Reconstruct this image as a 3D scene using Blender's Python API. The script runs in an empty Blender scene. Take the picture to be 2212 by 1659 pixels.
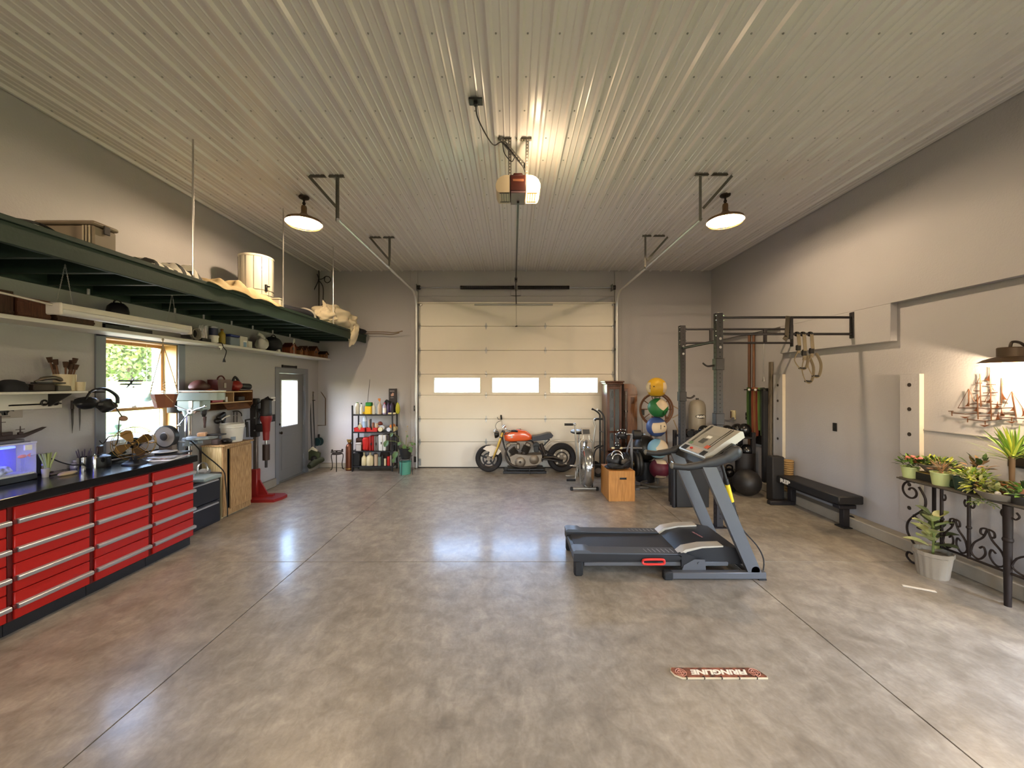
import bpy, bmesh, math, random
from mathutils import Vector, Matrix, Euler
rnd = random.Random(11)
PI = math.pi
SC = bpy.context.scene
COL = SC.collection
# ---------------------------------------------------------------- camera, sky, exposure
EYE = 1.84                                   # camera height; horizon and vanishing point on the frame
FPX, CX, CY = 830.0, 1109.0, 829.5
cam = bpy.data.cameras.new('camera'); camo = bpy.data.objects.new('camera', cam); COL.objects.link(camo)
cam.sensor_width = 36.0; cam.lens = 36.0 * FPX / 2212
cam.shift_x = -(CX - 1106) / 2212
cam.clip_start = 0.05
camo.location = (0, 0, EYE); camo.rotation_euler = (PI / 2, 0, 0)
SC.camera = camo
SC.view_settings.view_transform = 'Standard'; SC.view_settings.look = 'None'
SC.view_settings.gamma = 1.0; SC.view_settings.use_curve_mapping = False
SC.view_settings.exposure = 0.15
SC.cycles.use_denoising = True
SC.cycles.max_bounces = 10; SC.cycles.diffuse_bounces = 5; SC.cycles.glossy_bounces = 4
SC.cycles.transmission_bounces = 8; SC.cycles.transparent_max_bounces = 12
SC.cycles.sample_clamp_indirect = 6.0
SC.cycles.caustics_reflective = False; SC.cycles.caustics_refractive = False
world = bpy.data.worlds.new('sky'); SC.world = world; world.use_nodes = True
_nt = world.node_tree; _bg = _nt.nodes['Background']
_sky = _nt.nodes.new('ShaderNodeTexSky'); _sky.sky_type = 'NISHITA'; _sky.sun_disc = False
_sky.sun_elevation = math.radians(52); _sky.sun_rotation = math.radians(200); _sky.air_density = 1.0; _sky.dust_density = 2.5
_nt.links.new(_sky.outputs[0], _bg.inputs['Color']); _bg.inputs['Strength'].default_value = 7.5
def add_sun():
    l = bpy.data.lights.new('sun', 'SUN'); l.energy = 15.0; l.angle = math.radians(4); l.color = (1, .95, .86)
    o = bpy.data.objects.new('sun', l); COL.objects.link(o); o.rotation_euler = (math.radians(40), 0, 0)
add_sun()
def portal(x, y, z, w, h, rot):          # sampling guide in a window opening: sends the sky's own light, none of its own
    l = bpy.data.lights.new('portal', 'AREA'); l.shape = 'RECTANGLE'; l.size = w; l.size_y = h; l.cycles.is_portal = True
    o = bpy.data.objects.new('portal', l); COL.objects.link(o); o.location = (x, y, z); o.rotation_euler = rot
portal(-4.54, 4.5, 1.7, .88, 1.28, (0, -PI / 2, 0)); portal(-4.5, 7.5, 1.48, .57, .9, (0, -PI / 2, 0))
for _x in (-2.6, 2.6): portal(_x, -5.3, 1.9, 2.4, .8, (PI / 2, 0, 0))
portal(4.72, 1.65, 1.1, 1.5, 2.1, (0, PI / 2, 0))
for _x in (-1.236, .05, 1.33): portal(_x, 8.6, 1.81, 1.0, .32, (-PI / 2, 0, 0))
WARM = (1.0, 0.75, 0.49)
PENDANT_W, WALL_LAMP_W, OPENER_E = 195.0, 150.0, 5.0
XL, XR, YB, YF, ZC = -4.32, 4.46, 8.5, -5.2, 4.35      # room: walls, floor 0
# ---------------------------------------------------------------- helpers
def at(px, py, Y): return Vector(((px - CX) * Y / FPX, Y, EYE - (py - CY) * Y / FPX))
def onx(px, py, X):                          # point on a plane of constant X
    Y = FPX * X / (px - CX); return Vector((X, Y, EYE - (py - CY) * Y / FPX))
def onz(px, py, z):                          # point on a plane of constant height
    Y = FPX * (EYE - z) / (py - CY); return Vector(((px - CX) * Y / FPX, Y, z))
def fl(px, py): return onz(px, py, 0.0)
V = Vector
def s2l(c): return c / 12.92 if c <= .04045 else ((c + .055) / 1.055) ** 2.4
def hexc(h):
    if isinstance(h, str):
        h = h.lstrip('#'); return tuple(s2l(int(h[i:i + 2], 16) / 255) for i in (0, 2, 4)) + (1,)
    return tuple(h) + (1,)
MATS = {}
def M(name, col='#888888', rough=.5, metal=0.0, var=.12, scale=9.0, bump=0.0, bscale=60.0, emit=0.0, ecol=None, trans=0.0, alpha=1.0,
      ior=1.45, coat=0.0, col2=None, stretch=None, spec=.5, sss=0.0, detail=4.0):
    if name in MATS: return MATS[name]
    m = bpy.data.materials.new(name); m.use_nodes = True; nt = m.node_tree; N = nt.nodes; L = nt.links
    b = N['Principled BSDF']; c = hexc(col)
    tc = N.new('ShaderNodeTexCoord'); mp = N.new('ShaderNodeMapping'); L.new(tc.outputs['Object'], mp.inputs[0])
    if stretch: mp.inputs['Scale'].default_value = stretch
    nz = N.new('ShaderNodeTexNoise'); nz.inputs['Scale'].default_value = scale; nz.inputs['Detail'].default_value = detail
    L.new(mp.outputs[0], nz.inputs['Vector'])
    mx = N.new('ShaderNodeMix'); mx.data_type = 'RGBA'
    c2 = hexc(col2) if col2 else tuple(max(0, v * (1 - var)) for v in c[:3]) + (1,)
    c1 = c if col2 else tuple(min(1, v * (1 + var)) for v in c[:3]) + (1,)
    mx.inputs[6].default_value = c1; mx.inputs[7].default_value = c2
    if col2:
        rp = N.new('ShaderNodeValToRGB'); rp.color_ramp.elements[0].position = .35; rp.color_ramp.elements[1].position = .65
        L.new(nz.outputs[0], rp.inputs[0]); L.new(rp.outputs[0], mx.inputs[0])
    else: L.new(nz.outputs[0], mx.inputs[0])
    L.new(mx.outputs[2], b.inputs['Base Color'])
    b.inputs['Roughness'].default_value = rough; b.inputs['Metallic'].default_value = metal; b.inputs['IOR'].default_value = ior
    b.inputs['Specular IOR Level'].default_value = spec
    if trans: b.inputs['Transmission Weight'].default_value = trans
    if alpha < 1: b.inputs['Alpha'].default_value = alpha
    if coat: b.inputs['Coat Weight'].default_value = coat; b.inputs['Coat Roughness'].default_value = .1
    if emit: b.inputs['Emission Color'].default_value = hexc(ecol or col); b.inputs['Emission Strength'].default_value = emit
    if bump:
        n2 = N.new('ShaderNodeTexNoise'); n2.inputs['Scale'].default_value = bscale; n2.inputs['Detail'].default_value = 3
        L.new(mp.outputs[0], n2.inputs['Vector']); bp = N.new('ShaderNodeBump'); bp.inputs['Strength'].default_value = bump
        bp.inputs['Distance'].default_value = .01; L.new(n2.outputs[0], bp.inputs['Height']); L.new(bp.outputs[0], b.inputs['Normal'])
    MATS[name] = m; return m
def wood(name, c1, c2, rough=.5, axis=2, scale=6.0, coat=0.0):
    st = [14, 14, 14]; st[axis] = 1.2
    return M(name, c1, rough, col2=c2, scale=scale, stretch=st, bump=.15, bscale=30, detail=6, coat=coat)
class MB:
    """collects faces of one mesh (world coordinates unless built local)"""
    def __init__(s): s.v = []; s.f = []; s.mi = []; s.cur = 0
    def add(s, vs, fs):
        n = len(s.v); s.v.extend([tuple(p) for p in vs])
        for f in fs: s.f.append([i + n for i in f]); s.mi.append(s.cur)
        return s
    def m(s, i): s.cur = i; return s
    def quad(s, a, b, c, d): return s.add([a, b, c, d], [(0, 1, 2, 3)])
    def box(s, x0, x1, y0, y1, z0, z1, b=0.0):
        return s.obox(((x0 + x1) / 2, (y0 + y1) / 2, (z0 + z1) / 2), (abs(x1 - x0), abs(y1 - y0), abs(z1 - z0)), None, b)
    def obox(s, c, size, rot=None, b=0.0):
        R = rot if isinstance(rot, Matrix) else (Euler(rot).to_matrix() if rot else Matrix.Identity(3))
        c = Vector(c); hx, hy, hz = [d / 2 for d in size]; b = min(b, hx * .9, hy * .9, hz * .9)
        if b <= 0:
            vs = [c + R @ Vector((x * hx, y * hy, z * hz)) for x in (-1, 1) for y in (-1, 1) for z in (-1, 1)]
            return s.add(vs, [(0, 1, 3, 2), (4, 6, 7, 5), (0, 4, 5, 1), (2, 3, 7, 6), (0, 2, 6, 4), (1, 5, 7, 3)])
        vs = []; idx = {}
        for x in (-1, 1):
            for y in (-1, 1):
                for z in (-1, 1):
                    for k, p in enumerate(((x * hx, y * (hy - b), z * (hz - b)), (x * (hx - b), y * hy, z * (hz - b)), (x * (hx - b), y * (hy - b), z * hz))):
                        idx[(x, y, z, k)] = len(vs); vs.append(c + R @ Vector(p))
        fs = []
        for sg in (-1, 1):
            fs.append([idx[(sg, a, q, 0)] for a, q in ((-1, -1), (1, -1), (1, 1), (-1, 1))][::sg])
            fs.append([idx[(a, sg, q, 1)] for a, q in ((-1, -1), (-1, 1), (1, 1), (1, -1))][::sg])
            fs.append([idx[(a, q, sg, 2)] for a, q in ((-1, -1), (1, -1), (1, 1), (-1, 1))][::sg])
        for a in (-1, 1):
            for q in (-1, 1):
                fs.append([idx[(a, q, -1, 0)], idx[(a, q, 1, 0)], idx[(a, q, 1, 1)], idx[(a, q, -1, 1)]][::a * q])
                fs.append([idx[(a, -1, q, 0)], idx[(a, -1, q, 2)], idx[(a, 1, q, 2)], idx[(a, 1, q, 0)]][::a * q])
                fs.append([idx[(-1, a, q, 1)], idx[(1, a, q, 1)], idx[(1, a, q, 2)], idx[(-1, a, q, 2)]][::a * q])
                for w in (-1, 1): fs.append([idx[(a, q, w, 0)], idx[(a, q, w, 1)], idx[(a, q, w, 2)]][::a * q * w])
        return s.add(vs, fs)
    @staticmethod
    def frame(d):
        d = Vector(d).normalized(); u = d.orthogonal().normalized(); return u, d.cross(u)
    def cyl(s, p0, p1, r0, r1=None, n=12, caps=True):
        p0, p1 = Vector(p0), Vector(p1); r1 = r0 if r1 is None else r1; u, w = MB.frame(p1 - p0); vs = []
        for p, r in ((p0, r0), (p1, r1)):
            for i in range(n): a = 2 * PI * i / n; vs.append(p + u * math.cos(a) * r + w * math.sin(a) * r)
        fs = [(i, (i + 1) % n, n + (i + 1) % n, n + i) for i in range(n)]
        if caps: fs += [tuple(range(n))[::-1], tuple(range(n, 2 * n))]
        return s.add(vs, fs)
    def tube(s, pts, r, n=8, closed=False, caps=True, flat=None):
        pts = [Vector(p) for p in pts]; k = len(pts); vs = []; u = None
        for i, p in enumerate(pts):
            a = pts[(i - 1) % k] if (closed or i) else p; b_ = pts[(i + 1) % k] if (closed or i < k - 1) else p
            t = (b_ - a).normalized()
            if u is None: u = flat.copy() if flat is not None else t.orthogonal().normalized()
            u = (u - t * u.dot(t)); u = u.normalized() if u.length > 1e-6 else t.orthogonal().normalized()
            w = t.cross(u); rr = r[i] if isinstance(r, list) else r
            ra, rb = rr if isinstance(rr, tuple) else (rr, rr)
            for j in range(n): q = 2 * PI * (j + .5) / n; vs.append(p + u * math.cos(q) * ra + w * math.sin(q) * rb)
        fs = []
        for i in range(k if closed else k - 1):
            o, o2 = i * n, ((i + 1) % k) * n
            for j in range(n): fs.append((o + j, o + (j + 1) % n, o2 + (j + 1) % n, o2 + j))
        if caps and not closed: fs += [tuple(range(n))[::-1], tuple(range((k - 1) * n, k * n))]
        return s.add(vs, fs)
    def lathe(s, prof, c=(0, 0, 0), ax=(0, 0, 1), n=20):
        c = Vector(c); ax = Vector(ax).normalized()
        if abs(ax.z) > .99: u, w = Vector((1, 0, 0)), Vector((0, 1, 0)) * (1 if ax.z > 0 else -1)
        else: u, w = MB.frame(ax)
        vs = []; rings = []; fs = []
        for r, z in prof:
            if r < 1e-5: rings.append([len(vs)]); vs.append(c + ax * z)
            else:
                rings.append(list(range(len(vs), len(vs) + n)))
                for i in range(n): a = 2 * PI * i / n; vs.append(c + ax * z + u * math.cos(a) * r + w * math.sin(a) * r)
        for A, B in zip(rings, rings[1:]):
            if len(A) == 1 and len(B) == 1: continue
            for i in range(n):
                j = (i + 1) % n
                if len(A) == 1: fs.append((A[0], B[j], B[i]))
                elif len(B) == 1: fs.append((A[i], A[j], B[0]))
                else: fs.append((A[i], A[j], B[j], B[i]))
        return s.add(vs, fs)
    def ball(s, c, r, n=16, k=10, rot=None):
        r = r if isinstance(r, (tuple, list)) else (r, r, r); R = Euler(rot).to_matrix() if rot else Matrix.Identity(3); c = Vector(c)
        o = MB(); o.lathe([(math.sin(PI * i / k), -math.cos(PI * i / k)) for i in range(k + 1)], n=n)
        return s.add([c + R @ Vector((p[0] * r[0], p[1] * r[1], p[2] * r[2])) for p in o.v], o.f)
    def prism(s, poly, o, u, v, w):
        """polygon in the plane o + u*a + v*b, thickness vector w"""
        o, u, v, w = Vector(o), Vector(u), Vector(v), Vector(w); n = len(poly)
        A = [o + u * a + v * b for a, b in poly]; vs = A + [p + w for p in A]
        fs = [tuple(range(n))[::-1], tuple(range(n, 2 * n))] + [(i, (i + 1) % n, n + (i + 1) % n, n + i) for i in range(n)]
        return s.add(vs, fs)
    def blob(s, c, r, seed=0, amp=.15, n=16, k=10, rot=None, freq=2.2):
        R = random.Random(seed); ph = [(R.uniform(0, 6), R.uniform(.6, 1.4) * freq, Vector((R.uniform(-1, 1), R.uniform(-1, 1), R.uniform(-1, 1)))) for _ in range(5)]
        o = MB(); o.ball((0, 0, 0), 1, n, k); r = r if isinstance(r, (tuple, list)) else (r, r, r); c = Vector(c)
        Q = Euler(rot).to_matrix() if rot else Matrix.Identity(3); vs = []
        for p in o.v:
            p = Vector(p); d = 1 + amp * sum(math.sin(a + f * 2 * p.dot(w)) for a, f, w in ph) / 2.2
            vs.append(c + Q @ Vector((p.x * d * r[0], p.y * d * r[1], p.z * d * r[2])))
        return s.add(vs, o.f)
    def mesh(s, name, mats, inv=None, smooth=40):
        me = bpy.data.meshes.new(name)
        vs = [inv @ Vector(p) for p in s.v] if inv is not None else s.v
        me.from_pydata([tuple(p) for p in vs], [], s.f)
        for m in (mats if isinstance(mats, (list, tuple)) else [mats]): me.materials.append(m)
        me.polygons.foreach_set('material_index', s.mi)
        bm = bmesh.new(); bm.from_mesh(me); bmesh.ops.recalc_face_normals(bm, faces=bm.faces); bm.to_mesh(me); bm.free()
        if smooth:
            me.polygons.foreach_set('use_smooth', [True] * len(me.polygons)); me.set_sharp_from_angle(angle=math.radians(smooth))
        me.update(); return me
def W(o):
    m = Matrix.Identity(4)
    while o is not None: m = o.matrix_basis @ m; o = o.parent
    return m
def tag(o, label=None, cat=None, group=None, kind=None):
    if label: o['label'] = label
    if cat: o['category'] = cat
    if group: o['group'] = group
    if kind: o['kind'] = kind
    return o
def thing(name, label, cat, loc=(0, 0, 0), rotz=0.0, group=None):
    o = bpy.data.objects.new(name, None); o.empty_display_size = .1; COL.objects.link(o)
    o.location = loc; o.rotation_euler = (0, 0, rotz); return tag(o, label, cat, group)
def part(name, mb, mat, parent, label=None, local=False, kind=None, smooth=40):
    me = mb.mesh(name, mat, None if local else W(parent).inverted(), smooth)
    o = bpy.data.objects.new(name, me); COL.objects.link(o); o.parent = parent
    return tag(o, label, None, None, kind)
def solo(name, mb, mat, label=None, cat=None, group=None, kind=None, org=None, smooth=40):
    if org is None:
        xs = [Vector(p) for p in mb.v]; org = Vector(((min(p.x for p in xs) + max(p.x for p in xs)) / 2, (min(p.y for p in xs) + max(p.y for p in xs)) / 2, min(p.z for p in xs)))
    org = Vector(org); me = mb.mesh(name, mat, Matrix.Translation(-org), smooth)
    o = bpy.data.objects.new(name, me); COL.objects.link(o); o.location = org
    return tag(o, label, cat, group, kind)
def struct(name, mb, mat, parent=None, smooth=40):
    if parent: return part(name, mb, mat, parent, smooth=smooth)
    return solo(name, mb, mat, kind='structure', org=(0, 0, 0), smooth=smooth)
def dup(root, loc, rotz=None, label=None, group=None, scale=None):
    r = root.copy(); COL.objects.link(r); r.location = loc
    if rotz is not None: r.rotation_euler = (0, 0, rotz)
    if scale: r.scale = scale if isinstance(scale, (tuple, list)) else (scale,) * 3
    if label: r['label'] = label
    if group: r['group'] = group
    for ch in list(root.children):
        c = ch.copy(); COL.objects.link(c); c.parent = r
        for g in list(ch.children): d = g.copy(); COL.objects.link(d); d.parent = c
    return r
def piece(me, name, parent, loc=(0, 0, 0), rot=None):
    """one more object sharing a mesh, in the parent's frame"""
    o = bpy.data.objects.new(name, me); COL.objects.link(o); o.parent = parent; o.location = loc
    if rot is not None: o.rotation_euler = rot
    return o
def lamp_light(kind, loc, energy, color, parent=None, size=.05, rot=None, name='light'):
    l = bpy.data.lights.new(name, kind); l.energy = energy; l.color = color
    if kind in ('POINT', 'SPOT'): l.shadow_soft_size = size
    elif kind == 'AREA': l.size = size
    o = bpy.data.objects.new(name, l); COL.objects.link(o)
    if parent: o.parent = parent
    o.location = loc
    if rot: o.rotation_euler = rot
    return o
def text_mb(body, h, o, u, v, depth=.001, bold=0.0, width=None, shear=0.0, center=True):
    """flat lettering: cap height h at point o, baseline along u, up along v"""
    cu = bpy.data.curves.new('lettering', 'FONT'); cu.body = body; cu.size = h / .72; cu.extrude = 0; cu.offset = bold; cu.shear = shear; cu.resolution_u = 3
    ob = bpy.data.objects.new('lettering', cu); COL.objects.link(ob)
    bpy.context.view_layer.update(); dg = bpy.context.evaluated_depsgraph_get(); me = ob.evaluated_get(dg).to_mesh()
    vs = [p.co.copy() for p in me.vertices]; fs = [list(p.vertices) for p in me.polygons]
    ob.evaluated_get(dg).to_mesh_clear(); bpy.data.objects.remove(ob); bpy.data.curves.remove(cu)
    u, v, o = Vector(u).normalized(), Vector(v).normalized(), Vector(o); nrm = u.cross(v)
    x0, x1 = min(p.x for p in vs), max(p.x for p in vs); k = (width / (x1 - x0)) if width else 1.0
    mid = (x0 + x1) / 2 if center else x0
    mb = MB(); mb.add([o + u * (p.x - mid) * k + v * (p.y - (h / 2 if center else 0)) + nrm * depth for p in vs], fs); return mb
def arc(c, r, a0, a1, n, u, v):
    c, u, v = Vector(c), Vector(u), Vector(v)
    return [c + u * (r * math.cos(a0 + (a1 - a0) * i / n)) + v * (r * math.sin(a0 + (a1 - a0) * i / n)) for i in range(n + 1)]
def spiral(c, r0, r1, a0, turns, n, u, v):
    c, u, v = Vector(c), Vector(u), Vector(v); o = []
    for i in range(n + 1):
        t = i / n; r = r0 + (r1 - r0) * t; a = a0 + turns * 2 * PI * t; o.append(c + u * r * math.cos(a) + v * r * math.sin(a))
    return o
def smooth_pts(pts, k=4):
    pts = [Vector(p) for p in pts]; out = []
    for i in range(len(pts) - 1):
        p0, p1, p2, p3 = pts[max(0, i - 1)], pts[i], pts[i + 1], pts[min(len(pts) - 1, i + 2)]
        for j in range(k):
            t = j / k; out.append(.5 * ((2 * p1) + (p2 - p0) * t + (2 * p0 - 5 * p1 + 4 * p2 - p3) * t * t + (3 * p1 - p0 - 3 * p2 + p3) * t ** 3))
    return out + [pts[-1]]
UX, UY, UZ = Vector((1, 0, 0)), Vector((0, 1, 0)), Vector((0, 0, 1))
# ---------------------------------------------------------------- materials of the setting
def concrete():
    m = bpy.data.materials.new('polished concrete'); m.use_nodes = True; nt = m.node_tree; N = nt.nodes; L = nt.links; b = N['Principled BSDF']
    g = N.new('ShaderNodeNewGeometry')
    def noise(scale, detail=6, dist=0.0, st=None):
        n = N.new('ShaderNodeTexNoise'); n.inputs['Scale'].default_value = scale; n.inputs['Detail'].default_value = detail; n.inputs['Distortion'].default_value = dist
        mp = N.new('ShaderNodeMapping'); L.new(g.outputs['Position'], mp.inputs[0])
        if st: mp.inputs['Scale'].default_value = st; mp.inputs['Rotation'].default_value = (0, 0, .5)
        L.new(mp.outputs[0], n.inputs['Vector']); return n
    def ramp(src, p0, p1, c0=(0, 0, 0, 1), c1=(1, 1, 1, 1)):
        r = N.new('ShaderNodeValToRGB'); r.color_ramp.elements[0].position = p0; r.color_ramp.elements[1].position = p1
        r.color_ramp.elements[0].color = c0; r.color_ramp.elements[1].color = c1; L.new(src, r.inputs[0]); return r
    def mix(f, a, c, mode='MIX'):
        x = N.new('ShaderNodeMix'); x.data_type = 'RGBA'; x.blend_type = mode
        if isinstance(f, float): x.inputs[0].default_value = f
        else: L.new(f, x.inputs[0])
        for i, q in ((6, a), (7, c)):
            if isinstance(q, tuple): x.inputs[i].default_value = q
            else: L.new(q, x.inputs[i])
        return x.outputs[2]
    big = ramp(noise(.5, 6, .6).outputs[0], .30, .70, hexc('#857a6c'), hexc('#aaa193'))
    mid = ramp(noise(2.2, 10, .8).outputs[0], .30, .72, hexc('#8d8374'), hexc('#a79e90'))
    c = mix(.5, big.outputs[0], mid.outputs[0])
    sw = ramp(noise(2.4, 12, 1.4, (1, .5, 1)).outputs[0], .50, .78)
    fa = N.new('ShaderNodeMath'); fa.operation = 'MULTIPLY'; fa.inputs[1].default_value = .30; L.new(sw.outputs[0], fa.inputs[0])
    c = mix(fa.outputs[0], c, hexc('#bdb5a7'))
    dk = ramp(noise(.9, 12, 1.0, (.7, 1.2, 1)).outputs[0], .50, .80)
    fb = N.new('ShaderNodeMath'); fb.operation = 'MULTIPLY'; fb.inputs[1].default_value = .55; L.new(dk.outputs[0], fb.inputs[0])
    c = mix(fb.outputs[0], c, hexc('#6c6154'))
    md = ramp(noise(7, 12, .6).outputs[0], .32, .72, (.70, .69, .67, 1), (1.14, 1.14, 1.13, 1))
    c = mix(1.0, c, md.outputs[0], 'MULTIPLY')
    m2 = ramp(noise(19, 12, 1.2, (1, .6, 1)).outputs[0], .34, .70, (.82, .81, .79, 1), (1.08, 1.08, 1.08, 1))
    c = mix(1.0, c, m2.outputs[0], 'MULTIPLY')
    fine = ramp(noise(60, 8).outputs[0], .25, .8, (.88, .88, .87, 1), (1.06, 1.06, 1.05, 1))
    c = mix(1.0, c, fine.outputs[0], 'MULTIPLY')
    L.new(c, b.inputs['Base Color'])
    rr = N.new('ShaderNodeMapRange'); L.new(noise(1.7, 8, 1.5).outputs[0], rr.inputs[0]); rr.inputs[1].default_value = .3; rr.inputs[2].default_value = .7
    rr.inputs[3].default_value = .36; rr.inputs[4].default_value = .50; L.new(rr.outputs[0], b.inputs['Roughness'])
    b.inputs['Specular IOR Level'].default_value = 1.0
    b.inputs['Coat Weight'].default_value = .35; b.inputs['Coat Roughness'].default_value = .16
    bp = N.new('ShaderNodeBump'); bp.inputs['Strength'].default_value = .32; bp.inputs['Distance'].default_value = .006
    L.new(noise(22, 8).outputs[0], bp.inputs['Height']); L.new(bp.outputs[0], b.inputs['Normal'])
    return m
CONC = concrete()
WALLM = M('grey wall paint', '#a3a0a1', .62, var=.03, scale=1.5, bump=.28, bscale=55)
CEILM = M('off white ceiling steel', '#d8d4d2', .27, var=.02, scale=2, spec=.55)
DOORM = M('garage door paint', '#d6cfc2', .45, var=.03, scale=3, bump=.08, bscale=220)
CURBM = M('bare concrete curb', '#8f887c', .8, var=.15, scale=8, bump=.3, bscale=40)
GALV = M('galvanised steel', '#9a9a98', .38, .85, var=.12, scale=20)
DARKST = M('dark steel', '#2a2726', .45, .5)
BLACK = M('black plastic', '#141415', .42)
BLKMET = M('black powder coat', '#1d1c1e', .42, .2, bump=.05, bscale=200)
CHROME = M('bright chrome', '#d9d9d6', .12, 1.0, var=.03)
STEEL = M('brushed steel', '#b9b7b2', .3, 1.0, var=.08, scale=30)
WHITE = M('white plastic', '#dedbd4', .4, var=.03)
RUBBER = M('black rubber', '#121213', .7, bump=.08, bscale=150)
BRASS = M('worn brass', '#9a7a3c', .38, .9, var=.25)
TRIMG = M('blue grey trim paint', '#6f747d', .5, var=.04, bump=.05)
GLASS = M('clear glass', '#dfe6e4', .02, 0, var=0, alpha=.08, spec=.5)
VESSEL = M('vessel glass', '#eef4f2', .03, 0, var=0, trans=1.0, ior=1.3)
# ---------------------------------------------------------------- floor slabs with control joints
flo = struct('floor', MB().box(XL - .1, XR + .1, YF, YB + .25, -.25, -.03), M('joint dust', '#4a4238', .9))
for xa, xb in ((XL - .1, -2.16), (-2.16, 2.25), (2.25, XR + .1)):
    for ya, yb in ((YF, -.42), (-.42, 3.98), (3.98, YB + .25)):
        struct('slab', MB().box(xa + .004, xb - .004, ya + .004, yb - .004, -.12, 0, .0012), CONC, flo)
# ---------------------------------------------------------------- ceiling: ribbed steel panels, each its own piece
cei = struct('ceiling', MB().box(XL - .25, XR + .25, YF - .2, YB + .2, ZC + .03, ZC + .2), M('roof deck', '#6b665e', .9))
RIB = .2286
def panel_mesh(nr=4):
    prof = []
    for k in range(nr):
        x = k * RIB
        prof += [(x - .030, 0), (x - .012, -.026), (x + .012, -.026), (x + .030, 0)]
        for t in (.085, .145): prof += [(x + t - .010, 0), (x + t, -.007), (x + t + .010, 0)]
    prof += [(nr * RIB - .030, 0)]
    mb = MB(); n = len(prof); y0, y1 = YF, YB
    mb.add([(x, y0, z) for x, z in prof] + [(x, y1, z) for x, z in prof] + [(x, y0, z + .012) for x, z in prof] + [(x, y1, z + .012) for x, z in prof],
           [(i, i + 1, n + i + 1, n + i) for i in range(n - 1)] + [(2 * n + i, 3 * n + i, 3 * n + i + 1, 2 * n + i + 1) for i in range(n - 1)] +
           [(n + i, n + i + 1, 3 * n + i + 1, 3 * n + i) for i in range(n - 1)])
    return mb.mesh('ceiling_panel', CEILM, None, 20)
pm = panel_mesh(); x = XL + .03; scr = MB()
while x < XR - .05:
    if x + 4 * RIB > XR + .12:
        pm = panel_mesh(max(1, int((XR + .1 - x) / RIB)))
    piece(pm, 'ceiling_panel', cei, (x, 0, ZC)); x += 4 * RIB
x = XL + .03
while x < XR - .1:
    for k in range(16):
        scr.cyl((x + .05, 2.36 + .39 * k, ZC), (x + .05, 2.36 + .39 * k, ZC - .006), .008, .006, 6)
    x += RIB
part('screw', scr, GALV, cei, kind='stuff')
# ---------------------------------------------------------------- walls
WT = .24
wl = MB()
WY0, WY1, WZ0, WZ1 = 4.06, 4.94, 1.03, 2.34          # workshop window opening
DY0, DY1, DZ1 = 7.05, 7.97, 2.06                      # side door opening
for y0, y1, z0, z1 in ((YF, WY0, 0, ZC), (WY0, WY1, 0, WZ0), (WY0, WY1, WZ1, ZC), (WY1, DY0, 0, ZC), (DY0, DY1, DZ1, ZC), (DY1, YB + .2, 0, ZC)):
    wl.box(XL - WT, XL, y0, y1, z0, z1 + .2)
struct('wall_left', wl, WALLM)
wr = MB()                                          # with an open doorway beside the viewer, beyond the frame
for ya, yb, za in ((YF, .9, 0), (.9, 2.4, 2.1), (2.4, YB + .2, 0)): wr.box(XR, XR + .25, ya, yb, za, 2.78)
wr
wr.box(XR - .085, XR + .25, YF, YB + .2, 2.78, ZC + .2)
struct('wall_right', wr, WALLM)
GX0, GX1, GZ1 = -2.06, 2.19, 3.60                     # garage door opening
wb = MB(); wb.box(XL - WT, GX0, YB, YB + .25, 0, ZC + .2); wb.box(GX1, XR + .25, YB, YB + .25, 0, ZC + .2); wb.box(GX0, GX1, YB, YB + .25, GZ1, ZC + .2)
struct('wall_back', wb, WALLM)
wf = MB(); xs = [XL - WT, -3.8, -1.4, 1.4, 3.8, XR + .25]       # two unseen openings added behind the viewer for daylight fill
for k in range(5):
    if k % 2: wf.box(xs[k], xs[k + 1], YF - .2, YF, 0, 1.5).box(xs[k], xs[k + 1], YF - .2, YF, 2.3, ZC + .2)
    else: wf.box(xs[k], xs[k + 1], YF - .2, YF, 0, ZC + .2)
struct('wall_front', wf, WALLM)
struct('trim_1', MB().box(XR - .085, XR, 4.46, 6.3, 2.34, 2.779, .004), WALLM)          # painted stringer board carrying the rack
struct('baseboard_left', MB().box(XL, XL + .05, WY1 + .1, 6.93, 0, .145, .008).box(XL, XL + .05, 8.07, YB, 0, .12, .008), CURBM)
struct('baseboard_right', MB().box(XR - .16, XR, YF + .1, .9, 0, .135, .01).box(XR - .16, XR, 2.4, YB, 0, .135, .01), CURBM)
struct('baseboard_back', MB().box(XL + .05, GX0 - .22, YB - .06, YB, 0, .10, .008).box(GX1 + .22, XR - .16, YB - .06, YB, 0, .10, .008), CURBM)
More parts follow.
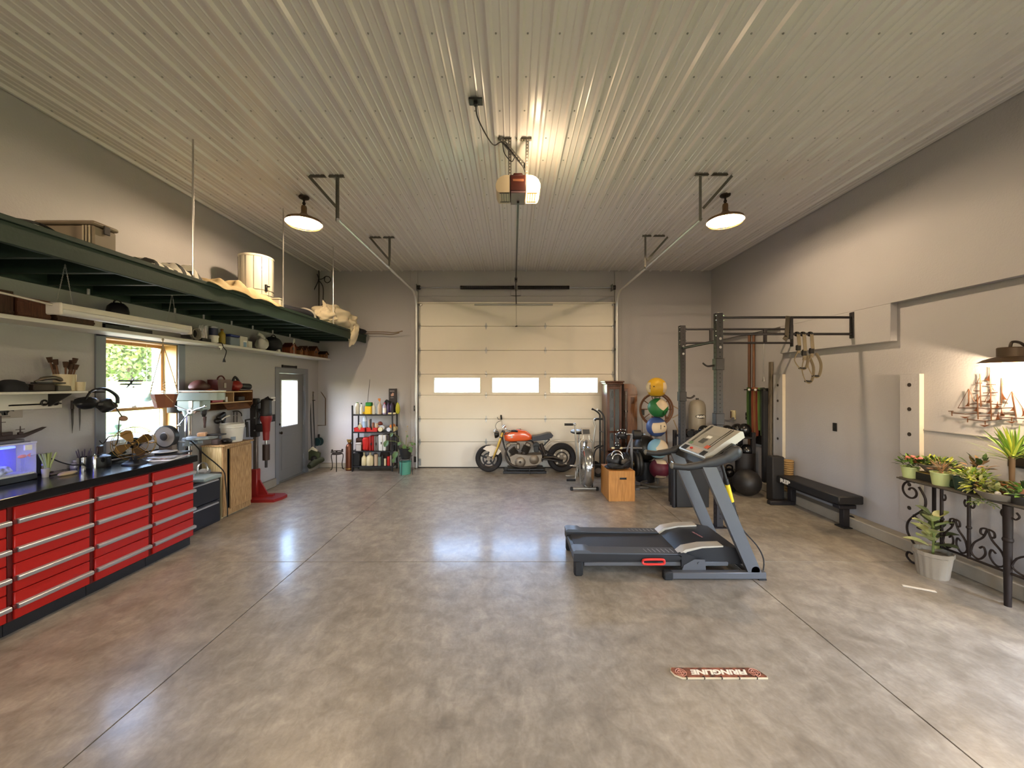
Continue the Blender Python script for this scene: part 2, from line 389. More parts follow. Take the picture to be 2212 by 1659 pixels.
# ---------------------------------------------------------------- workshop window in the left wall
TEALP = M('pale wood jamb', '#b08a54', .5, var=.12, bump=.05)
win = struct('window_1', MB().box(XL, XL + .018, WY0 - .10, WY0, WZ0 - .05, WZ1 + .02, .003).box(XL, XL + .018, WY1, WY1 + .10, WZ0 - .05, WZ1 + .02, .003)
             .box(XL, XL + .018, WY0 - .10, WY1 + .10, WZ1, WZ1 + .03, .003), TRIMG)
fr = MB()
fr.box(XL - .21, XL, WY0, WY0 + .015, WZ0, WZ1).box(XL - .21, XL, WY1 - .015, WY1, WZ0, WZ1).box(XL - .21, XL, WY0, WY1, WZ1 - .015, WZ1).box(XL - .21, XL, WY0, WY1, WZ0, WZ0 + .02)
part('window_jamb', fr, TEALP, win)
def sash(z0, z1, x):
    s = MB(); a = .035
    s.box(x, x + .035, WY0 + .015, WY0 + .015 + a, z0, z1).box(x, x + .035, WY1 - .015 - a, WY1 - .015, z0, z1).box(x, x + .035, WY0 + .05, WY1 - .05, z0, z0 + a).box(x, x + .035, WY0 + .05, WY1 - .05, z1 - a, z1)
    o = part('sash', s, TEALP, win); part('pane', MB().box(x + .012, x + .018, WY0 + .05, WY1 - .05, z0 + a, z1 - a), GLASS, o)
sash(1.53, WZ1 - .015, XL - .20); sash(WZ0 + .02, 1.565, XL - .155)
part('sash_lock', MB().box(XL - .12, XL - .09, 4.44, 4.50, 1.565, 1.585, .004).cyl((XL - .10, 4.47, 1.585), (XL - .07, 4.50, 1.60), .007, .005, 8), WHITE, win)
# ---------------------------------------------------------------- side door
dm = M('grey door paint', '#767678', .45, var=.03, bump=.04)
door = struct('door_1', MB().box(XL - .09, XL - .045, DY0 + .02, DY0 + .15, .02, DZ1 - .02).box(XL - .09, XL - .045, DY1 - .20, DY1 - .02, .02, DZ1 - .02)
              .box(XL - .09, XL - .045, DY0 + .15, DY1 - .20, .02, 1.02).box(XL - .09, XL - .045, DY0 + .15, DY1 - .20, 1.93, DZ1 - .02)
              .box(XL - .045, XL - .038, DY0 + .18, DY1 - .18, .22, .86, .006), dm)
part('door_frame', MB().box(XL - .2, XL + .016, DY0 - .09, DY0 + .015, 0, DZ1 + .09, .003).box(XL - .2, XL + .016, DY1 - .015, DY1 + .09, 0, DZ1 + .09, .003)
     .box(XL - .2, XL + .016, DY0 + .015, DY1 - .015, DZ1 - .015, DZ1 + .09, .003), M('door casing paint', '#787a80', .5, var=.03), door)
lf = MB(); y0, y1 = DY0 + .15, DY1 - .20
lf.box(XL - .10, XL - .034, y0, y0 + .022, 1.02, 1.93, .004).box(XL - .10, XL - .034, y1 - .022, y1, 1.02, 1.93, .004).box(XL - .10, XL - .034, y0, y1, 1.02, 1.042, .004).box(XL - .10, XL - .034, y0, y1, 1.908, 1.93, .004)
lfo = part('lite_frame', lf, M('white lite frame', '#c8cbd0', .4), door)
part('pane', MB().box(XL - .072, XL - .066, y0 + .02, y1 - .02, 1.04, 1.91), GLASS, lfo)
part('door_knob', MB().cyl((XL - .045, DY0 + .09, .93), (XL - .035, DY0 + .09, .93), .03, .03, 16).cyl((XL - .035, DY0 + .09, .93), (XL, DY0 + .09, .93), .01, .01, 8).ball((XL + .012, DY0 + .09, .93), (.022, .028, .028), 12, 8), M('dark bronze', '#33291f', .35, .9), door)
part('deadbolt', MB().cyl((XL - .045, DY0 + .09, 1.09), (XL - .03, DY0 + .09, 1.09), .028, .026, 16).obox((XL - .018, DY0 + .09, 1.09), (.022, .012, .035), None, .003), MATS['dark bronze'], door)
for z in (.35, 1.05, 1.75): part('hinge', MB().cyl((XL - .03, DY1 - .01, z - .05), (XL - .03, DY1 - .01, z + .05), .008, .008, 8), GALV, door)
part('threshold', MB().box(XL - .2, XL + .01, DY0 + .015, DY1 - .015, 0, .018, .005), STEEL, door)
# ---------------------------------------------------------------- sectional garage door
gd = thing('garage_door', None, None, (0, YB, 0)); gd['kind'] = 'structure'; gd.name = 'door_2'
GY = YB - .055
zl = [at(0, q, GY).z for q in (1010.5, 954.5, 905, 853.5, 808.5, 756.8, 704.5, 655.5)]; zl[0] = .012
WINX = [(-1.735, -.737), (-.457, .552), (.817, 1.845)]
for i in range(7):
    z0, z1 = zl[i] + .003, zl[i + 1] - .003
    p = MB(); xa, xb = GX0 - .03, GX1 + .03
    if i == 3:
        wz0, wz1 = at(0, 847.6, GY).z, at(0, 816.6, GY).z
        p.box(xa, xb, GY, GY + .045, z0, wz0).box(xa, xb, GY, GY + .045, wz1, z1)
        xs = [xa] + [q for w in WINX for q in w] + [xb]
        for k in range(0, 8, 2): p.box(xs[k], xs[k + 1], GY, GY + .045, wz0, wz1)
    else: p.box(xa, xb, GY, GY + .045, z0, z1, .005)
    po = part('door_panel', p, DOORM, gd)
    if i == 3:
        for a, c in WINX:
            f = MB(); t = .022
            f.box(a - t, c + t, GY - .012, GY + .05, wz0 - t, wz0, .003).box(a - t, c + t, GY - .012, GY + .05, wz1, wz1 + t, .003).box(a - t, a, GY - .012, GY + .05, wz0, wz1, .003).box(c, c + t, GY - .012, GY + .05, wz0, wz1, .003)
            part('window_frame', f, WHITE, po); part('pane', MB().box(a, c, GY + .018, GY + .024, wz0, wz1), GLASS, po)
hx = [at(1050, 0, GY).x, at(1178, 0, GY).x]; edgx = [GX0 + .005, GX1 - .005]
for z in zl[1:7]:
    for xx in hx + edgx:
        w = .024 if xx in hx else .022
        h = MB().prism([(-w, -.012), (-w, .012), (0, .085), (w, .012), (w, -.012), (0, -.085)], (xx, GY, z), UX, UZ, (0, -.004, 0)).cyl((xx - .03, GY - .008, z), (xx + .03, GY - .008, z), .008, .008, 8)
        part('hinge', h, GALV, gd)
for xx in edgx:
    part('roller_bracket', MB().box(xx - .02, xx + .05 if xx < 0 else xx + .02, GY - .03, GY, zl[7] - .05, zl[7] - .015, .003).cyl((xx, GY - .02, zl[7] - .03), (xx - .06 if xx < 0 else xx + .06, GY - .02, zl[7] - .03), .006, .006, 8), GALV, gd)
    part('bottom_bracket', MB().box(xx - .02, xx + .025, GY - .012, GY, .05, .20, .003), GALV, gd)
part('leak_blocker', MB().box(GX0 - .03, GX1 + .03, GY + .046, GY + .05, 0, wz0 - .03).box(GX0 - .03, GX1 + .03, GY + .046, GY + .05, wz1 + .03, GZ1), DOORM, gd)  # added sheet, blocks daylight leaking through the panel seams
part('bottom_seal', MB().box(GX0 - .03, GX1 + .03, GY - .004, GY + .04, 0, .016, .004), RUBBER, gd)
part('operator_strut', MB().box(at(1025, 0, GY).x, at(1194, 0, GY).x, GY - .018, GY, zl[7] - .045, zl[7] - .012, .003), GALV, gd)
part('stop_strip', MB().box(GX0 - .05, GX1 + .05, GY - .02, YB - .001, 3.605, 3.64, .004), DOORM, gd)
part('header_board', MB().box(GX0 - .03, GX1 + .03, YB - .02, YB - .001, 3.78, 3.80, .004).box(-.06, .17, YB - .02, YB - .001, 3.78, ZC - .02, .004).box(GX0 - .20, GX0 - .05, YB - .03, YB - .001, 0, ZC - .03, .004).box(GX1 + .05, GX1 + .20, YB - .03, YB - .001, 0, ZC - .03, .004), WALLM, gd)
# spring shaft
SHZ, SHY = 3.95, YB - .10
part('spring_shaft', MB().cyl((GX0 - .02, SHY, SHZ), (GX1 + .02, SHY, SHZ), .012, .012, 8), GALV, gd)
for a, c in ((-1.16, .02), (.10, 1.22)):
    pts = []
    nturn = 60
    for i in range(nturn * 6 + 1): q = 2 * PI * i / 6; pts.append((a + (c - a) * i / (nturn * 6), SHY + .036 * math.cos(q), SHZ - .002 + .036 * math.sin(q)))
    part('torsion_spring', MB().tube(pts, .0085, 5).cyl((a, SHY, SHZ), (a + .05, SHY, SHZ), .04, .04, 12).cyl((c - .05, SHY, SHZ), (c, SHY, SHZ), .04, .04, 12), DARKST, gd)
for xx in (GX0 - .01, GX1 + .01):
    part('cable_drum', MB().cyl((xx - .03, SHY, SHZ), (xx + .03, SHY, SHZ), .045, .05, 16), DARKST, gd)
    part('bearing_plate', MB().box(xx - .045, xx - .038, SHY - .07, YB, SHZ - .07, SHZ + .07, .002), GALV, gd)
    part('lift_cable', MB().cyl((xx, SHY - .02, SHZ), (xx, SHY - .01, .15), .003, .003, 5), DARKST, gd)
part('spring_bracket', MB().box(.045, .075, SHY - .06, YB, SHZ - .06, SHZ + .05, .003), GALV, gd)
# tracks on both sides with ceiling hangers
def angle_bar(mb, a, b, w=.032, t=.003, dirs=(UX, UY), holes=False):
    a, b = Vector(a), Vector(b); d = (b - a); L_ = d.length; d.normalize()
    n1 = (dirs[0] - d * dirs[0].dot(d)).normalized(); n2 = d.cross(n1)
    for n, q in ((n1, n2), (n2, n1)):
        mb.add([a, a + n * w, b + n * w, b, a + q * t, a + n * w + q * t, b + n * w + q * t, b + q * t], [(0, 1, 2, 3), (7, 6, 5, 4), (0, 4, 5, 1), (1, 5, 6, 2), (2, 6, 7, 3), (3, 7, 4, 0)])
    return mb
def holes(mb, a, b, nrm, off, n, r=.006):
    a, b = Vector(a), Vector(b); nrm = Vector(nrm)
    for i in range(n):
        p = a + (b - a) * ((i + .5) / n) + Vector(off); mb.cyl(p, p + nrm * .002, r, r, 6)
    return mb
HOLEM = M('punched hole', '#cfc6b6', .7)
for sx, xt, side in ((-1, -2.10, 'left'), (1, 2.24, 'right')):
    ye, yd, R_ = 4.58, YB - .20, .34; zt = 3.80
    path = [(xt, ye, zt), (xt, yd - R_, zt)] + [tuple(p) for p in arc((xt, yd - R_, zt - R_), R_, PI / 2, 0, 8, UY, UZ)][1:] + [(xt, yd, .03)]
    tm = MB(); tm.tube(path, (.026, .020), 8, flat=UX.copy())
    part('track', tm, M('bright zinc track', '#c6c6c4', .34, .6), gd, 'shiny lift track on the %s of the garage door' % side)
    for k, (yc, x0, x1, xs) in enumerate(((4.60, -2.46, -2.03, -2.115), (6.53, -2.45, -2.02, -2.115)) if sx < 0 else ((4.56, 2.16, 2.58, 2.235), (6.46, 2.17, 2.58, 2.235))):
        hb = MB(); angle_bar(hb, (x0, yc, ZC - .024), (x1, yc, ZC - .024), .035, .004, (UY, UX)); angle_bar(hb, (xs, yc, ZC - .03), (xs, yc, zt - .02), .032, .004, (UX * -sx, UY))
        xo = x0 if sx < 0 else x1; angle_bar(hb, (xo, yc - .004, ZC - .03), (xs, yc - .004, zt + .13), .032, .004, (UX, UY)); hb.cyl((xs, yc, zt), (xt, yc, zt), .006, .006, 6)
        part('track_hanger', hb, M('zinc angle iron', '#6d6a62', .5, .6, var=.2, scale=40), gd)
for xx in (-2.10, 2.24):
    for z in (.5, 1.2, 1.9, 2.6, 3.2): part('track_bracket', MB().box(xx - .015, xx + .015, YB - .18, YB - .03, z - .02, z + .02, .002), GALV, gd)
# ---------------------------------------------------------------- pendant warehouse lamps
SHADE = M('aged shade enamel', '#6a5138', .45, .2, var=.2)
SHADEIN = M('white shade enamel', '#f3ead8', .4, var=.02)
BULB = M('lit warm bulb', '#ffe0a8', .4, emit=26.0, ecol='#ffcf85')
BRONZE = M('oiled bronze', '#2d251d', .5, .6)
def pendant(loc, label, group):
    t = thing('pendant_lamp', label, 'lamp', loc, 0, group)
    part('canopy', MB().lathe([(0, 0), (.066, 0), (.062, -.018), (.03, -.034), (0, -.034)], n=20), BRONZE, t, local=True)
    part('swivel', MB().cyl((0, 0, -.03), (0, 0, -.075), .014, .012, 10).ball((0, 0, -.085), .022, 12, 8).cyl((0, 0, -.09), (0, 0, -.13), .013, .018, 10), BRONZE, t, local=True)
    part('socket', MB().lathe([(0, -.12), (.03, -.12), (.036, -.14), (.036, -.215), (.042, -.225), (0, -.225)], n=18), SHADE, t, local=True)
    sh = MB(); sh.lathe([(.03, -.20), (.045, -.225), (.075, -.255), (.15, -.285), (.215, -.315), (.224, -.350), (.228, -.352)], n=40)
    si = MB(); si.lathe([(.222, -.350), (.212, -.319), (.147, -.291), (.073, -.263), (.03, -.245), (0, -.243)], n=40)
    o = part('shade', sh, SHADE, t, local=True); part('shade_lining', si, SHADEIN, o, 'white enamel inside of the shade', local=True)
    part('bulb', MB().ball((0, 0, -.268), (.034, .034, .030), 16, 10), BULB, t, 'glowing warm bulb', local=True)
    g = MB(); g.tube(arc((0, 0, -.375), .205, 0, 2 * PI, 40, UX, UY)[:-1], .004, 6, closed=True)
    g.tube(arc((0, 0, -.392), .10, 0, 2 * PI, 28, UX, UY)[:-1], .003, 6, closed=True)
    for k in range(8):
        a = 2 * PI * k / 8; d = Vector((math.cos(a), math.sin(a), 0)); g.tube([d * .222 + UZ * -.350, d * .205 + UZ * -.375, d * .10 + UZ * -.392, d * .0 + UZ * -.396], .0028, 5)
    part('wire_guard', g, BRASS, t, local=True)
    lamp_light('POINT', (0, 0, -.312), PENDANT_W, WARM, t, .055, name='lamp_glow')
    return t
pl = pendant((-2.79, 5.12, ZC - .019), 'left pendant warehouse lamp glowing under the ribbed ceiling above the green loft', 'pendant lamps')
def dup_lamp(loc, label): return dup(pl, loc, label=label)
dup_lamp((2.79, 5.06, ZC - .019), 'right pendant warehouse lamp glowing under the ribbed ceiling beside the pull-up rig')
for xx in (-2.79, 2.79):
    for yy in (.55, -3.7): dup_lamp((xx, yy, ZC - .019), 'pendant warehouse lamp hanging %s the viewer, %s' % ('above' if yy > 0 else 'far behind', 'left' if xx < 0 else 'right'))
# ---------------------------------------------------------------- wall lamp over the plant table
wlp = thing('wall_lamp', 'dark barn lamp shining on the right wall above the metal ship', 'lamp', (XR, 3.30, 2.12))
c = Vector((XR - .195, 3.30, 2.03))
sh = MB().lathe([(.07, .125), (.076, .118), (.076, .045), (.10, .038), (.15, .02), (.185, -.006), (.188, -.010)], c, n=36).lathe([(0, .125), (.07, .125)], c, n=36)
o = part('shade', sh, M('brown shade metal', '#4a3b2c', .5, .4, var=.2), wlp)
part('shade_lining', MB().lathe([(.183, -.009), (.148, .014), (.10, .030), (.07, .036), (0, .04)], c, n=36), SHADEIN, o)
part('bulb', MB().ball(c + UZ * -.012, (.045, .045, .055), 14, 10), BULB, wlp, 'glowing warm bulb')
part('wall_plate', MB().cyl((XR, 3.30, 2.12), (XR - .02, 3.30, 2.12), .055, .05, 20), BRONZE, wlp)
part('arm', MB().tube(smooth_pts([(XR - .02, 3.30, 2.12), (XR - .10, 3.30, 2.19), c + V((.02, 0, .17)), c + UZ * .12], 5), .011, 8), BRONZE, wlp)
lamp_light('POINT', V((-.195, 0, -.148)), WALL_LAMP_W, WARM, wlp, .035, name='lamp_glow')
# ---------------------------------------------------------------- garage door opener on the ceiling
LENS_ON = M('lit opener lens', '#fff0c8', .5, emit=OPENER_E, ecol='#ffcf80')
LENS_OFF = M('milky opener lens', '#b9a88c', .45, var=.05)
REDP = M('dark red plastic', '#3a140c', .4, var=.05)
op = thing('garage_door_opener', 'red and cream garage door opener hanging from the middle of the ceiling', 'opener', (.05, 4.1, 4.0))
oy0, oy1, ozb, ozt, oc = 4.10, 4.38, 3.887, 4.075, .052
part('motor_housing', MB().box(oc - .090, oc + .085, oy0 - .006, oy1, ozb + .006, ozt, .012).box(oc - .055, oc + .05, oy0 + .02, oy1 - .05, ozt, ozt + .035, .012), REDP, op)
part('front_panel', MB().box(oc - .082, oc + .078, oy0, oy1, ozb - .008, ozb + .02, .006), M('mauve smoked plastic', '#6a4f52', .45), op)
part('nameplate', MB().box(oc - .058, oc + .058, oy0 - .009, oy0 - .005, ozb + .112, ozb + .138, .003), M('etched plate', '#86543a', .4, .3), op)
def lens(sx):
    poly = [(0, 0), (0, .185), (.06, .182), (.10, .165), (.13, .135), (.148, .095), (.150, .05), (.135, .012), (.12, 0)]
    return MB().prism([(sx * a, b) for a, b in poly], (oc + (.086 if sx > 0 else -.091), oy0, ozb), UX, UZ, (0, oy1 - oy0 - .02, 0))
part('lens', lens(-1), LENS_OFF, op, 'unlit cream lens'); part('lens', lens(1), LENS_ON, op, 'glowing cream lens')
for sx in (-1, 1):
    g = MB()
    for k in range(4): g.box(oc + sx * (.10 + .026 * k), oc + sx * (.106 + .026 * k), oy0 + .02, oy1 - .06, ozb - .006, ozb - .001)
    g.box(oc + sx * .095, oc + sx * .20, oy0 + .012, oy0 + .024, ozb - .006, ozb - .001).box(oc + sx * .095, oc + sx * .20, oy1 - .07, oy1 - .058, ozb - .006, ozb - .001)
    part('lens_grille', g, M('unlit grille', '#3c332c', .4) if sx < 0 else M('lit grille', '#c79a4a', .4), op)  # bars under the lit lens coloured brighter, its glow painted in
lamp_light('POINT', V((.20, -.12, .03)), 9.0, WARM, op, .06, name='lens_glow')
ph = M('zinc angle iron', '#6d6a62', .5, .6, var=.2, scale=40)
HZ_ = ZC - .02
for k, (xa, xb, xs) in enumerate(((-.19, -.02, -.056), (.025, .185, .125))):
    hb = MB(); angle_bar(hb, (xa, 3.90, HZ_), (xb, 3.90, HZ_), .04, .004, (UY, UX)); angle_bar(hb, (xs, 3.92, HZ_), (xs, 4.16, ozt - .01), .036, .004, (UX, UY))
    o = part('hanger_strap', hb, ph, op); dn = V((0, -(HZ_ - ozt), -.24)).normalized()
    hm = MB(); holes(hm, (xs + .018, 3.925, HZ_ - .01), (xs + .018, 4.14, ozt + .01), dn, dn * .005, 11); holes(hm, (xa, 3.898, HZ_ - .018), (xb, 3.898, HZ_ - .018), (0, -1, 0), (0, -.003, 0), 6)
    part('bolt_hole', hm, HOLEM, o, kind='stuff')
hb = MB(); angle_bar(hb, (-.15, 3.89, HZ_ - .005), (.135, 4.10, ozt + .05), .036, .004, (UX, UY)); o = part('hanger_brace', hb, ph, op)
part('bolt_hole', holes(MB(), (-.11, 3.91, HZ_ - .03), (.12, 4.08, ozt + .065), (0, -.7, -.7), (.014, -.004, -.004), 10), HOLEM, o, kind='stuff')
rz0, rz1 = 3.872, 3.98
part('rail', MB().tube([(oc, oy1 - .1, rz0), (oc, YB - .05, rz1)], (.018, .026), 4, flat=UX.copy()), DARKST, op)
part('trolley', MB().obox((oc, 7.75, rz1 - .04), (.05, .16, .06), None, .006).tube([(oc, 7.80, rz1 - .07), (oc, 8.0, rz1 - .18), (oc + .01, 8.36, 3.58)], (.016, .004), 6), DARKST, op)
part('release_cord', MB().cyl((oc + .01, 8.34, 3.58), (oc + .01, 8.34, 3.09), .003, .003, 5).cyl((oc - .01, 8.34, 3.09), (oc + .035, 8.34, 3.10), .012, .012, 8), DARKST, op)
cord = smooth_pts([(-.33, 3.376, ZC - .06), (-.31, 3.42, ZC - .16), (-.20, 3.72, ZC - .19), (-.11, 3.88, ZC - .07), (.02, 3.95, ZC - .17), (.10, 4.03, ZC - .23), (.13, 4.12, ozt + .02)], 6)
part('power_cord', MB().tube(cord, .006, 6).tube(smooth_pts([(-.11, 3.88, ZC - .07), (-.09, 3.88, ZC - .18), (-.02, 3.92, ZC - .24), (.01, 3.94, ZC - .19)], 5), .005, 6), BLACK, op)
ob = thing('ceiling_outlet', 'black ceiling outlet box with a plugged in opener cord', 'outlet', (-.33, 3.376, ZC - .02))
part('cover_plate', MB().box(-.39, -.27, 3.335, 3.42, ZC - .035, ZC - .018, .003), M('black cover plate', '#191716', .4), ob)
part('plug', MB().box(-.35, -.315, 3.36, 3.395, ZC - .065, ZC - .036, .006), BLACK, ob)
# ---------------------------------------------------------------- outside
GRASS = M('sunny lawn', '#bccb80', .9, col2='#d8dc9c', scale=3, bump=.4, bscale=20)  # lawn and gravel past the garage door paled to show glare
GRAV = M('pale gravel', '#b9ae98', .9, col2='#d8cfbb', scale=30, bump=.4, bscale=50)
def terrain(name, fx, x0, x1, y0, y1, nx, ny, mat):
    mb = MB(); vs = []
    for j in range(ny + 1):
        for i in range(nx + 1):
            x = x0 + (x1 - x0) * i / nx; y = y0 + (y1 - y0) * j / ny; vs.append((x, y, fx(x, y)))
    mb.add(vs, [(j * (nx + 1) + i, j * (nx + 1) + i + 1, (j + 1) * (nx + 1) + i + 1, (j + 1) * (nx + 1) + i) for j in range(ny) for i in range(nx)])
    o = solo(name, mb, mat, kind='structure', org=(0, 0, 0)); return o
def hz(x, y):
    d = max(0, y - 11); e = max(0, -x - 24)
    return -.12 + min(1.45, d * .16) + max(0, y - 20) * .055 + e * .03 + .05 * math.sin(x * .7) * math.sin(y * .6)
GRASS2 = M('dimmed lawn', '#4c5c28', .9, col2='#687236', scale=3, bump=.4, bscale=20); GRAV2 = M('dimmed gravel', '#5e584a', .9, col2='#787060', scale=30, bump=.4, bscale=50)  # darker copies of lawn and gravel, dimming the left window's view
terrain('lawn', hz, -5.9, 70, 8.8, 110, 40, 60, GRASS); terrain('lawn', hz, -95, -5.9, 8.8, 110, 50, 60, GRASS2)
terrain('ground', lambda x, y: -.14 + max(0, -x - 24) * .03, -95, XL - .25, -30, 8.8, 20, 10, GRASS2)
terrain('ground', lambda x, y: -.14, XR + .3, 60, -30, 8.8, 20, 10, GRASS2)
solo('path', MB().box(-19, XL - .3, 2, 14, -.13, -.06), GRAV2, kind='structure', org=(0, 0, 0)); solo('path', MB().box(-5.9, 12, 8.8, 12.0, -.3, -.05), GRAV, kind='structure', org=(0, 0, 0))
TEAL = M('teal siding trim', '#7f9aa2', .5, var=.04)
struct('trim_2', MB().box(XL - .31, XL - .215, WY1 - .022, WY1 + .06, WZ0 - .1, WZ1 + .1).box(XL - .26, XL - .10, DY1 - .032, DY1 - .0155, .02, DZ1 - .02), TEAL)
leafm = M('sunlit leaves', '#62722c', .7, col2='#475820', scale=1.5); leafd = M('mid green leaves', '#7f9a48', .7, col2='#597536', scale=1.5)
def leaf_cluster(n, r, sz, seed):
    R = random.Random(seed); mb = MB()
    for _ in range(n):
        a, b_ = R.uniform(0, 2 * PI), math.acos(R.uniform(-1, 1)); q = r * R.uniform(.45, 1) ** .6
        p = Vector((math.sin(b_) * math.cos(a), math.sin(b_) * math.sin(a), math.cos(b_) * .85)) * q
        u = Vector((R.uniform(-1, 1), R.uniform(-1, 1), R.uniform(-1, 1))).normalized(); w = u.orthogonal().normalized(); s_ = sz * R.uniform(.6, 1.3)
        mb.add([p - u * s_, p + w * s_ * .5, p + u * s_, p - w * s_ * .5], [(0, 1, 2, 3)])
    return mb.mesh('foliage', [leafm], None, 0)
cl = [leaf_cluster(1400, 2.6, .20, i) for i in range(2)]
bark = M('tree bark', '#5d4a38', .9)
spots = [(-30, 30, .85), (-22, 31, .75), (-38, 36, .95), (-27, 39, .95), (-46, 43, 1.1), (-36, 48, 1.1), (-17, 42, .9), (-25, 50, 1.0)]
where = ['nearest, in the lower part of the window view', 'at the right of the window view', 'at the left of the window view', 'behind the nearest tree', 'far left behind the others', 'farthest back in the window view', 'seen through the side door glass', 'far back seen through the side door glass']
for i, (x, y, k) in enumerate(spots):
    z0 = hz(x, y); t = thing('tree', 'yellow green spring tree outside, ' + where[i], 'tree', (x, y, z0), i * 1.3, 'trees outside')
    part('trunk', MB().tube([(0, 0, -.2), (.05, .03, 1.2 * k), (-.05, 0, 2.4 * k)], [.22, .16, .08], 7), bark, t, local=True)
    for q in range(3): piece(cl[q % 2], 'foliage', t, (math.sin(q * 2.1) * .8 * k, math.cos(q * 2.1) * .8 * k, (2.2 + q * 1.5) * k), (q, q * 2, q)).scale = (k * 1.15, k * 1.15, k * 1.3)
# ================================================================ left side: loft, shelves, cabinets
GREEN = M('dark green loft paint', '#16291f', .6, var=.12, bump=.1, bscale=40)
LX, LZ0, LZ1 = -3.25, 2.745, 2.905
loft = thing('storage_loft', 'long dark green storage loft hung along the left wall', 'loft', (LX, 5, LZ0))
part('fascia', MB().box(LX - .04, LX, 1.1, YB - .02, LZ0, LZ1 - .02, .004).box(LX - .05, LX + .012, 1.1, YB - .02, LZ1 - .02, LZ1 + .018, .004), GREEN, loft)
part('ledger', MB().box(XL + .001, XL + .04, 1.1, YB - .02, LZ0, LZ1 - .02), GREEN, loft)
jm = MB().box(XL + .04, LX - .04, -.02, .02, LZ0 + .005, LZ1 - .02).mesh('joist', GREEN, W(loft).inverted() @ Matrix.Translation((0, 5, 0)))
y = 1.25
while y < YB - .1: piece(jm, 'joist', loft, (0, y - 5, 0)); y += .383
dk = MB().box(-.0, 0 + .0 + (LX - XL - .06) / 6 - .006, 1.1, YB - .02, LZ1 - .02, LZ1).mesh('deck_board', GREEN, W(loft).inverted())
for k in range(6): piece(dk, 'deck_board', loft, (XL + .03 + k * (LX - XL - .06) / 6, 0, 0))
for ppx, ppy in ((417, 297), (610, 447), (718, 530)):
    q = FPX * (ZC - EYE) / (CY - ppy); part('hanger_rod', MB().cyl((LX - .012, q, LZ1), (LX - .012, q, ZC - .02), .009, .009, 8).cyl((LX - .012, q, LZ1), (LX - .012, q, LZ1 + .03), .016, .016, 6), STEEL, loft)
part('hanger_rod', MB().cyl((LX - .012, 2.2, LZ1), (LX - .012, 2.2, ZC - .02), .009, .009, 8), STEEL, loft)
hk = MB()
for yy in (2.72, 3.68, 4.62, 5.05, 5.55, 6.0, 6.5, 7.0): hk.cyl((XL + .25, yy, LZ0 + .005), (XL + .25, yy, LZ0 - .05), .012, .012, 8)
part('screw_hook', hk, GALV, loft, kind='stuff')
# ---- things on the loft
BEIGEP = M('beige case plastic', '#776a5a', .5, var=.06)
t = thing('tool_case', 'beige plastic case with ribbed corner on the near end of the green loft', 'case', (-3.55, 3.15, LZ1))
part('body', MB().box(-3.82, -3.36, 3.07, 3.26, LZ1, LZ1 + .21, .015), BEIGEP, t)
part('lid', MB().box(-3.83, -3.35, 3.06, 3.27, LZ1 + .212, LZ1 + .245, .012), BEIGEP, t)
for k in range(3): part('corner_rib', MB().box(-3.43 + k * .025, -3.418 + k * .025, 3.052, 3.062, LZ1 + .01, LZ1 + .20, .003), M('pale rib plastic', '#a39580', .5), t)
part('latch', MB().box(-3.353, -3.343, 3.14, 3.19, LZ1 + .16, LZ1 + .23, .004), DARKST, t)
solo('cable', MB().tube(smooth_pts([(-3.35, 2.50, LZ1 + .015), (-3.40, 2.62, LZ1 + .06), (-3.45, 2.80, LZ1 + .10), (-3.5, 2.95, LZ1 + .08), (-3.6, 3.0, LZ1 + .02)], 6), .009, 6), RUBBER, 'thin dark cable looping over the loft edge beside the beige case', 'cable')
def cloth(name, label, cat, x0, x1, y0, y1, z0, hgt, seed, mat, wr=.03, nx=26, ny=40, hang=0.0, edge=.5):
    R = random.Random(seed); ph = [(R.uniform(0, 6), R.uniform(5, 16), R.uniform(-4, 4)) for _ in range(6)]; mb = MB(); vs = []
    for j in range(ny + 1):
        for i in range(nx + 1):
            u, v = i / nx, j / ny; x = x0 + (x1 - x0) * u; y = y0 + (y1 - y0) * v
            e = min(1, min(u, 1 - u) * 7) ** .5 * min(1, min(v, 1 - v) * 9) ** .5
            h = hgt * e * (.65 + .35 * math.sin(v * 5 + seed)) + wr * e * sum(math.sin(a + f * v * (y1 - y0) * 2.5 + g * u * 2) for a, f, g in ph) / 2.4
            z = z0 + .012 + max(0, h)
            if hang and u > .86: k_ = (u - .86) / .14; z = z - hang * k_ * k_ * (.5 + .5 * math.sin(v * 17 + seed)) ** 2; x += .02 * k_
            vs.append((x, y + .012 * math.sin(u * 30 + v * 9) * e, z))
    top = len(vs); vs += [(p[0], p[1], min(p[2] - .008, z0 + .004) if p[2] > z0 else p[2] - .008) for p in vs]
    w = nx + 1; fs = []
    for j in range(ny):
        for i in range(nx): a = j * w + i; fs += [(a, a + 1, a + w + 1, a + w), (top + a, top + a + w, top + a + w + 1, top + a + 1)]
    for i in range(nx): fs += [(i, top + i, top + i + 1, i + 1), (ny * w + i, ny * w + i + 1, top + ny * w + i + 1, top + ny * w + i)]
    for j in range(ny): fs += [(j * w, (j + 1) * w, top + (j + 1) * w, top + j * w), (j * w + nx, top + j * w + nx, top + (j + 1) * w + nx, (j + 1) * w + nx)]
    mb.add(vs, fs); return solo(name, mb, mat, label, cat, smooth=60)
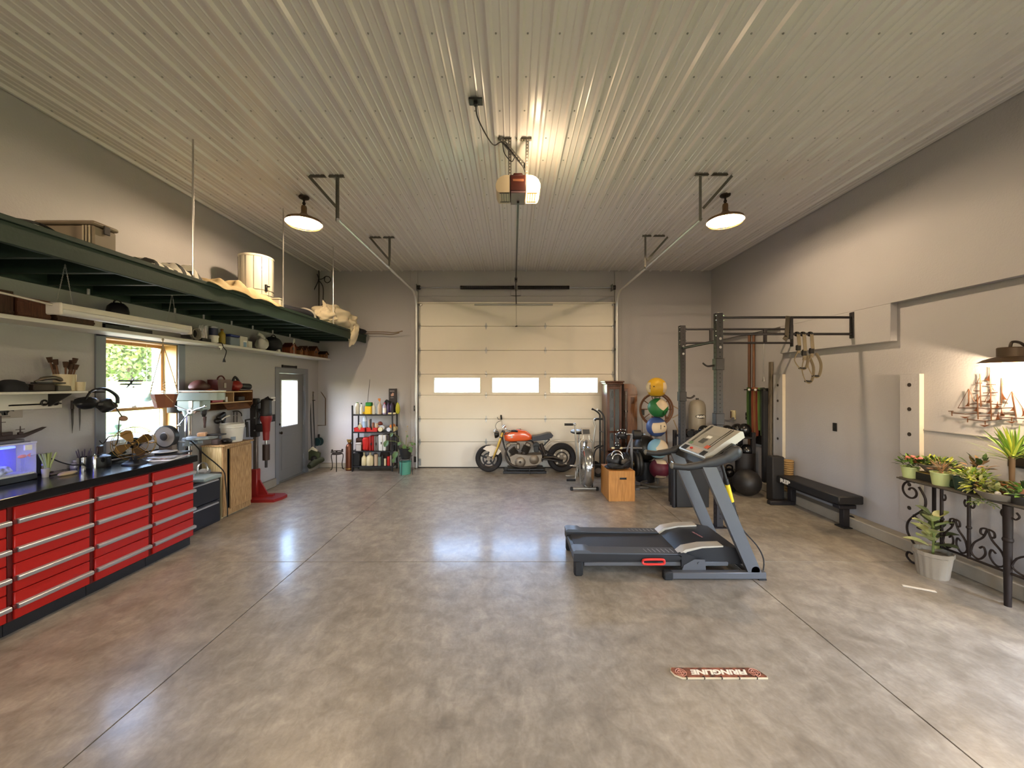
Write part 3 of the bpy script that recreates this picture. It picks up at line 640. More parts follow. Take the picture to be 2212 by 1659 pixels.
def striped(name, c1, c2, sc, ax='X', rough=.8):
    m = bpy.data.materials.new(name); m.use_nodes = True; nt = m.node_tree; N = nt.nodes; b = N['Principled BSDF']; tc = N.new('ShaderNodeTexCoord'); wv = N.new('ShaderNodeTexWave')
    wv.bands_direction = ax; wv.inputs['Scale'].default_value = sc; wv.inputs['Distortion'].default_value = .6; rp = N.new('ShaderNodeValToRGB'); rp.color_ramp.interpolation = 'CONSTANT'
    rp.color_ramp.elements[0].color = hexc(c1); rp.color_ramp.elements[1].color = hexc(c2); rp.color_ramp.elements[1].position = .55
    nt.links.new(tc.outputs['Object'], wv.inputs[0]); nt.links.new(wv.outputs[1], rp.inputs[0]); nt.links.new(rp.outputs[0], b.inputs['Base Color']); b.inputs['Roughness'].default_value = rough; return m
cloth('blanket', 'black and white striped folded blanket on the green loft beside a hanging rod', 'blanket', -3.75, -3.25, 3.48, 4.02, LZ1 + .015, .11, 3, striped('striped blanket', '#d8d2c4', '#2a2a28', 3.2, 'Y'), .022)
cloth('dust_sheet', 'crumpled beige sheet with dark folds lying on the loft below the white canner', 'sheet', -3.85, -3.235, 4.08, 5.34, LZ1 + .018, .11, 5, M('beige canvas', '#c9b48c', .85, col2='#a8926a', scale=5, bump=.5, bscale=10), .04, 26, 60, .03)
solo('wood_block', MB().box(-3.88, -3.78, 5.02, 5.12, LZ1, LZ1 + .24, .004), wood('orange pine', '#a06a34', '#8a5626'), 'small upright brown wood block on the loft beside the white canner', 'block')
t = thing('canner', 'tall white enamel steam canner standing on the green loft', 'canner', (-3.72, 5.56, LZ1))
ce = V((-3.72, 5.56, LZ1)); ENAM = M('white enamel', '#d8d0be', .3, var=.04, spec=.6)
part('body', MB().lathe([(0, 0), (.20, 0), (.215, .02), (.215, .74), (.205, .755), (0, .76)], ce, n=32), ENAM, t)
part('lid', MB().lathe([(.219, .735), (.222, .745), (.222, .762), (.20, .772), (0, .775)], ce, n=32), ENAM, t)
for z in (.05, .20, .27): part('band', MB().lathe([(.2155, z - .006), (.220, z - .004), (.220, z + .004), (.2155, z + .006)], ce, n=32), M('grey band', '#8d877a', .4, .5), t)
sm_ = MB()
for k in range(6): a = -2.2 + k * .55; sm_.box(-.002, .002, -.004, .0, .02, .74)
for k in range(6):
    a = -PI / 2 - .9 + k * .45; p = ce + V((math.cos(a), math.sin(a), 0)) * .217; part('seam', MB().cyl(p + UZ * .02, p + UZ * .735, .0025, .0025, 5), M('seam grey', '#6c675d', .5), t)
for sx in (-1, 1):
    p = ce + V((sx * .20, -.09, .30)); part('latch', MB().obox(p, (.03, .03, .10), None, .004).obox(p + V((sx * .03, 0, .02)), (.05, .015, .02), None, .003), BLKMET, t)
part('valve', MB().cyl(ce + V((.03, -.216, .08)), ce + V((.03, -.245, .08)), .045, .04, 16).cyl(ce + V((.03, -.24, .08)), ce + V((.12, -.27, .075)), .012, .012, 8), CHROME, t)
solo('carton', MB().box(-3.60, -3.30, 5.42, 5.50, LZ1, LZ1 + .13, .006).box(-3.605, -3.295, 5.415, 5.505, LZ1 + .132, LZ1 + .15, .004), M('white carton', '#cfc6b4', .7), 'low white carton on the loft edge right of the beige sheet', 'carton')
t = thing('duffel_bag', 'long dark duffel bag with pale strap lying on the loft beside the white sack', 'bag', (-3.5, 6.4, LZ1))
part('body', MB().blob((-3.55, 6.35, LZ1 + .095), (.17, .62, .095), 5, .10, 20, 12), M('navy canvas', '#1b1d26', .85, bump=.3, bscale=30), t)
part('strap', MB().tube(smooth_pts([(-3.37, 6.55, LZ1 + .02), (-3.40, 6.53, LZ1 + .15), (-3.55, 6.5, LZ1 + .215), (-3.70, 6.5, LZ1 + .15)], 5), (.018, .004), 6), M('pale webbing', '#9a958b', .8), t)
t = thing('dust_bag', 'big crumpled white cloth sack slumped over the far end of the loft', 'sack', (-3.4, 7.4, LZ1))
SACK = M('white sack cloth', '#d3c5a8', .85, var=.06, bump=1.0, bscale=7)
mb = MB(); mb.blob((-3.50, 7.42, LZ1 + .22), (.30, .42, .22), 21, .12, 44, 30, None, 5.5); mb.blob((-3.36, 7.75, LZ1 + .15), (.19, .26, .20), 23, .15, 36, 24, None, 5); mb.blob((-3.42, 6.98, LZ1 + .15), (.18, .19, .15), 25, .15, 36, 24, None, 5)
mb.blob((-3.245, 7.80, LZ1 - .06), (.075, .13, .22), 27, .14, 28, 20, (0, .25, 0), 4.5)
part('folds', mb, SACK, t, smooth=70)
part('knot', MB().tube([(-3.45, 7.02, LZ1 + .26), (-3.44, 7.0, LZ1 + .38), (-3.46, 6.97, LZ1 + .46)], [.05, .035, .006], 8).blob((-3.44, 7.15, LZ1 + .31), .07, 3, .2), SACK, t)
solo('floor_mat', MB().blob((-3.30, 8.16, LZ1 + .05), (.16, .22, .07), 8, .12), M('black canvas', '#16161a', .8), 'black bundled bag on the far loft end behind the white sack', 'bag')
for k, (dx, dz) in enumerate(((0, 0), (.09, .03))):
    solo('ski', MB().tube(smooth_pts([(-4.0 + dx, YB - .14 - k * .07, LZ1 + .02 + dz), (-3.0 + dx, YB - .14 - k * .07, LZ1 + .03 + dz), (-2.66 + dx, YB - .14 - k * .07, LZ1 + .015 + dz), (-2.48 + dx, YB - .14 - k * .07, LZ1 + .05 + dz)], 5), (.005, .013), 8), M('brown ski wood', '#7a6a58', .4),
         ('brown ski tip poking out past the far loft end, the lower of two', 'brown ski tip poking out past the far loft end, the upper of two')[k], 'ski', 'skis on the loft')
t = thing('corner_wiring', 'dark loose wires and conduit coiled in the far left corner above the loft', 'wiring', (XL + .1, 8.35, LZ1))
c0 = at(687, 603, 8.36)
part('conduit', MB().cyl((c0.x, 8.40, LZ1), (c0.x, 8.40, ZC - .03), .014, .014, 8), M('dark conduit', '#3a332b', .6), t)
mb = MB()
for pts in ([(685, 592), (688, 605), (679, 625), (676, 633), (660, 652), (648, 667)], [(687, 604), (697, 618), (698, 640), (696, 658), (688, 667)], [(688, 604), (697, 602), (704, 597), (712, 599), (714, 606), (707, 611), (701, 606), (702, 598)], [(702, 650), (698, 663)]):
    mb.tube(smooth_pts([at(a, b, 8.34) for a, b in pts], 5), .009, 6)
part('wire', mb, RUBBER, t)
# ---- white shelf along the wall
SHW = M('white shelf paint', '#c9c6c1', .5, var=.03)
SX, SZ = -3.98, 2.39
sh = thing('wall_shelf', 'long white wall shelf running under the green loft', 'shelf', (XL, 5, SZ))
part('board', MB().box(XL + .001, SX, 1.1, 8.36, SZ - .035, SZ, .004), SHW, sh)
def Y_(px, X): return FPX * X / (px - CX)
def sbox(name, label, cat, p0, p1, ytop, X0, X1, z0, mat, group=None, b=.004):
    """box on a shelf: its room-side face spans p0..p1 on plane X1 and rises to pixel row ytop"""
    ya, yb = Y_(p0, X1), Y_(p1, X1); ym = (ya + yb) / 2; zt = EYE - (ytop - CY) * ym / FPX
    return solo(name, MB().box(X0, X1, ya, yb, z0, zt, b), mat, label, cat, group)
BRN = wood('dark crate wood', '#4a3020', '#33200f', .7); MAR = M('dark red box', '#4a2018', .6)
def crate(label, y0, y1, x0, x1, z0, h, mat):
    t = thing('wooden_crate', label, 'crate', ((x0 + x1) / 2, (y0 + y1) / 2, z0)); w = .012
    part('side_panel', MB().box(x1 - w, x1, y0, y1, z0, z0 + h), mat, t); part('side_panel', MB().box(x0, x0 + w, y0, y1, z0, z0 + h), mat, t)
    part('end_panel', MB().box(x0 + w, x1 - w, y0, y0 + w, z0, z0 + h), mat, t); part('end_panel', MB().box(x0 + w, x1 - w, y1 - w, y1, z0, z0 + h), mat, t)
    part('base', MB().box(x0 + w, x1 - w, y0 + w, y1 - w, z0, z0 + w), mat, t)
    for k in (0, 1): part('batten', MB().box(x1, x1 + .008, y0, y1, z0 + .02 + k * (h - .06), z0 + .04 + k * (h - .06)), mat, t)
    return t
crate('dark brown wooden crate at the near end of the white wall shelf', 2.96, 3.12, XL + .03, -4.06, SZ, .20, BRN)
crate('reddish wooden crate on the white shelf left of the fluorescent light', 3.135, 3.36, XL + .03, -4.05, SZ, .17, wood('red brown crate', '#5c3520', '#452413', .7))
crate('low dark tray crate on the white shelf behind the fluorescent light', 3.40, 3.75, XL + .03, -4.04, SZ, .10, BRN)
t = thing('canister', 'black domed canister on the white shelf behind the fluorescent light', 'canister', (-4.15, 4.03, SZ))
part('body', MB().lathe([(0, 0), (.085, 0), (.09, .02), (.09, .21), (.08, .26), (.05, .295), (0, .305)], (-4.15, 4.03, SZ), n=20), BLKMET, t); part('handle', MB().tube(arc((-4.15, 4.03, SZ + .29), .04, 0, PI, 8, UY, UZ), .007, 6), BLKMET, t)
sbox('carton', 'small white carton on the white shelf under the fluorescent light', 'carton', 205, 222, 690, XL + .05, -4.03, SZ, M('white card', '#b9b4aa', .7))
sbox('toolbox', 'flat black toolbox on the white shelf above the workshop window', 'toolbox', 228, 330, 707, XL + .05, -4.03, SZ, BLKMET)
solo('cable_coil', MB().tube([p for k in range(4) for p in arc((-4.02 - k * .012, 4.88, SZ + .085 + .002 * k), .07 - .004 * k, 0, 2 * PI, 18, UY, UZ)], .009, 6), M('grey hose', '#7c776d', .7), 'round grey coil of hose on the white shelf right of the fluorescent light', 'coil')
t = thing('wrench_rack', 'black rack of standing tools on the white shelf beside the white tub', 'tool rack', (-4.1, 5.07, SZ)); part('rack', MB().box(-4.16, -4.04, 4.99, 5.14, SZ, SZ + .05, .004).box(-4.16, -4.15, 4.99, 5.14, SZ, SZ + .16, .003), BLKMET, t)
for k in range(6): part('tool', MB().cyl((-4.09, 5.0 + k * .025, SZ + .04), (-4.09, 5.0 + k * .025, SZ + .19 + .01 * (k % 3)), .006, .006, 6).obox((-4.09, 5.0 + k * .025, SZ + .20 + .01 * (k % 3)), (.012, .018, .03), None, .003), STEEL, t)
def tub(name, label, cat, x, y, z, r, h, mat, lidmat=None, taper=.92, lid=True, n=20, group=None):
    t = thing(name, label, cat, (x, y, z), 0, group)
    part('body', MB().lathe([(0, 0), (r * taper, 0), (r, h), (r * .95, h), (r * taper * .93, .006), (0, .006)], (x, y, z), n=n), mat, t)
    if lid: part('lid', MB().lathe([(0, h + .012), (r * .9, h + .012), (r * 1.05, h + .008), (r * 1.05, h - .014), (r * .99, h - .014)], (x, y, z), n=n), lidmat or mat, t)
    return t
def bottle(name, label, cat, x, y, z, r, h, mat, cap=None, n=14, shoulder=.62, neck=.35, ry=None, group=None, lab=None, spray=None):
    """bottle with body, neck and cap; optional label band and trigger"""
    t = thing(name, label, cat, (x, y, z), 0, group); ry = ry or r
    prof = [(0, 0), (.94, 0), (1, .02), (1, shoulder), (.93, shoulder + .08), (neck + .1, shoulder + .2), (neck, shoulder + .24), (neck, .90), (0, .90)]
    mb = MB(); mb.lathe([(a, b * h) for a, b in prof], n=n); mb.v = [(x + p[0] * r, y + p[1] * ry, z + p[2]) for p in mb.v]; part('body', mb, mat, t)
    if lab: q = MB(); q.lathe([(1.01, h * .12), (1.02, h * .13), (1.02, h * (shoulder - .08)), (1.01, h * (shoulder - .07))], n=n); q.v = [(x + p[0] * r, y + p[1] * ry, z + p[2]) for p in q.v]; part('label', q, lab, t)
    cr = neck * min(r, ry) * 1.25
    if spray:
        part('trigger', MB().cyl((x, y, z + h * .88), (x, y, z + h * .98), cr, cr * .8, 10).obox((x - .01, y, z + h * 1.03), (.055, .025, .03), None, .006).obox((x - .025, y, z + h * .96), (.008, .012, .05), (0, -.4, 0), .002), spray, t)
    else: part('cap', MB().cyl((x, y, z + h * .89), (x, y, z + h), cr, cr * .95, 12), cap or WHITE, t)
    return t
tub('tub', 'white plastic tub on the white shelf with the hanging black plug', 'tub', -4.09, 5.24, SZ, .058, .10, WHITE)
tub('paint_can', 'dark blue can stacked on the white tub on the shelf', 'can', -4.09, 5.24, SZ + .113, .05, .11, M('navy can', '#1c2440', .4), GALV, 1.0)
bottle('glue_bottle', 'yellow bottle on the white shelf right of the white tub', 'bottle', -4.08, 5.38, SZ, .042, .22, M('mustard plastic', '#8f7a22', .4), M('orange brown cap', '#7d4c28', .5))
t = thing('storage_box', 'clear grey storage box with blue lid on the white shelf', 'box', (-4.1, 5.60, SZ)); part('body', MB().box(-4.20, -4.04, 5.49, 5.69, SZ, SZ + .13, .01), M('grey translucent', '#6d7884', .35), t); part('lid', MB().box(-4.205, -4.035, 5.485, 5.695, SZ + .132, SZ + .165, .008), M('blue lid', '#1e2c68', .4), t)
tub('paint_can', 'pale blue can on the white shelf right of the blue lidded box', 'can', -4.06, 5.77, SZ, .045, .09, M('pale blue can', '#7d9ab0', .4), WHITE, 1.0)
tub('paint_can', 'dark can on the white shelf left of the white cartons', 'can', -4.14, 5.88, SZ, .05, .10, M('brown can', '#3a2c24', .4), GALV, 1.0)
sbox('carton', 'tall white carton on the white shelf beside the white plastic bag', 'carton', 519, 535, 727, -4.22, -4.03, SZ, M('white card b', '#c4bfb6', .7)); sbox('carton', 'short white carton touching the white plastic bag on the shelf', 'carton', 536, 545, 737, -4.2, -4.02, SZ, MATS['white card b'])
t = thing('plastic_bag', 'crumpled white plastic bag with knotted top on the white shelf', 'bag', (-4.1, 6.27, SZ)); part('body', MB().blob((-4.10, 6.27, SZ + .105), (.085, .12, .11), 31, .22, 20, 14, None, 3), M('thin white plastic', '#c2bfb8', .4, bump=.5, bscale=12), t, smooth=70); part('knot', MB().tube([(-4.1, 6.27, SZ + .19), (-4.09, 6.24, SZ + .24), (-4.12, 6.20, SZ + .26)], [.05, .025, .03], 8), MATS['thin white plastic'], t)
t = thing('tool_bag', 'black slumped bag on the white shelf left of the birdhouses', 'bag', (-4.1, 6.6, SZ)); part('body', MB().blob((-4.12, 6.60, SZ + .12), (.12, .19, .13), 33, .12, 18, 12), MATS['black canvas'], t); part('handle', MB().tube(arc((-4.12, 6.60, SZ + .22), .07, 0, PI, 8, UY, UZ), .01, 6), MATS['black canvas'], t)
sbox('carton', 'narrow white card box between black bag and birdhouses', 'carton', 601, 606, 742, -4.15, -4.03, SZ, MATS['white card b'])
def birdhouse(label, x, y, w, h, d, c, roofc):
    t = thing('birdhouse', label, 'birdhouse', (x, y, SZ), 0, 'birdhouses on the white shelf'); m1 = wood('birdhouse wood ' + c, c, '#5c3318', .6); m2 = wood('birdhouse roof ' + roofc, roofc, '#301810', .6)
    part('body', MB().prism([(-w / 2, 0), (w / 2, 0), (w / 2, h * .6), (0, h * .95), (-w / 2, h * .6)], (x + d / 2, y, SZ), UY, UZ, (-d, 0, 0)), m1, t)
    for s_ in (-1, 1):
        L = math.hypot(w / 2, h * .35); part('roof_board', MB().obox((x + .005, y + s_ * w * .28, SZ + h * .78), (d + .04, L * 1.25, .010), (s_ * -math.atan2(h * .35, w / 2), 0, 0)), m2, t)
    part('entrance', MB().cyl((x + d / 2 - .002, y, SZ + h * .48), (x + d / 2 + .001, y, SZ + h * .48), w * .14, w * .14, 14), BLACK, t); part('perch', MB().cyl((x + d / 2, y, SZ + h * .3), (x + d / 2 + .03, y, SZ + h * .3), .004, .004, 6), m1, t)
for lab, px, w, h, d, c, rc in (('reddish birdhouse with a wide roof, nearest of the birdhouses', 625, .20, .20, .14, '#8a4322', '#6a2b18'), ('narrow tan birdhouse standing right of the reddish birdhouse', 644, .11, .16, .12, '#8a5c30', '#5c3a20'), ('tall brown birdhouse in the middle of the birdhouse row', 655, .10, .19, .12, '#7a4826', '#4a2c18'),
                               ('tall pointed birdhouse, second from the far shelf end', 676, .17, .22, .13, '#80512a', '#55331c'), ('small dark roofed birdhouse at the far shelf end', 698, .15, .15, .13, '#94683c', '#2c211a')):
    birdhouse(lab, -4.10, Y_(px, -4.1), w, h, d, c, rc)
solo('price_card', MB().obox((-4.01, 7.02, SZ + .22), (.004, .07, .10), (0, .1, .1)).box(-4.012, -4.006, 7.017, 7.023, SZ, SZ + .20), M('white tag', '#bdb9b0', .6), 'small white card sticking up among the birdhouses', 'card')
t = thing('hanging_plug', 'short black cord with plug hanging from the white shelf edge', 'cord', (-3.96, 5.26, 2.2)); part('cord', MB().tube(smooth_pts([(-4.03, 5.23, SZ + .006), (-3.97, 5.23, SZ + .006), (-3.955, 5.24, SZ - .05), (-3.96, 5.30, SZ - .10), (-3.96, 5.26, SZ - .21)], 5), .006, 6), RUBBER, t); part('plug', MB().cyl((-3.96, 5.26, SZ - .20), (-3.96, 5.26, SZ - .25), .008, .02, 10), RUBBER, t)
t = thing('shelf_clamp', 'small white hook clipped under the shelf edge above the plug', 'hook', (-3.97, 5.22, SZ - .05)); part('clip', MB().box(-3.99, -3.955, 5.20, 5.235, SZ - .06, SZ - .036, .004), WHITE, t); part('pin', MB().cyl((-3.97, 5.217, SZ - .06), (-3.97, 5.217, SZ - .085), .006, .006, 6), WHITE, t)
# ---- fluorescent light
t = thing('fluorescent_light', 'white fluorescent shop light hung on chains below the loft', 'light', (-3.5, 3.5, 2.42)); y0, y1 = 2.93, 4.11
part('housing', MB().prism([(-.055, .02), (-.04, .045), (.04, .045), (.055, .02), (.06, 0), (.05, 0), (.04, .018), (-.04, .018), (-.05, 0), (-.06, 0)], (-3.5, y0, 2.415), UX, UZ, (0, y1 - y0, 0)), M('white fixture enamel', '#d3cdc4', .45), t)
part('diffuser', MB().tube([(-3.5, y0 + .015, 2.405), (-3.5, y1 - .015, 2.405)], (.05, .036), 14, flat=UX.copy()), M('unlit diffuser', '#c9c8c9', .4), t)
for yy in (y0, y1): part('end_cap', MB().box(-3.56, -3.44, yy - .012, yy + .012, 2.37, 2.462, .008), MATS['white fixture enamel'], t)
for yy in (y0 - .05 + .12, y1 - .17):
    ch = MB()
    for s_ in (-1, 1):
        a, b = V((-3.5, yy, LZ0 + .03)), V((-3.5, yy + s_ * .055, 2.46))
        for k in range(16): p = a + (b - a) * (k + .5) / 16; d = (b - a).normalized() * .013; ch.tube([p - d, p + V((.004 if k % 2 else 0, .0 if k % 2 else .004, 0)), p + d, p - V((.004 if k % 2 else 0, .0 if k % 2 else .004, 0))], .0016, 4, closed=True)
    part('chain', ch, GALV, t, kind='stuff')
part('power_cord', MB().tube(smooth_pts([(-3.5, y0, 2.44), (-3.55, 2.7, 2.47), (-3.6, 2.3, 2.50), (-3.6, 1.8, 2.52)], 5), .008, 6), M('white cord', '#b9b2a8', .5), t)
# ================================================================ red drawer bank and counter
RED = M('red cabinet enamel', '#a3170f', .34, var=.05, spec=.45, bump=.03, bscale=150); REDD = M('dark red carcass', '#5a0f0c', .45)
ALU = M('brushed aluminium pull', '#b9b9bc', .32, .75, var=.05)
FX = -3.66; ys = [4.41, 3.872, 3.335, 2.79, 2.25, 1.71]
nm = ['far', 'second from the far end', 'third from the far end', 'fourth from the far end', 'nearest']
for k in range(5):
    y1, y0 = ys[k], ys[k + 1]; t = thing('drawer_cabinet', 'red drawer cabinet under the black counter, %s' % nm[k], 'cabinet', (-3.98, (y0 + y1) / 2, 0), 0, 'red drawer cabinets')
    part('carcass', MB().box(XL + .06, FX - .02, y0 + .002, y1 - .002, .10, .945, .004), REDD, t); part('plinth', MB().box(XL + .06, FX - .05, y0 + .002, y1 - .002, 0, .10), BLKMET, t)
    zz = [.108, .312, .520, .728, .94]
    for j in range(4):
        a, b = zz[j] + .003, zz[j + 1] - .003; q = part('drawer', MB().box(FX - .02, FX, y0 + .030, y1 - .014, a, b, .004), RED, t)
        zc = a + (b - a) * .40; part('pull', MB().prism([(0, 0), (.022, 0), (.026, .006), (.026, .026), (.020, .032), (0, .036)], (FX + .001, y0 + .036, zc), UX, UZ, (0, y1 - y0 - .04, 0)), ALU, q)
        part('latch_block', MB().box(FX, FX + .016, y0 + .012, y0 + .034, zc, zc + .034, .003), MATS['dark red carcass'], q)
ct = MB().box(XL + .002, FX + .03, 1.1, 4.425, .95, 1.022, .006)
solo('worktop', ct, M('glossy black worktop', '#0b0b0d', .16, var=.1, spec=.6, bump=.03, bscale=8), 'long glossy black worktop over the red drawer cabinets', 'worktop')
CT = 1.022
# ================================================================ things on and above the bench
# ---- low shelf with clutter at the near left
LSX, LSZ = -4.09, 1.775
t = thing('wall_shelf', 'short white shelf above the aquarium holding dark clutter', 'shelf', (XL, 3, LSZ))
part('board', MB().box(XL + .001, LSX, 1.4, 3.70, LSZ - .022, LSZ, .003), SHW, t); part('apron', MB().box(XL + .001, XL + .02, 1.4, 3.66, LSZ - .16, LSZ - .022), SHW, t)
for yy in (2.1, 3.55): part('bracket', MB().prism([(0, 0), (.20, 0), (.20, -.01), (.01, -.12), (0, -.12)], (XL + .02, yy, LSZ - .022), UX, UZ, (0, .015, 0)), DARKST, t)
DARKB = M('dark brown clutter', '#2a1d16', .6, var=.3)
def cap(label, c, r=.085, rz=0.0, mat=None):
    t = thing('cap', label, 'cap', c, rz)
    part('crown', MB().lathe([(r * 1.0, 0), (r * 1.0, r * .45), (r * .8, r * .85), (r * .35, r * 1.05), (0, r * 1.08)], n=18), mat or MATS['black canvas'], t, local=True)
    part('visor', MB().prism([(r * 1.0 * math.cos(a), r * math.sin(a)) for a in [-1.1 + .22 * k for k in range(11)]] + [(r * (1.2 + .7 * math.cos(a)), r * .85 * math.sin(a)) for a in [1.3 - .26 * k for k in range(11)]], (0, 0, .004), UX, UY, (0, 0, .006)), mat or MATS['black canvas'], t, local=True)
    return t
cap('dark cap lying at the near end of the short white shelf', (-4.19, 3.20, LSZ), .095, 1.2)
solo('rag', MB().blob((-4.16, 3.01, LSZ + .03), (.05, .07, .035), 9, .2), M('beige rag', '#a89480', .85), 'crumpled beige rag on the short shelf under the dark cap', 'rag')
tub('tape_roll', 'small amber jar on the short shelf beside the dark cap', 'jar', -4.15, 3.255, LSZ, .028, .055, M('amber jar', '#7d6030', .3), DARKST)
solo('case', MB().box(-4.25, -4.12, 3.30, 3.46, LSZ, LSZ + .065, .006), DARKB, 'low dark brown case in the middle of the short white shelf', 'case')
t = thing('hand_plane', 'dark hand plane with shiny curved body on the short shelf', 'plane', (-4.15, 3.45, LSZ + .066))
part('sole', MB().box(-4.19, -4.12, 3.33, 3.55, LSZ + .067, LSZ + .08, .003), DARKST, t); part('body', MB().tube(smooth_pts([(-4.15, 3.33, LSZ + .085), (-4.15, 3.40, LSZ + .115), (-4.15, 3.48, LSZ + .12), (-4.15, 3.54, LSZ + .095)], 4), [.008] * 3 + [.018] * 7 + [.02] * 3, 10), M('polished tool steel', '#7d766a', .2, .8), t)
solo('tin_box', MB().box(-4.24, -4.11, 3.475, 3.58, LSZ, LSZ + .05, .004), M('grey green tin', '#55524a', .5), 'small grey tin under the hand plane on the short shelf', 'tin')
t = tub('crock', 'cream crock full of brushes on the short white shelf', 'crock', -4.18, 3.58, LSZ, .075, .155, M('cream stoneware', '#b3a588', .35, var=.06), None, .94, False)
for k in range(9):
    a = k * 2.4; r = .018 + .035 * ((k * 37) % 10) / 10; b0 = V((-4.18 + r * math.cos(a), 3.58 + r * math.sin(a), LSZ + .05)); b1 = b0 + V((.03 * math.cos(a), .04 * math.sin(a), .15 + .02 * (k % 4)))
    q = thing('paint_brush', 'old brown brush in the cream crock, ' + ['upright in its middle', 'leaning left', 'leaning to the room', 'leaning right', 'leaning to the wall', 'tallest at the back', 'short one at the front', 'at the right rim', 'at the left rim'][k], 'brush', b0, 0, 'brushes in the crock')
    part('handle', MB().cyl(b0, b1, .005, .007, 6), M('brush wood', '#5a3a22', .6), q); part('bristle', MB().cyl(b1, b1 + (b1 - b0).normalized() * .05, .014, .02, 8), M('brown bristle', '#3d2a1c', .9), q)
tub('cup', 'small cream cup at the far end of the short white shelf', 'cup', -4.12, 3.655, LSZ, .038, .085, MATS['cream stoneware'], None, .85, False)
# licence plate on the wall
c = onx(12, 885, XL + .004); t = thing('licence_plate', 'white licence plate with dark letters on the wall above the aquarium', 'plate', c)
part('plate', MB().box(XL + .001, XL + .005, c.y - .165, c.y + .115, c.z - .075, c.z + .075, .002), M('plate white', '#8c8480', .5), t)
part('lettering', text_mb('AIS', .075, c + UY * -.012 + UX * .002, UY, UZ, .001, .01, .135), BLACK, t, smooth=0)
part('border_line', MB().box(XL + .0055, XL + .006, c.y - .09, c.y + .06, c.z + .055, c.z + .060).box(XL + .0055, XL + .006, c.y - .10, c.y + .03, c.z - .062, c.z - .055), M('faded print', '#5a5450', .6), t)
# magnetic strip and hanging tools
t = thing('magnet_strip', 'thin dark tool strip on the wall beneath the short shelf', 'strip', (XL, 3.45, 1.66))
part('bar', MB().box(XL + .001, XL + .02, 3.27, 3.66, 1.648, 1.664, .002), DARKST, t)
def onwall(px, py, off=.03): return onx(px, py, XL + off)
for px, y0, y1, w, lab in ((156, 872, 925, .022, 'long pointed dark knife hanging from the tool strip'), (172, 868, 920, .018, 'slim dark tool hanging beside the long pointed knife')):
    a, b = onwall(px, y0), onwall(px, y1); q = thing('hand_tool', lab, 'tool', a)
    part('handle', MB().tube([a + UZ * .03, a - UZ * .05], [.010, .013], 8), DARKB, q); part('blade', MB().prism([(-w / 2, 0), (w / 2, 0), (w * .45, -(a.z - b.z) * .6), (0, -(a.z - b.z))], a - UZ * .05 + UX * -.002, UY, UZ, (.004, 0, 0)), M('dull blade', '#3f3a36', .4, .7), q)
a = onwall(100, 870); q = thing('spanner', 'bright ring spanner held sideways on the wall under the short shelf', 'spanner', a)
part('shaft', MB().tube([a, onwall(118, 870)], (.010, .005), 8), CHROME, q); part('jaw', MB().tube(arc(onwall(96, 870), .022, .5, 5.8, 12, UY, UZ), .008, 6), DARKST, q); part('ring', MB().tube(arc(onwall(121, 870), .018, 0, 2 * PI, 14, UY, UZ)[:-1], .008, 6, closed=True), DARKST, q)
# caps and straps hanging beside the window
t = thing('ear_muffs', 'black ear muffs and goggles bundle hanging beside the workshop window', 'ear muffs', (-4.1, 3.85, 1.7))
mb = MB(); mb.blob((-4.14, 3.74, 1.655), (.07, .10, .055), 41, .15).blob((-4.10, 3.86, 1.63), (.07, .09, .07), 42, .18); part('cup', mb, BLACK, t)
part('headband', MB().tube(smooth_pts([(-4.12, 3.70, 1.69), (-4.10, 3.74, 1.775), (-4.08, 3.84, 1.79), (-4.05, 3.92, 1.72), (-4.05, 3.93, 1.64)], 5), (.010, .018), 6), BLACK, t)
part('strap', MB().tube(smooth_pts([(-4.05, 3.88, 1.66), (-4.03, 3.92, 1.56), (-4.02, 3.95, 1.50)], 5), (.006, .022), 6), M('grey webbing', '#4a423e', .8), t)
part('pad', MB().blob((-4.02, 3.96, 1.485), (.03, .035, .03), 3, .1), M('tan pad', '#8a6a58', .8), t)
part('hook', MB().cyl((XL, 3.82, 1.76), (-4.06, 3.82, 1.76), .006, .006, 6), DARKST, t)
t = thing('wire_hook', 'black bent wire hooks dangling below the hanging ear muffs', 'hook', (-4.02, 3.93, 1.3))
mb = MB(); mb.tube(smooth_pts([(-4.03, 3.93, 1.50), (-4.03, 3.92, 1.35), (-4.03, 3.91, 1.25), (-4.03, 3.88, 1.215), (-4.03, 3.85, 1.24)], 4), .005, 6).tube(smooth_pts([(-4.03, 3.74, 1.29), (-4.03, 3.77, 1.255), (-4.03, 3.80, 1.28), (-4.03, 3.83, 1.315), (-4.03, 3.92, 1.315), (-4.03, 4.0, 1.31), (-4.03, 4.02, 1.27), (-4.03, 4.05, 1.26), (-4.03, 4.07, 1.29)], 4), .005, 6); part('wire', mb, BLACK, t)
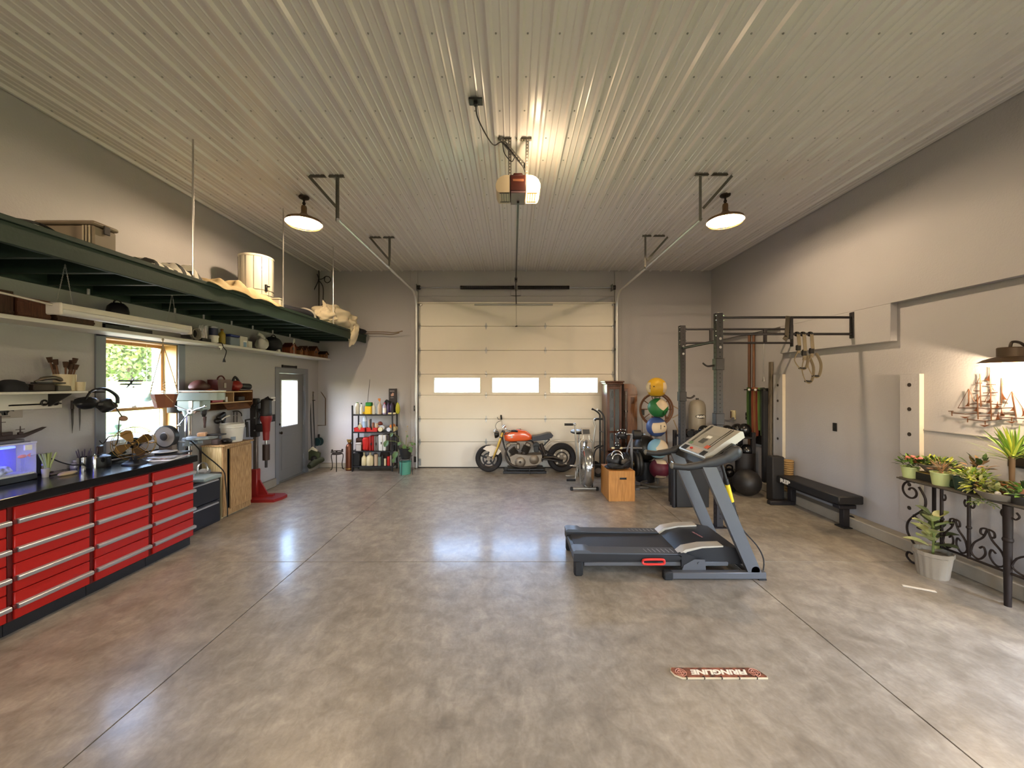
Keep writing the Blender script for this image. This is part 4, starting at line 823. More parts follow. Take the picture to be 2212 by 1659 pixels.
# ---- aquarium
AQX0, AQX1, AQY0, AQY1 = -4.29, -4.115, 2.70, 3.315
t = thing('aquarium', 'small glowing blue aquarium on the near end of the black worktop', 'aquarium', (-4.2, 3.0, CT))
part('base', MB().box(AQX0 - .005, AQX1 + .006, AQY0, AQY1 + .006, CT, CT + .05, .005), BLACK, t)
part('gravel_bed', MB().box(AQX0 + .006, AQX1 - .006, AQY0 + .006, AQY1 - .006, CT + .051, CT + .066, .004), M('pale gravel bed', '#a6a58f', .9, var=.3, scale=90, bump=.6), t)
g = MB(); z0, z1 = CT + .05, CT + .315
g.box(AQX1 - .004, AQX1, AQY0, AQY1, z0, z1).box(AQX0, AQX1 - .004, AQY1 - .004, AQY1, z0, z1)
part('glass_wall', g, M('thin glass', '#ffffff', .02, var=0, alpha=.12, spec=.6), t)
part('back_panel', MB().box(AQX0, AQX0 + .004, AQY0, AQY1 - .004, z0, z1 - .02).box(AQX0 + .004, AQX1 - .004, AQY0, AQY0 + .004, z0, z1), M('deep blue backing', '#0a12c8', .5, var=.1), t)
part('rim', MB().box(AQX0 - .004, AQX1 + .004, AQY0, AQY1 + .004, z1 - .005, z1 + .012, .003), M('pale rim plastic', '#b9bce0', .4), t)
part('light_bar', MB().box(AQX0 + .02, AQX1 - .02, AQY0 + .02, AQY1 - .12, z1 - .03, z1 - .012, .004), M('lit aquarium diodes', '#7f8dff', .4, emit=6, ecol='#3c50ff'), t, 'glowing blue diode bar')
part('hood', MB().box(AQX0 + .005, AQX1 - .02, AQY0, AQY1 - .06, z1 + .012, z1 + .04, .006), M('silver hood', '#6f6f7d', .25, .5), t)
part('filter_clip', MB().box(AQX1 - .02, AQX1 - .006, AQY1 - .075, AQY1 - .02, z1 - .06, z1 - .012, .004), WHITE, t)
lamp_light('AREA', ((AQX0 + AQX1) / 2 + 4.2, .0 + .0, .25), 3.0, (.06, .09, 1.0), t, .12, name='tank_glow')
q = thing('goldfish', 'pink goldfish swimming near the right wall of the aquarium', 'fish', (-4.16, 3.25, CT + .2)); part('body', MB().ball((-4.155, 3.25, CT + .205), (.012, .032, .015), 12, 8), M('pink fish', '#e0605a', .4, emit=.0), q); part('tail', MB().prism([(0, 0), (.03, .018), (.025, 0), (.03, -.018)], (-4.157, 3.278, CT + .207), UY, UZ, (.003, 0, 0)), MATS['pink fish'], q)
solo('aquarium_rock', MB().blob((-4.18, 3.07, CT + .105), (.05, .12, .045), 51, .14, 22, 14, None, 3.5), M('spotted rock', '#c9d3dd', .7, col2='#2c3a3e', scale=22), 'speckled white and black rock inside the blue aquarium', 'rock')
# model ship on the hood
t = thing('model_ship', 'dark model warship with tall masts sitting on the aquarium hood', 'ship', (-4.22, 3.1, CT + .355)); SHIPM = M('dark ship model', '#2b1a1a', .6); zb = CT + .357
part('hull', MB().prism([(-.42, .03), (.30, .03), (.44, .075), (.40, .05), (.28, 0), (-.40, 0)], (-4.245, 3.02, zb), UY, UZ, (.045, 0, 0)), SHIPM, t)
mb = MB(); 
for y_, h_, w_ in ((2.86, .12, .09), (3.0, .10, .12), (3.10, .085, .10), (3.20, .06, .07), (3.29, .05, .03)): mb.box(-4.235, -4.21, y_ - w_ / 2, y_ + w_ / 2, zb + .028, zb + h_, .004)
part('superstructure', mb, SHIPM, t)
for y_, h_ in ((3.06, .33), (3.165, .20), (3.29, .10)):
    part('mast', MB().cyl((-4.222, y_, zb + .03), (-4.222, y_, zb + h_), .006, .003, 6).cyl((-4.222, y_ - .03, zb + h_ * .72), (-4.222, y_ + .03, zb + h_ * .72), .003, .003, 5), SHIPM, t)
# ---- counter clutter
def ct(px, py): return onz(px, py, CT)
p = ct(86, 1033); tub('glass_tumbler', 'small clear tumbler with pale rim beside the aquarium', 'tumbler', p.x, p.y + .04, CT, .026, .075, M('dusty glass', '#a39c90', .15, alpha=.75), None, .8, False)
solo('picture_frame', MB().box(XL + .01, XL + .05, 3.36, 3.48, CT, CT + .185, .004), BLKMET, 'black upright frame leaning on the wall behind the green stems', 'frame')
p = V((-4.17, 3.44, CT)); t = thing('stem_bundle', 'bundle of pale green stems standing in a small dark pot', 'plant', p)
part('pot', MB().lathe([(0, 0), (.032, 0), (.036, .03), (.030, .03), (0, .025)], p, n=16), DARKB, t)
for k in range(11):
    a = k * 2.4; r = .004 + .014 * (k % 4) / 3; part('stem', MB().tube([p + V((r * .5 * math.cos(a), r * .5 * math.sin(a), .028)), p + V((r * math.cos(a) * 1.1, r * math.sin(a) * 1.1, .10)), p + V((r * math.cos(a) * 2.8, r * math.sin(a) * 2.8, .20))], [.005, .006, .007], 6), M('pale green stem', '#97a066', .5, var=.15), t)
solo('cable', MB().tube(smooth_pts([(XL + .05, 3.49, CT + .14), (XL + .08, 3.53, CT + .13), (XL + .10, 3.58, CT + .09), (XL + .14, 3.64, CT + .05), (XL + .17, 3.70, CT + .04), (XL + .18, 3.74, CT + .008)], 5), .006, 6), RUBBER, 'black cord drooping from the frame to the worktop', 'cord')
solo('plug_adapter', MB().box(XL + .03, XL + .06, 3.475, 3.51, CT + .075, CT + .095, .004), WHITE, 'tiny white adapter in front of the black frame', 'adapter')
p = ct(145, 1026); solo('seashell', MB().blob((p.x, p.y, CT + .014), (.035, .075, .018), 61, .1), M('tan shell', '#a88f6c', .5), 'flat tan seashell on the worktop right of the tumbler', 'shell')
p = ct(118, 1024); solo('clear_tray', MB().box(p.x - .04, p.x + .04, p.y - .07, p.y + .05, CT, CT + .02, .006), M('grey tray', '#6d625a', .3), 'low grey tray on the worktop under the green stems', 'tray')
p = ct(163, 1011); bottle('glass_bottle', 'squat clear bottle with pale contents left of the pencil tin', 'bottle', p.x, p.y, CT, .038, .075, M('milky glass', '#b8b0a8', .15, alpha=.85), WHITE, 14, .5, .4)
p = ct(188, 1010); t = tub('pencil_tin', 'shiny silver tin full of pencils on the worktop', 'tin', p.x - .03, p.y, CT, .05, .105, CHROME, None, 1.0, False)
for k in range(10):
    a = k * 2.4; b0 = V((p.x - .03 + .025 * math.cos(a), p.y + .025 * math.sin(a), CT + .03)); b1 = b0 + V((.02 * math.cos(a), .03 * math.sin(a), .12 + .015 * (k % 3)))
    solo('pencil', MB().cyl(b0, b1, .004, .004, 6).cyl(b1, b1 + (b1 - b0).normalized() * .012, .004, .0005, 6), M('dark violet pencil', '#3a3046', .5), 'dark pencil standing in the silver tin, %s' % ['at its middle', 'at its back left', 'at its front right', 'at its back', 'at its front', 'at its right', 'leaning left', 'leaning right', 'tallest', 'shortest'][k], 'pencil', 'pencils in the silver tin')
p = ct(200, 1012); solo('spray_can', MB().lathe([(0, 0), (.018, 0), (.018, .11), (.012, .125), (.006, .13), (.006, .14), (0, .14)], (p.x + .02, p.y, CT), n=14), CHROME, 'slim chrome tube standing right of the pencil tin', 'tube')
p = ct(224, 1008); t = thing('kettle', 'black round kettle with raised dark lid on the worktop by the window', 'kettle', p)
part('body', MB().lathe([(0, 0), (.085, 0), (.09, .02), (.085, .10), (.06, .115), (0, .118)], (p.x - .05, p.y, CT), n=22), BLACK, t); part('lid', MB().obox((p.x - .05, p.y + .01, CT + .165), (.02, .12, .085), (0, 0, .5), .03).cyl((p.x - .05, p.y + .01, CT + .115), (p.x - .05, p.y + .01, CT + .14), .01, .01, 8), M('brown black lid', '#241314', .4), t)
part('spout', MB().tube([(p.x + .02, p.y - .03, CT + .06), (p.x + .05, p.y - .05, CT + .10)], [.016, .009], 8), BLACK, t)
# window sill things
t = thing('glass_jar', 'big clear jar with pale green lid standing at the window', 'jar', (-4.36, 4.28, CT + .03)); c = V((-4.40, 4.27, 1.052))
part('body', MB().lathe([(0, 0), (.085, 0), (.095, .02), (.095, .20), (.08, .23), (.078, .235)], c, n=24), M('jar glass', '#dff0ec', .05, alpha=.3, var=0), t)
part('lid', MB().lathe([(.09, .235), (.10, .24), (.10, .262), (.06, .275), (.022, .28), (.020, .30), (.035, .32), (.03, .34), (0, .345)], c, n=24), M('sea green glass', '#8fb8ac', .1, alpha=.8), t)
solo('ornament_tray', MB().blob((-4.33, 4.16, 1.052 + .035), (.06, .10, .035), 71, .25), M('dark foliage', '#1d2420', .7), 'dark clump of trinkets on the sill by the glass jar', 'trinkets')
# hanging sun catcher aeroplane and globe in the window
t = thing('biplane_ornament', 'dark biplane ornament hanging in the workshop window', 'ornament', (-4.40, 4.42, 1.86))
def wp(px, py, X=-4.40): return onx(px, py, X)
a, b = wp(255, 823), wp(308, 823); c_, d_ = wp(259, 830), wp(305, 830)
part('wing', MB().tube([a, b], (.014, .003), 6), BLACK, t); part('wing', MB().tube([c_, d_], (.014, .003), 6), BLACK, t)
m_ = wp(283, 827); part('fuselage', MB().tube([wp(273, 838), m_, wp(289, 819)], [.004, .012, .006], 8), BLACK, t)
for q in (272, 295): part('strut', MB().cyl(wp(q, 823), wp(q, 830), .002, .002, 5), BLACK, t)
part('wheel', MB().cyl(wp(288, 836) - UX * .004, wp(288, 836) + UX * .004, .010, .010, 12), BLACK, t); part('thread', MB().cyl(m_, V((m_.x, m_.y, WZ1 - .02)), .0008, .0008, 4), BLACK, t)
c = wp(317, 857); t = thing('glass_globe', 'blue green glass globe hanging in the window left of the clay pot', 'globe', c)
part('ball', MB().ball(c, .062, 18, 12), M('blue swirl glass', '#5f9aa8', .08, col2='#cfe6e2', scale=14, alpha=.85), t); part('thread', MB().cyl(c + UZ * .062, V((c.x, c.y, WZ1 - .02)), .001, .001, 4), WHITE, t)
# macrame plant hanger
t = thing('hanging_planter', 'brown clay pot in a knotted rope hanger below the white shelf', 'planter', (-3.95, 4.35, 1.58)); c = at(355, 880, 4.35); TERRA = M('brown clay', '#7a4a34', .75, var=.1); ROPE = M('hemp rope', '#b09a78', .85)
part('pot', MB().lathe([(0, 0), (.085, 0), (.115, .13), (.118, .15), (.105, .15), (.10, .12), (0, .11)], c, n=8), TERRA, t)
top = at(352, 737, 4.35); top.z = SZ - .035
for k in range(4):
    a = PI / 4 + k * PI / 2; rim = c + V((.118 * math.cos(a), .118 * math.sin(a), .15)); part('rope', MB().tube([top, top - UZ * .06, rim + (top - rim) * .25, rim, c + V((.10 * math.cos(a + PI / 4), .10 * math.sin(a + PI / 4), .06)), c - UZ * .004], .004, 6), ROPE, t)
    for j in range(4): part('knot', MB().ball(rim + (top - rim) * (.06 + .05 * j), .008, 8, 6), ROPE, t)
part('tassel', MB().tube([c, c - UZ * .10, c - UZ * .30], [.014, .012, .016], 8), ROPE, t); part('ring', MB().tube(arc(top - UZ * .012, .012, 0, 2 * PI, 12, UX, UZ)[:-1], .003, 5, closed=True), ROPE, t)
# vintage fan
t = thing('desk_fan', 'vintage brass desk fan with wire cage on the worktop by the window', 'fan', ct(300, 1003)); FB = M('dark fan iron', '#1c2028', .4, .4); AGED = M('aged brass blade', '#6a5230', .4, .8, var=.2)
p = ct(298, 1002); p.x -= .03; hub = V((p.x, p.y - .01, 1.235)); dirv = V((.55, -.83, 0)).normalized(); sd = V((-dirv.y, dirv.x, 0))
part('base', MB().lathe([(0, 0), (.105, 0), (.10, .015), (.06, .035), (.03, .075), (.026, .11), (0, .115)], p, n=24), FB, t)
part('neck', MB().cyl(p + UZ * .10, hub - UZ * .05 - dirv * .03, .02, .024, 10), AGED, t)
part('motor', MB().lathe([(0, -.02), (.03, -.015), (.055, .0), (.055, .08), (.035, .11), (0, .115)], hub - dirv * .02, -dirv, n=18), FB, t)
for k in range(4):
    a = .5 + k * PI / 2; rad = sd * math.cos(a) + UZ * math.sin(a); tan = sd * -math.sin(a) + UZ * math.cos(a); poly = [(.02, -.012), (.07, -.04), (.125, -.05), (.15, -.02), (.145, .03), (.11, .045), (.06, .028), (.02, .012)]
    part('blade', MB().prism(poly, hub + dirv * .03, rad, (tan + dirv * .45).normalized(), dirv * .003), AGED, t)
part('hub_cap', MB().ball(hub + dirv * .04, .022, 12, 8), AGED, t)
g = MB()
for r_, dd in ((.165, .03), (.165, -.03), (.12, .065), (.05, .08)): g.tube([hub + dirv * dd + (sd * math.cos(q) + UZ * math.sin(q)) * r_ for q in [2 * PI * i / 32 for i in range(32)]], .0025, 5, closed=True)
for k in range(8):
    q = 2 * PI * k / 8; d_ = sd * math.cos(q) + UZ * math.sin(q); g.tube([hub + dirv * .08 + d_ * .05, hub + dirv * .065 + d_ * .12, hub + dirv * .03 + d_ * .165, hub - dirv * .03 + d_ * .165, hub - dirv * .05 + d_ * .06], .002, 5)
part('cage', g, BRASS, t)
# disc sander
t = thing('disc_sander', 'black disc sander with round grey plate on the far worktop end', 'sander', (-3.95, 4.3, CT)); c = V((-3.93, 4.33, 1.245))
part('guard', MB().lathe([(0, .05), (.118, .05), (.122, .04), (.122, 0), (.112, -.004)], c, (0, -1, 0), n=30) if False else MB().lathe([(.113, .004), (.124, 0), (.124, -.05), (.10, -.058), (0, -.058)], c, (0, -1, 0), n=30), BLKMET, t)
part('disc', MB().lathe([(0, .012), (.045, .012), (.05, .003), (.112, .002), (.112, -.01)], c, (0, -1, 0), n=30), M('grey abrasive disc', '#8f8682', .7, var=.08, scale=40), t); part('hub', MB().lathe([(0, .02), (.04, .016), (.048, .004)], c, (0, -1, 0), n=20), M('dark hub', '#2d2727', .5), t)
part('motor', MB().cyl(c + UY * .055, c + UY * .075, .07, .07, 16).obox(c + V((.0, .04, -.145)), (.16, .06, .15), None, .006), M('brown grey casting', '#5f5146', .5), t); part('foot', MB().box(c.x - .10, c.x + .10, c.y - .02, c.y + .085, CT, CT + .02, .004), BLKMET, t)
part('table', MB().obox(c + V((-.13, -.03, -.05)), (.07, .09, .012), (0, .3, 0), .003), DARKST, t)
# papers and clipboard stack
for k, (x, y, rz_, w, d, lab, mt) in enumerate(((-3.78, 4.18, .2, .24, .30, 'white magazine lowest in the paper pile at the worktop end', M('white paper', '#c9c6cc', .5)), (-3.80, 4.24, -.15, .22, .28, 'pinkish magazine second in the paper pile on the worktop', M('pink print paper', '#8f6a70', .5, col2='#c7c2c6', scale=12)), (-3.79, 4.22, .35, .22, .30, 'grey booklet on top of the pink magazine in the pile', M('grey booklet', '#8a8a90', .5)))):
    solo('magazine', MB().obox((x, y, CT + .008 + k * .013), (w, d, .012), (0, 0, rz_), .002), mt, lab, 'magazine', 'paper pile')
solo('clipboard', MB().obox((-3.80, 4.30, CT + .050), (.26, .20, .018), (0, 0, .1), .006), M('dark slate', '#1b1b20', .35), 'dark slab lying on the paper pile at the worktop end', 'board'); solo('plate', MB().lathe([(0, 0), (.07, 0), (.12, .012), (.118, .016), (.07, .006), (0, .005)], (-3.86, 4.24, CT + .061), n=28), M('pale plate', '#a6a29c', .35), 'pale round plate on top of the dark slab', 'plate')
# ================================================================ black drawer cabinet with drill press
NAVY = M('navy black enamel', '#11131b', .4, bump=.04, bscale=150)
BX, by0, by1, BH = -3.94, 4.46, 5.19, .655
t = thing('file_cabinet', 'black two drawer cabinet between the red drawers and plywood cupboard', 'cabinet', (-4.1, 4.8, 0))
part('carcass', MB().box(XL + .06, BX - .02, by0, by1, 0, BH - .045, .004), NAVY, t); part('top', MB().box(XL + .06, BX + .005, by0, by1, BH - .044, BH, .005), M('brown black top', '#332c2a', .5), t)
for z0, z1 in ((.02, .30), (.31, .605)):
    q = part('drawer', MB().box(BX - .02, BX, by0 + .015, by1 - .03, z0, z1, .004), NAVY, t); part('pull', MB().prism([(0, 0), (.016, 0), (.016, .016), (0, .022)], (BX + .001, by0 + .03, z1 - .045), UX, UZ, (0, by1 - by0 - .10, 0)), ALU, q)
GREYG = M('grey green machine enamel', '#7f8c8a', .42, .1, var=.1); DY = 4.76
t = thing('drill_press', 'old grey green drill press with crank wheel on the black cabinet', 'drill press', (-4.02, DY, BH)); cx = -4.03
part('base', MB().box(cx - .10, cx + .32, DY - .14, DY + .14, BH, BH + .045, .012).cyl((cx, DY, BH + .04), (cx, DY, BH + .10), .07, .055, 18), GREYG, t)
part('column', MB().cyl((cx, DY, BH + .045), (cx, DY, 1.60), .036, .036, 18), CHROME, t)
hx0, hx1 = at(392, 0, DY).x, at(446, 0, DY).x
part('head', MB().box(hx0, hx1, DY - .08, DY + .08, at(0, 887, DY).z, at(0, 862, DY).z, .02).lathe([(0, 0), (.06, 0), (.05, -.05), (.045, -.07), (0, -.07)], (cx, DY, at(0, 886, DY).z), n=18), GREYG, t)
part('belt_cover', MB().prism([(-.215 + .0, -.11), (.36, -.11), (.43, -.07), (.455, 0), (.43, .07), (.36, .11), (-.215, .11), (-.25, .06), (-.25, -.06)], (cx - .02, DY, at(0, 864, DY).z), UX, UY, (0, 0, .092)), GREYG, t); part('cover_lip', MB().prism([(-.222, -.117), (.36, -.117), (.437, -.074), (.462, 0), (.437, .074), (.36, .117), (-.222, .117), (-.257, .064), (-.257, -.064)], (cx - .02, DY, at(0, 846, DY).z), UX, UY, (0, 0, .012)), M('pale machine lip', '#c3c6bd', .35, .2), t)
mx = at(378, 0, DY).x; part('motor', MB().cyl((mx, DY, at(0, 891, DY).z), (mx, DY, at(0, 866, DY).z), .075, .075, 20).lathe([(0, 0), (.07, .012), (.078, .02)], (mx, DY, at(0, 893, DY).z), n=20), DARKST, t)
part('switch_plate', MB().box(at(420, 0, DY).x, at(428, 0, DY).x, DY - .086, DY - .080, at(0, 880, DY).z, at(0, 865, DY).z, .002), STEEL, t)
part('quill', MB().cyl((at(440, 0, DY).x, DY, at(0, 894, DY).z), (at(440, 0, DY).x, DY, at(0, 885, DY).z), .03, .034, 14).cyl((at(440, 0, DY).x, DY, at(0, 900, DY).z), (at(440, 0, DY).x, DY, at(0, 894, DY).z), .018, .03, 14), DARKST, t)
part('chuck', MB().cyl((at(442, 0, DY).x, DY, at(0, 924, DY).z), (at(442, 0, DY).x, DY, at(0, 900, DY).z), .012, .02, 12), M('brown bright chuck', '#4c3a36', .25, .8), t)
hb = V((at(427, 0, DY).x, DY - .09, at(0, 887, DY).z)); part('depth_dial', MB().cyl(hb, hb + UY * -.03, .033, .033, 20), WHITE, t); part('dial_hub', MB().cyl(hb + UY * -.03, hb + UY * -.036, .012, .010, 12), BLACK, t)
for a in (2.75, 4.1, .3): part('feed_handle', MB().cyl(hb + UY * -.02, hb + V((math.cos(a) * .21, -.04, math.sin(a) * .21)), .006, .006, 8).ball(hb + V((math.cos(a) * .21, -.04, math.sin(a) * .21)), .016, 10, 7), CHROME, t)
tx, tz = at(437, 0, DY).x, at(0, 942, DY).z; part('table', MB().lathe([(0, 0), (.14, 0), (.155, .008), (.155, .032), (.15, .036), (0, .036)], (tx, DY, tz - .036), n=30).obox(((tx + cx) / 2 - .01, DY, tz - .07), (.16, .07, .06), None, .01).cyl((cx, DY, tz - .12), (cx, DY, tz - .02), .055, .055, 16), M('grey table casting', '#757b7c', .35, .4), t)
part('clamp_lever', MB().tube([(cx, DY - .05, tz - .07), (cx - .09, DY - .10, tz - .04), (cx - .115, DY - .11, tz - .04)], [.009, .008, .014], 8), STEEL, t)
solo('wood_block', MB().obox((tx - .0, DY, tz + .022), (.085, .10, .042), (0, 0, .5), .003), wood('pale pine', '#c79c78', '#a87c56'), 'small pine block lying on the drill press table', 'block')
solo('drill_bit_tray', MB().box(tx + .02, tx + .19, DY + .03, DY + .15, tz - .0, tz + .016, .004), DARKST, 'dark plate lying at the back of the drill press table', 'plate')
solo('power_tool', MB().obox((-4.05, 5.02, BH + .035), (.12, .16, .07), (0, 0, .3), .02), M('grey tool casing', '#6f7070', .5), 'grey tool casing on the black cabinet right of the drill base', 'tool')
solo('cable', MB().tube([p for k in range(3) for p in arc((-3.99 - .01 * k, 4.94, BH + .09 + .004 * k), .085 - .006 * k, .2, 2 * PI - .2, 18, UY, UZ)], .004, 6), STEEL, 'pale wire loops standing on the black cabinet', 'wire')
t = thing('drill_cable', 'black cord from the drill press trailing down past the plywood cupboard', 'cord', (-3.9, 5.1, .5)); part('cord', MB().tube(smooth_pts([at(393, 950, 4.66), at(412, 953, 4.66), at(440, 980, 4.9), at(468, 1003, 5.15), at(484, 1020, 5.215), at(487, 1040, 5.23), at(491, 1090, 5.24), (-3.90, 5.24, .03)], 6), .007, 6), RUBBER, t)
# ================================================================ plywood cupboard
PLY = wood('weathered plywood', '#b08e62', '#7c5c38', .75, 2, 7); PALEPLY = wood('pale plywood', '#c4b48c', '#a08c60', .7, 2, 5)
wx, wy0, wy1, WH = -3.955, 5.25, 5.80, 1.0
t = thing('plywood_cupboard', 'weathered plywood cupboard left of the red core drill stand', 'cupboard', (-4.1, 5.5, 0))
part('side_panel', MB().box(XL + .06, wx - .03, wy0, wy0 + .02, .10, WH - .02, .002).box(XL + .06, wx - .03, wy0, wy0 + .02, 0, .10), PALEPLY, t, 'pale plywood side'); part('side_panel', MB().box(XL + .06, wx - .03, wy1 - .02, wy1, 0, WH - .02, .002), PLY, t)
part('face_frame', MB().box(wx - .03, wx - .01, wy0, wy0 + .075, 0.02, WH - .02, .002).box(wx - .03, wx - .01, wy1 - .03, wy1, .02, WH - .02, .002).box(wx - .03, wx - .01, wy0 + .075, wy1 - .03, .02, .11, .002).box(wx - .03, wx - .01, wy0 + .075, wy1 - .03, WH - .06, WH - .02, .002), PLY, t)
part('inside', MB().box(wx - .05, wx - .032, wy0 + .02, wy1 - .02, .1, WH - .03), BLKMET, t); part('door', MB().box(wx - .012, wx + .008, wy0 + .115, wy1 - .005, .10, WH - .05, .003), PLY, t); part('toe_board', MB().box(wx - .06, wx - .045, wy0 + .02, wy1 - .02, 0, .09), PALEPLY, t)
part('top', MB().box(XL + .06, wx + .02, wy0 - .015, wy1 + .03, WH - .019, WH, .003), PLY, t)
p = onz(502, 953, WH); t = thing('bucket', 'white plastic bucket with wire bail on the plywood cupboard', 'bucket', p); BW = M('white bucket plastic', '#d3cec3', .4, var=.04); r = .148
part('body', MB().lathe([(0, 0), (r * .82, 0), (r * .97, .20), (r * 1.04, .205), (r * 1.04, .235), (r, .24), (r * 1.02, .262), (r * .95, .262), (r * .8, .01), (0, .008)], p, n=28), BW, t)
part('bail', MB().tube(arc(p + UZ * .23, r * 1.03, .25, PI - .25, 20, V((.8, .6, 0)), V((-.15, .2, 1)).normalized()), .0035, 6), STEEL, t); part('grip', MB().tube(arc(p + UZ * .23, r * 1.03, 1.75, 2.5, 8, V((.8, .6, 0)), V((-.15, .2, 1)).normalized()), .010, 8), WHITE, t)
part('label', MB().prism([(-.03, 0), (.03, 0), (.03, .05), (-.03, .05)], p + V((.09, -.108, .03)), V((.75, .66, 0)), UZ, V((.002, -.002, 0))), M('blue print', '#7d8894', .5), t)
solo('sander', MB().blob((-4.05, 5.42, WH + .04), (.06, .08, .04), 81, .15), M('black tool', '#1a1614', .4), 'black lumpy hand tool on the plywood cupboard before the bucket', 'tool')
solo('tool_block', MB().box(-4.16, -4.06, 5.28, 5.36, WH, WH + .075, .008), M('dark brown block', '#3f302c', .5), 'dark brown block on the near corner of the plywood cupboard', 'block')
p = V((-4.12, 5.74, WH)); bottle('oil_bottle', 'small red bottle with black cap behind the white bucket', 'bottle', p.x, p.y, WH, .03, .15, M('dull red bottle', '#5a2420', .4), BLACK)
t = thing('spray_gun', 'dark spray gun hanging on the wall behind the white bucket', 'spray gun', (XL + .03, 5.5, 1.3)); c = onwall(478, 898, .04); part('body', MB().obox(c, (.05, .16, .06), (.4, 0, 0), .015).obox(c + V((0, .05, -.06)), (.04, .05, .12), (-.3, 0, 0), .012), M('black tool', '#1a1614', .4), t); part('cup', MB().blob(c + V((0, -.07, -.07)), (.045, .05, .045), 5, .05), M('black tool', '#1a1614', .4), t)
t = thing('wire_rack', 'dark wire hook rack on the wall above the white bucket', 'rack', (XL + .02, 5.75, 1.3)); a = onwall(503, 889, .03); part('wire', MB().tube(smooth_pts([a, onwall(514, 888, .05), onwall(521, 893, .05), onwall(522, 899, .05)], 4), .008, 6).cyl(onwall(505, 888, .03), onwall(505, 914, .03), .006, .006, 6).cyl(onwall(512, 890, .03), onwall(512, 914, .03), .006, .006, 6), DARKST, t)
# ---- cubby shelf on the wall
t = thing('cubby_shelf', 'reddish wooden cubby shelf on the wall beside the drill press', 'shelf', (XL, 5.5, 1.5)); CW = wood('red brown cubby wood', '#6d4526', '#4a2c18', .6, 1, 6); EDGE = M('pale cubby edge', '#b08f66', .6)
xa, xb = XL + .001, XL + .26; cy0, cy1 = 4.98, 5.97; za, zb_, zc = 1.46, 1.585, 1.735
for z in (zb_, zc): part('board', MB().box(xa, xb - .006, cy0, cy1, z - .016, z), CW, t); part('edge_band', MB().box(xb - .006, xb, cy0, cy1, z - .016, z), EDGE, t)
part('back_panel', MB().box(xa, xa + .008, cy0, cy1, za, zc - .016), CW, t); part('divider', MB().box(xa, xb - .004, 5.575, 5.59, zb_, zc - .016), EDGE, t)
part('end_panel', MB().prism([(0, -.145), (.20, -.145), (.26, -.07), (.26, .145), (0, .145)], (xa, cy1, 1.605), UX, UZ, (0, .016, 0)), CW, t); part('end_panel', MB().prism([(0, -.145), (.20, -.145), (.26, -.07), (.26, .145), (0, .145)], (xa, cy0 - .016, 1.605), UX, UZ, (0, .016, 0)), CW, t)
part('slanted_front', MB().obox((xb - .05, 5.72, 1.52), (.014, .48, .13), (0, -.6, 0), .003), CW, t)
solo('red_box', MB().box(xb - .14, xb - .03, 5.22, 5.42, zb_, zb_ + .075, .006), M('crimson box', '#8f1d22', .5), 'long red box in the left cubby of the wooden shelf', 'box'); solo('red_box', MB().box(xb - .12, xb - .04, 5.27, 5.37, zb_ + .076, zb_ + .125, .006), M('rose red box', '#a3343a', .5), 'small rose red box stacked on the long red box', 'box')
solo('white_tube', MB().cyl((xb - .05, 5.50, zb_), (xb - .05, 5.50, zb_ + .07), .016, .016, 12), WHITE, 'small white tube standing right of the red boxes', 'tube'); solo('dark_kit', MB().box(xb - .14, xb - .03, 5.72, 5.86, zb_, zb_ + .07, .01), DARKB, 'dark kit box in the right cubby of the wooden shelf', 'box')
solo('brown_pouch', MB().blob((xb - .10, 5.10, zc + .075), (.08, .13, .075), 91, .14), M('dark red leather', '#3a1812', .5), 'dark red leather pouch on the cubby shelf top over the press', 'pouch'); solo('orange_saw', MB().blob((xb - .10, 5.21, zc + .02), (.05, .14, .02), 92, .1), M('burnt orange', '#7a3a18', .5), 'flat burnt orange tool beside the dark red pouch', 'tool')
t = thing('tool_tote', 'dark red tool tote standing on the cubby shelf top', 'tote', (xb - .1, 5.5, zc)); part('body', MB().prism([(-.13, 0), (.12, 0), (.15, .14), (.10, .17), (-.15, .165)], (xb - .18, 5.47, zc), UY, UZ, (.14, 0, 0)), M('maroon tote', '#45130f', .5, var=.3), t); part('handle', MB().tube(arc((xb - .11, 5.48, zc + .15), .07, .1, PI - .1, 8, UY, UZ), .010, 6), M('maroon tote'), t); part('tag', MB().box(xb - .038, xb - .034, 5.44, 5.48, zc + .05, zc + .12), M('grey tag', '#8a7c74', .5), t)
t = thing('angle_grinder', 'red and black power tool with thick barrel on the cubby shelf end', 'power tool', (xb - .1, 5.75, zc)); part('body', MB().blob((xb - .11, 5.76, zc + .075), (.07, .11, .075), 95, .12), M('red power tool', '#7a1d14', .45, var=.2), t); part('handle', MB().tube(smooth_pts([(xb - .11, 5.70, zc + .12), (xb - .11, 5.76, zc + .21), (xb - .11, 5.85, zc + .12)], 5), .018, 8), BLACK, t); part('barrel', MB().tube([(xb - .11, 5.84, zc + .075), (xb - .11, 6.06, zc + .062)], [.045, .048], 14), BLACK, t)
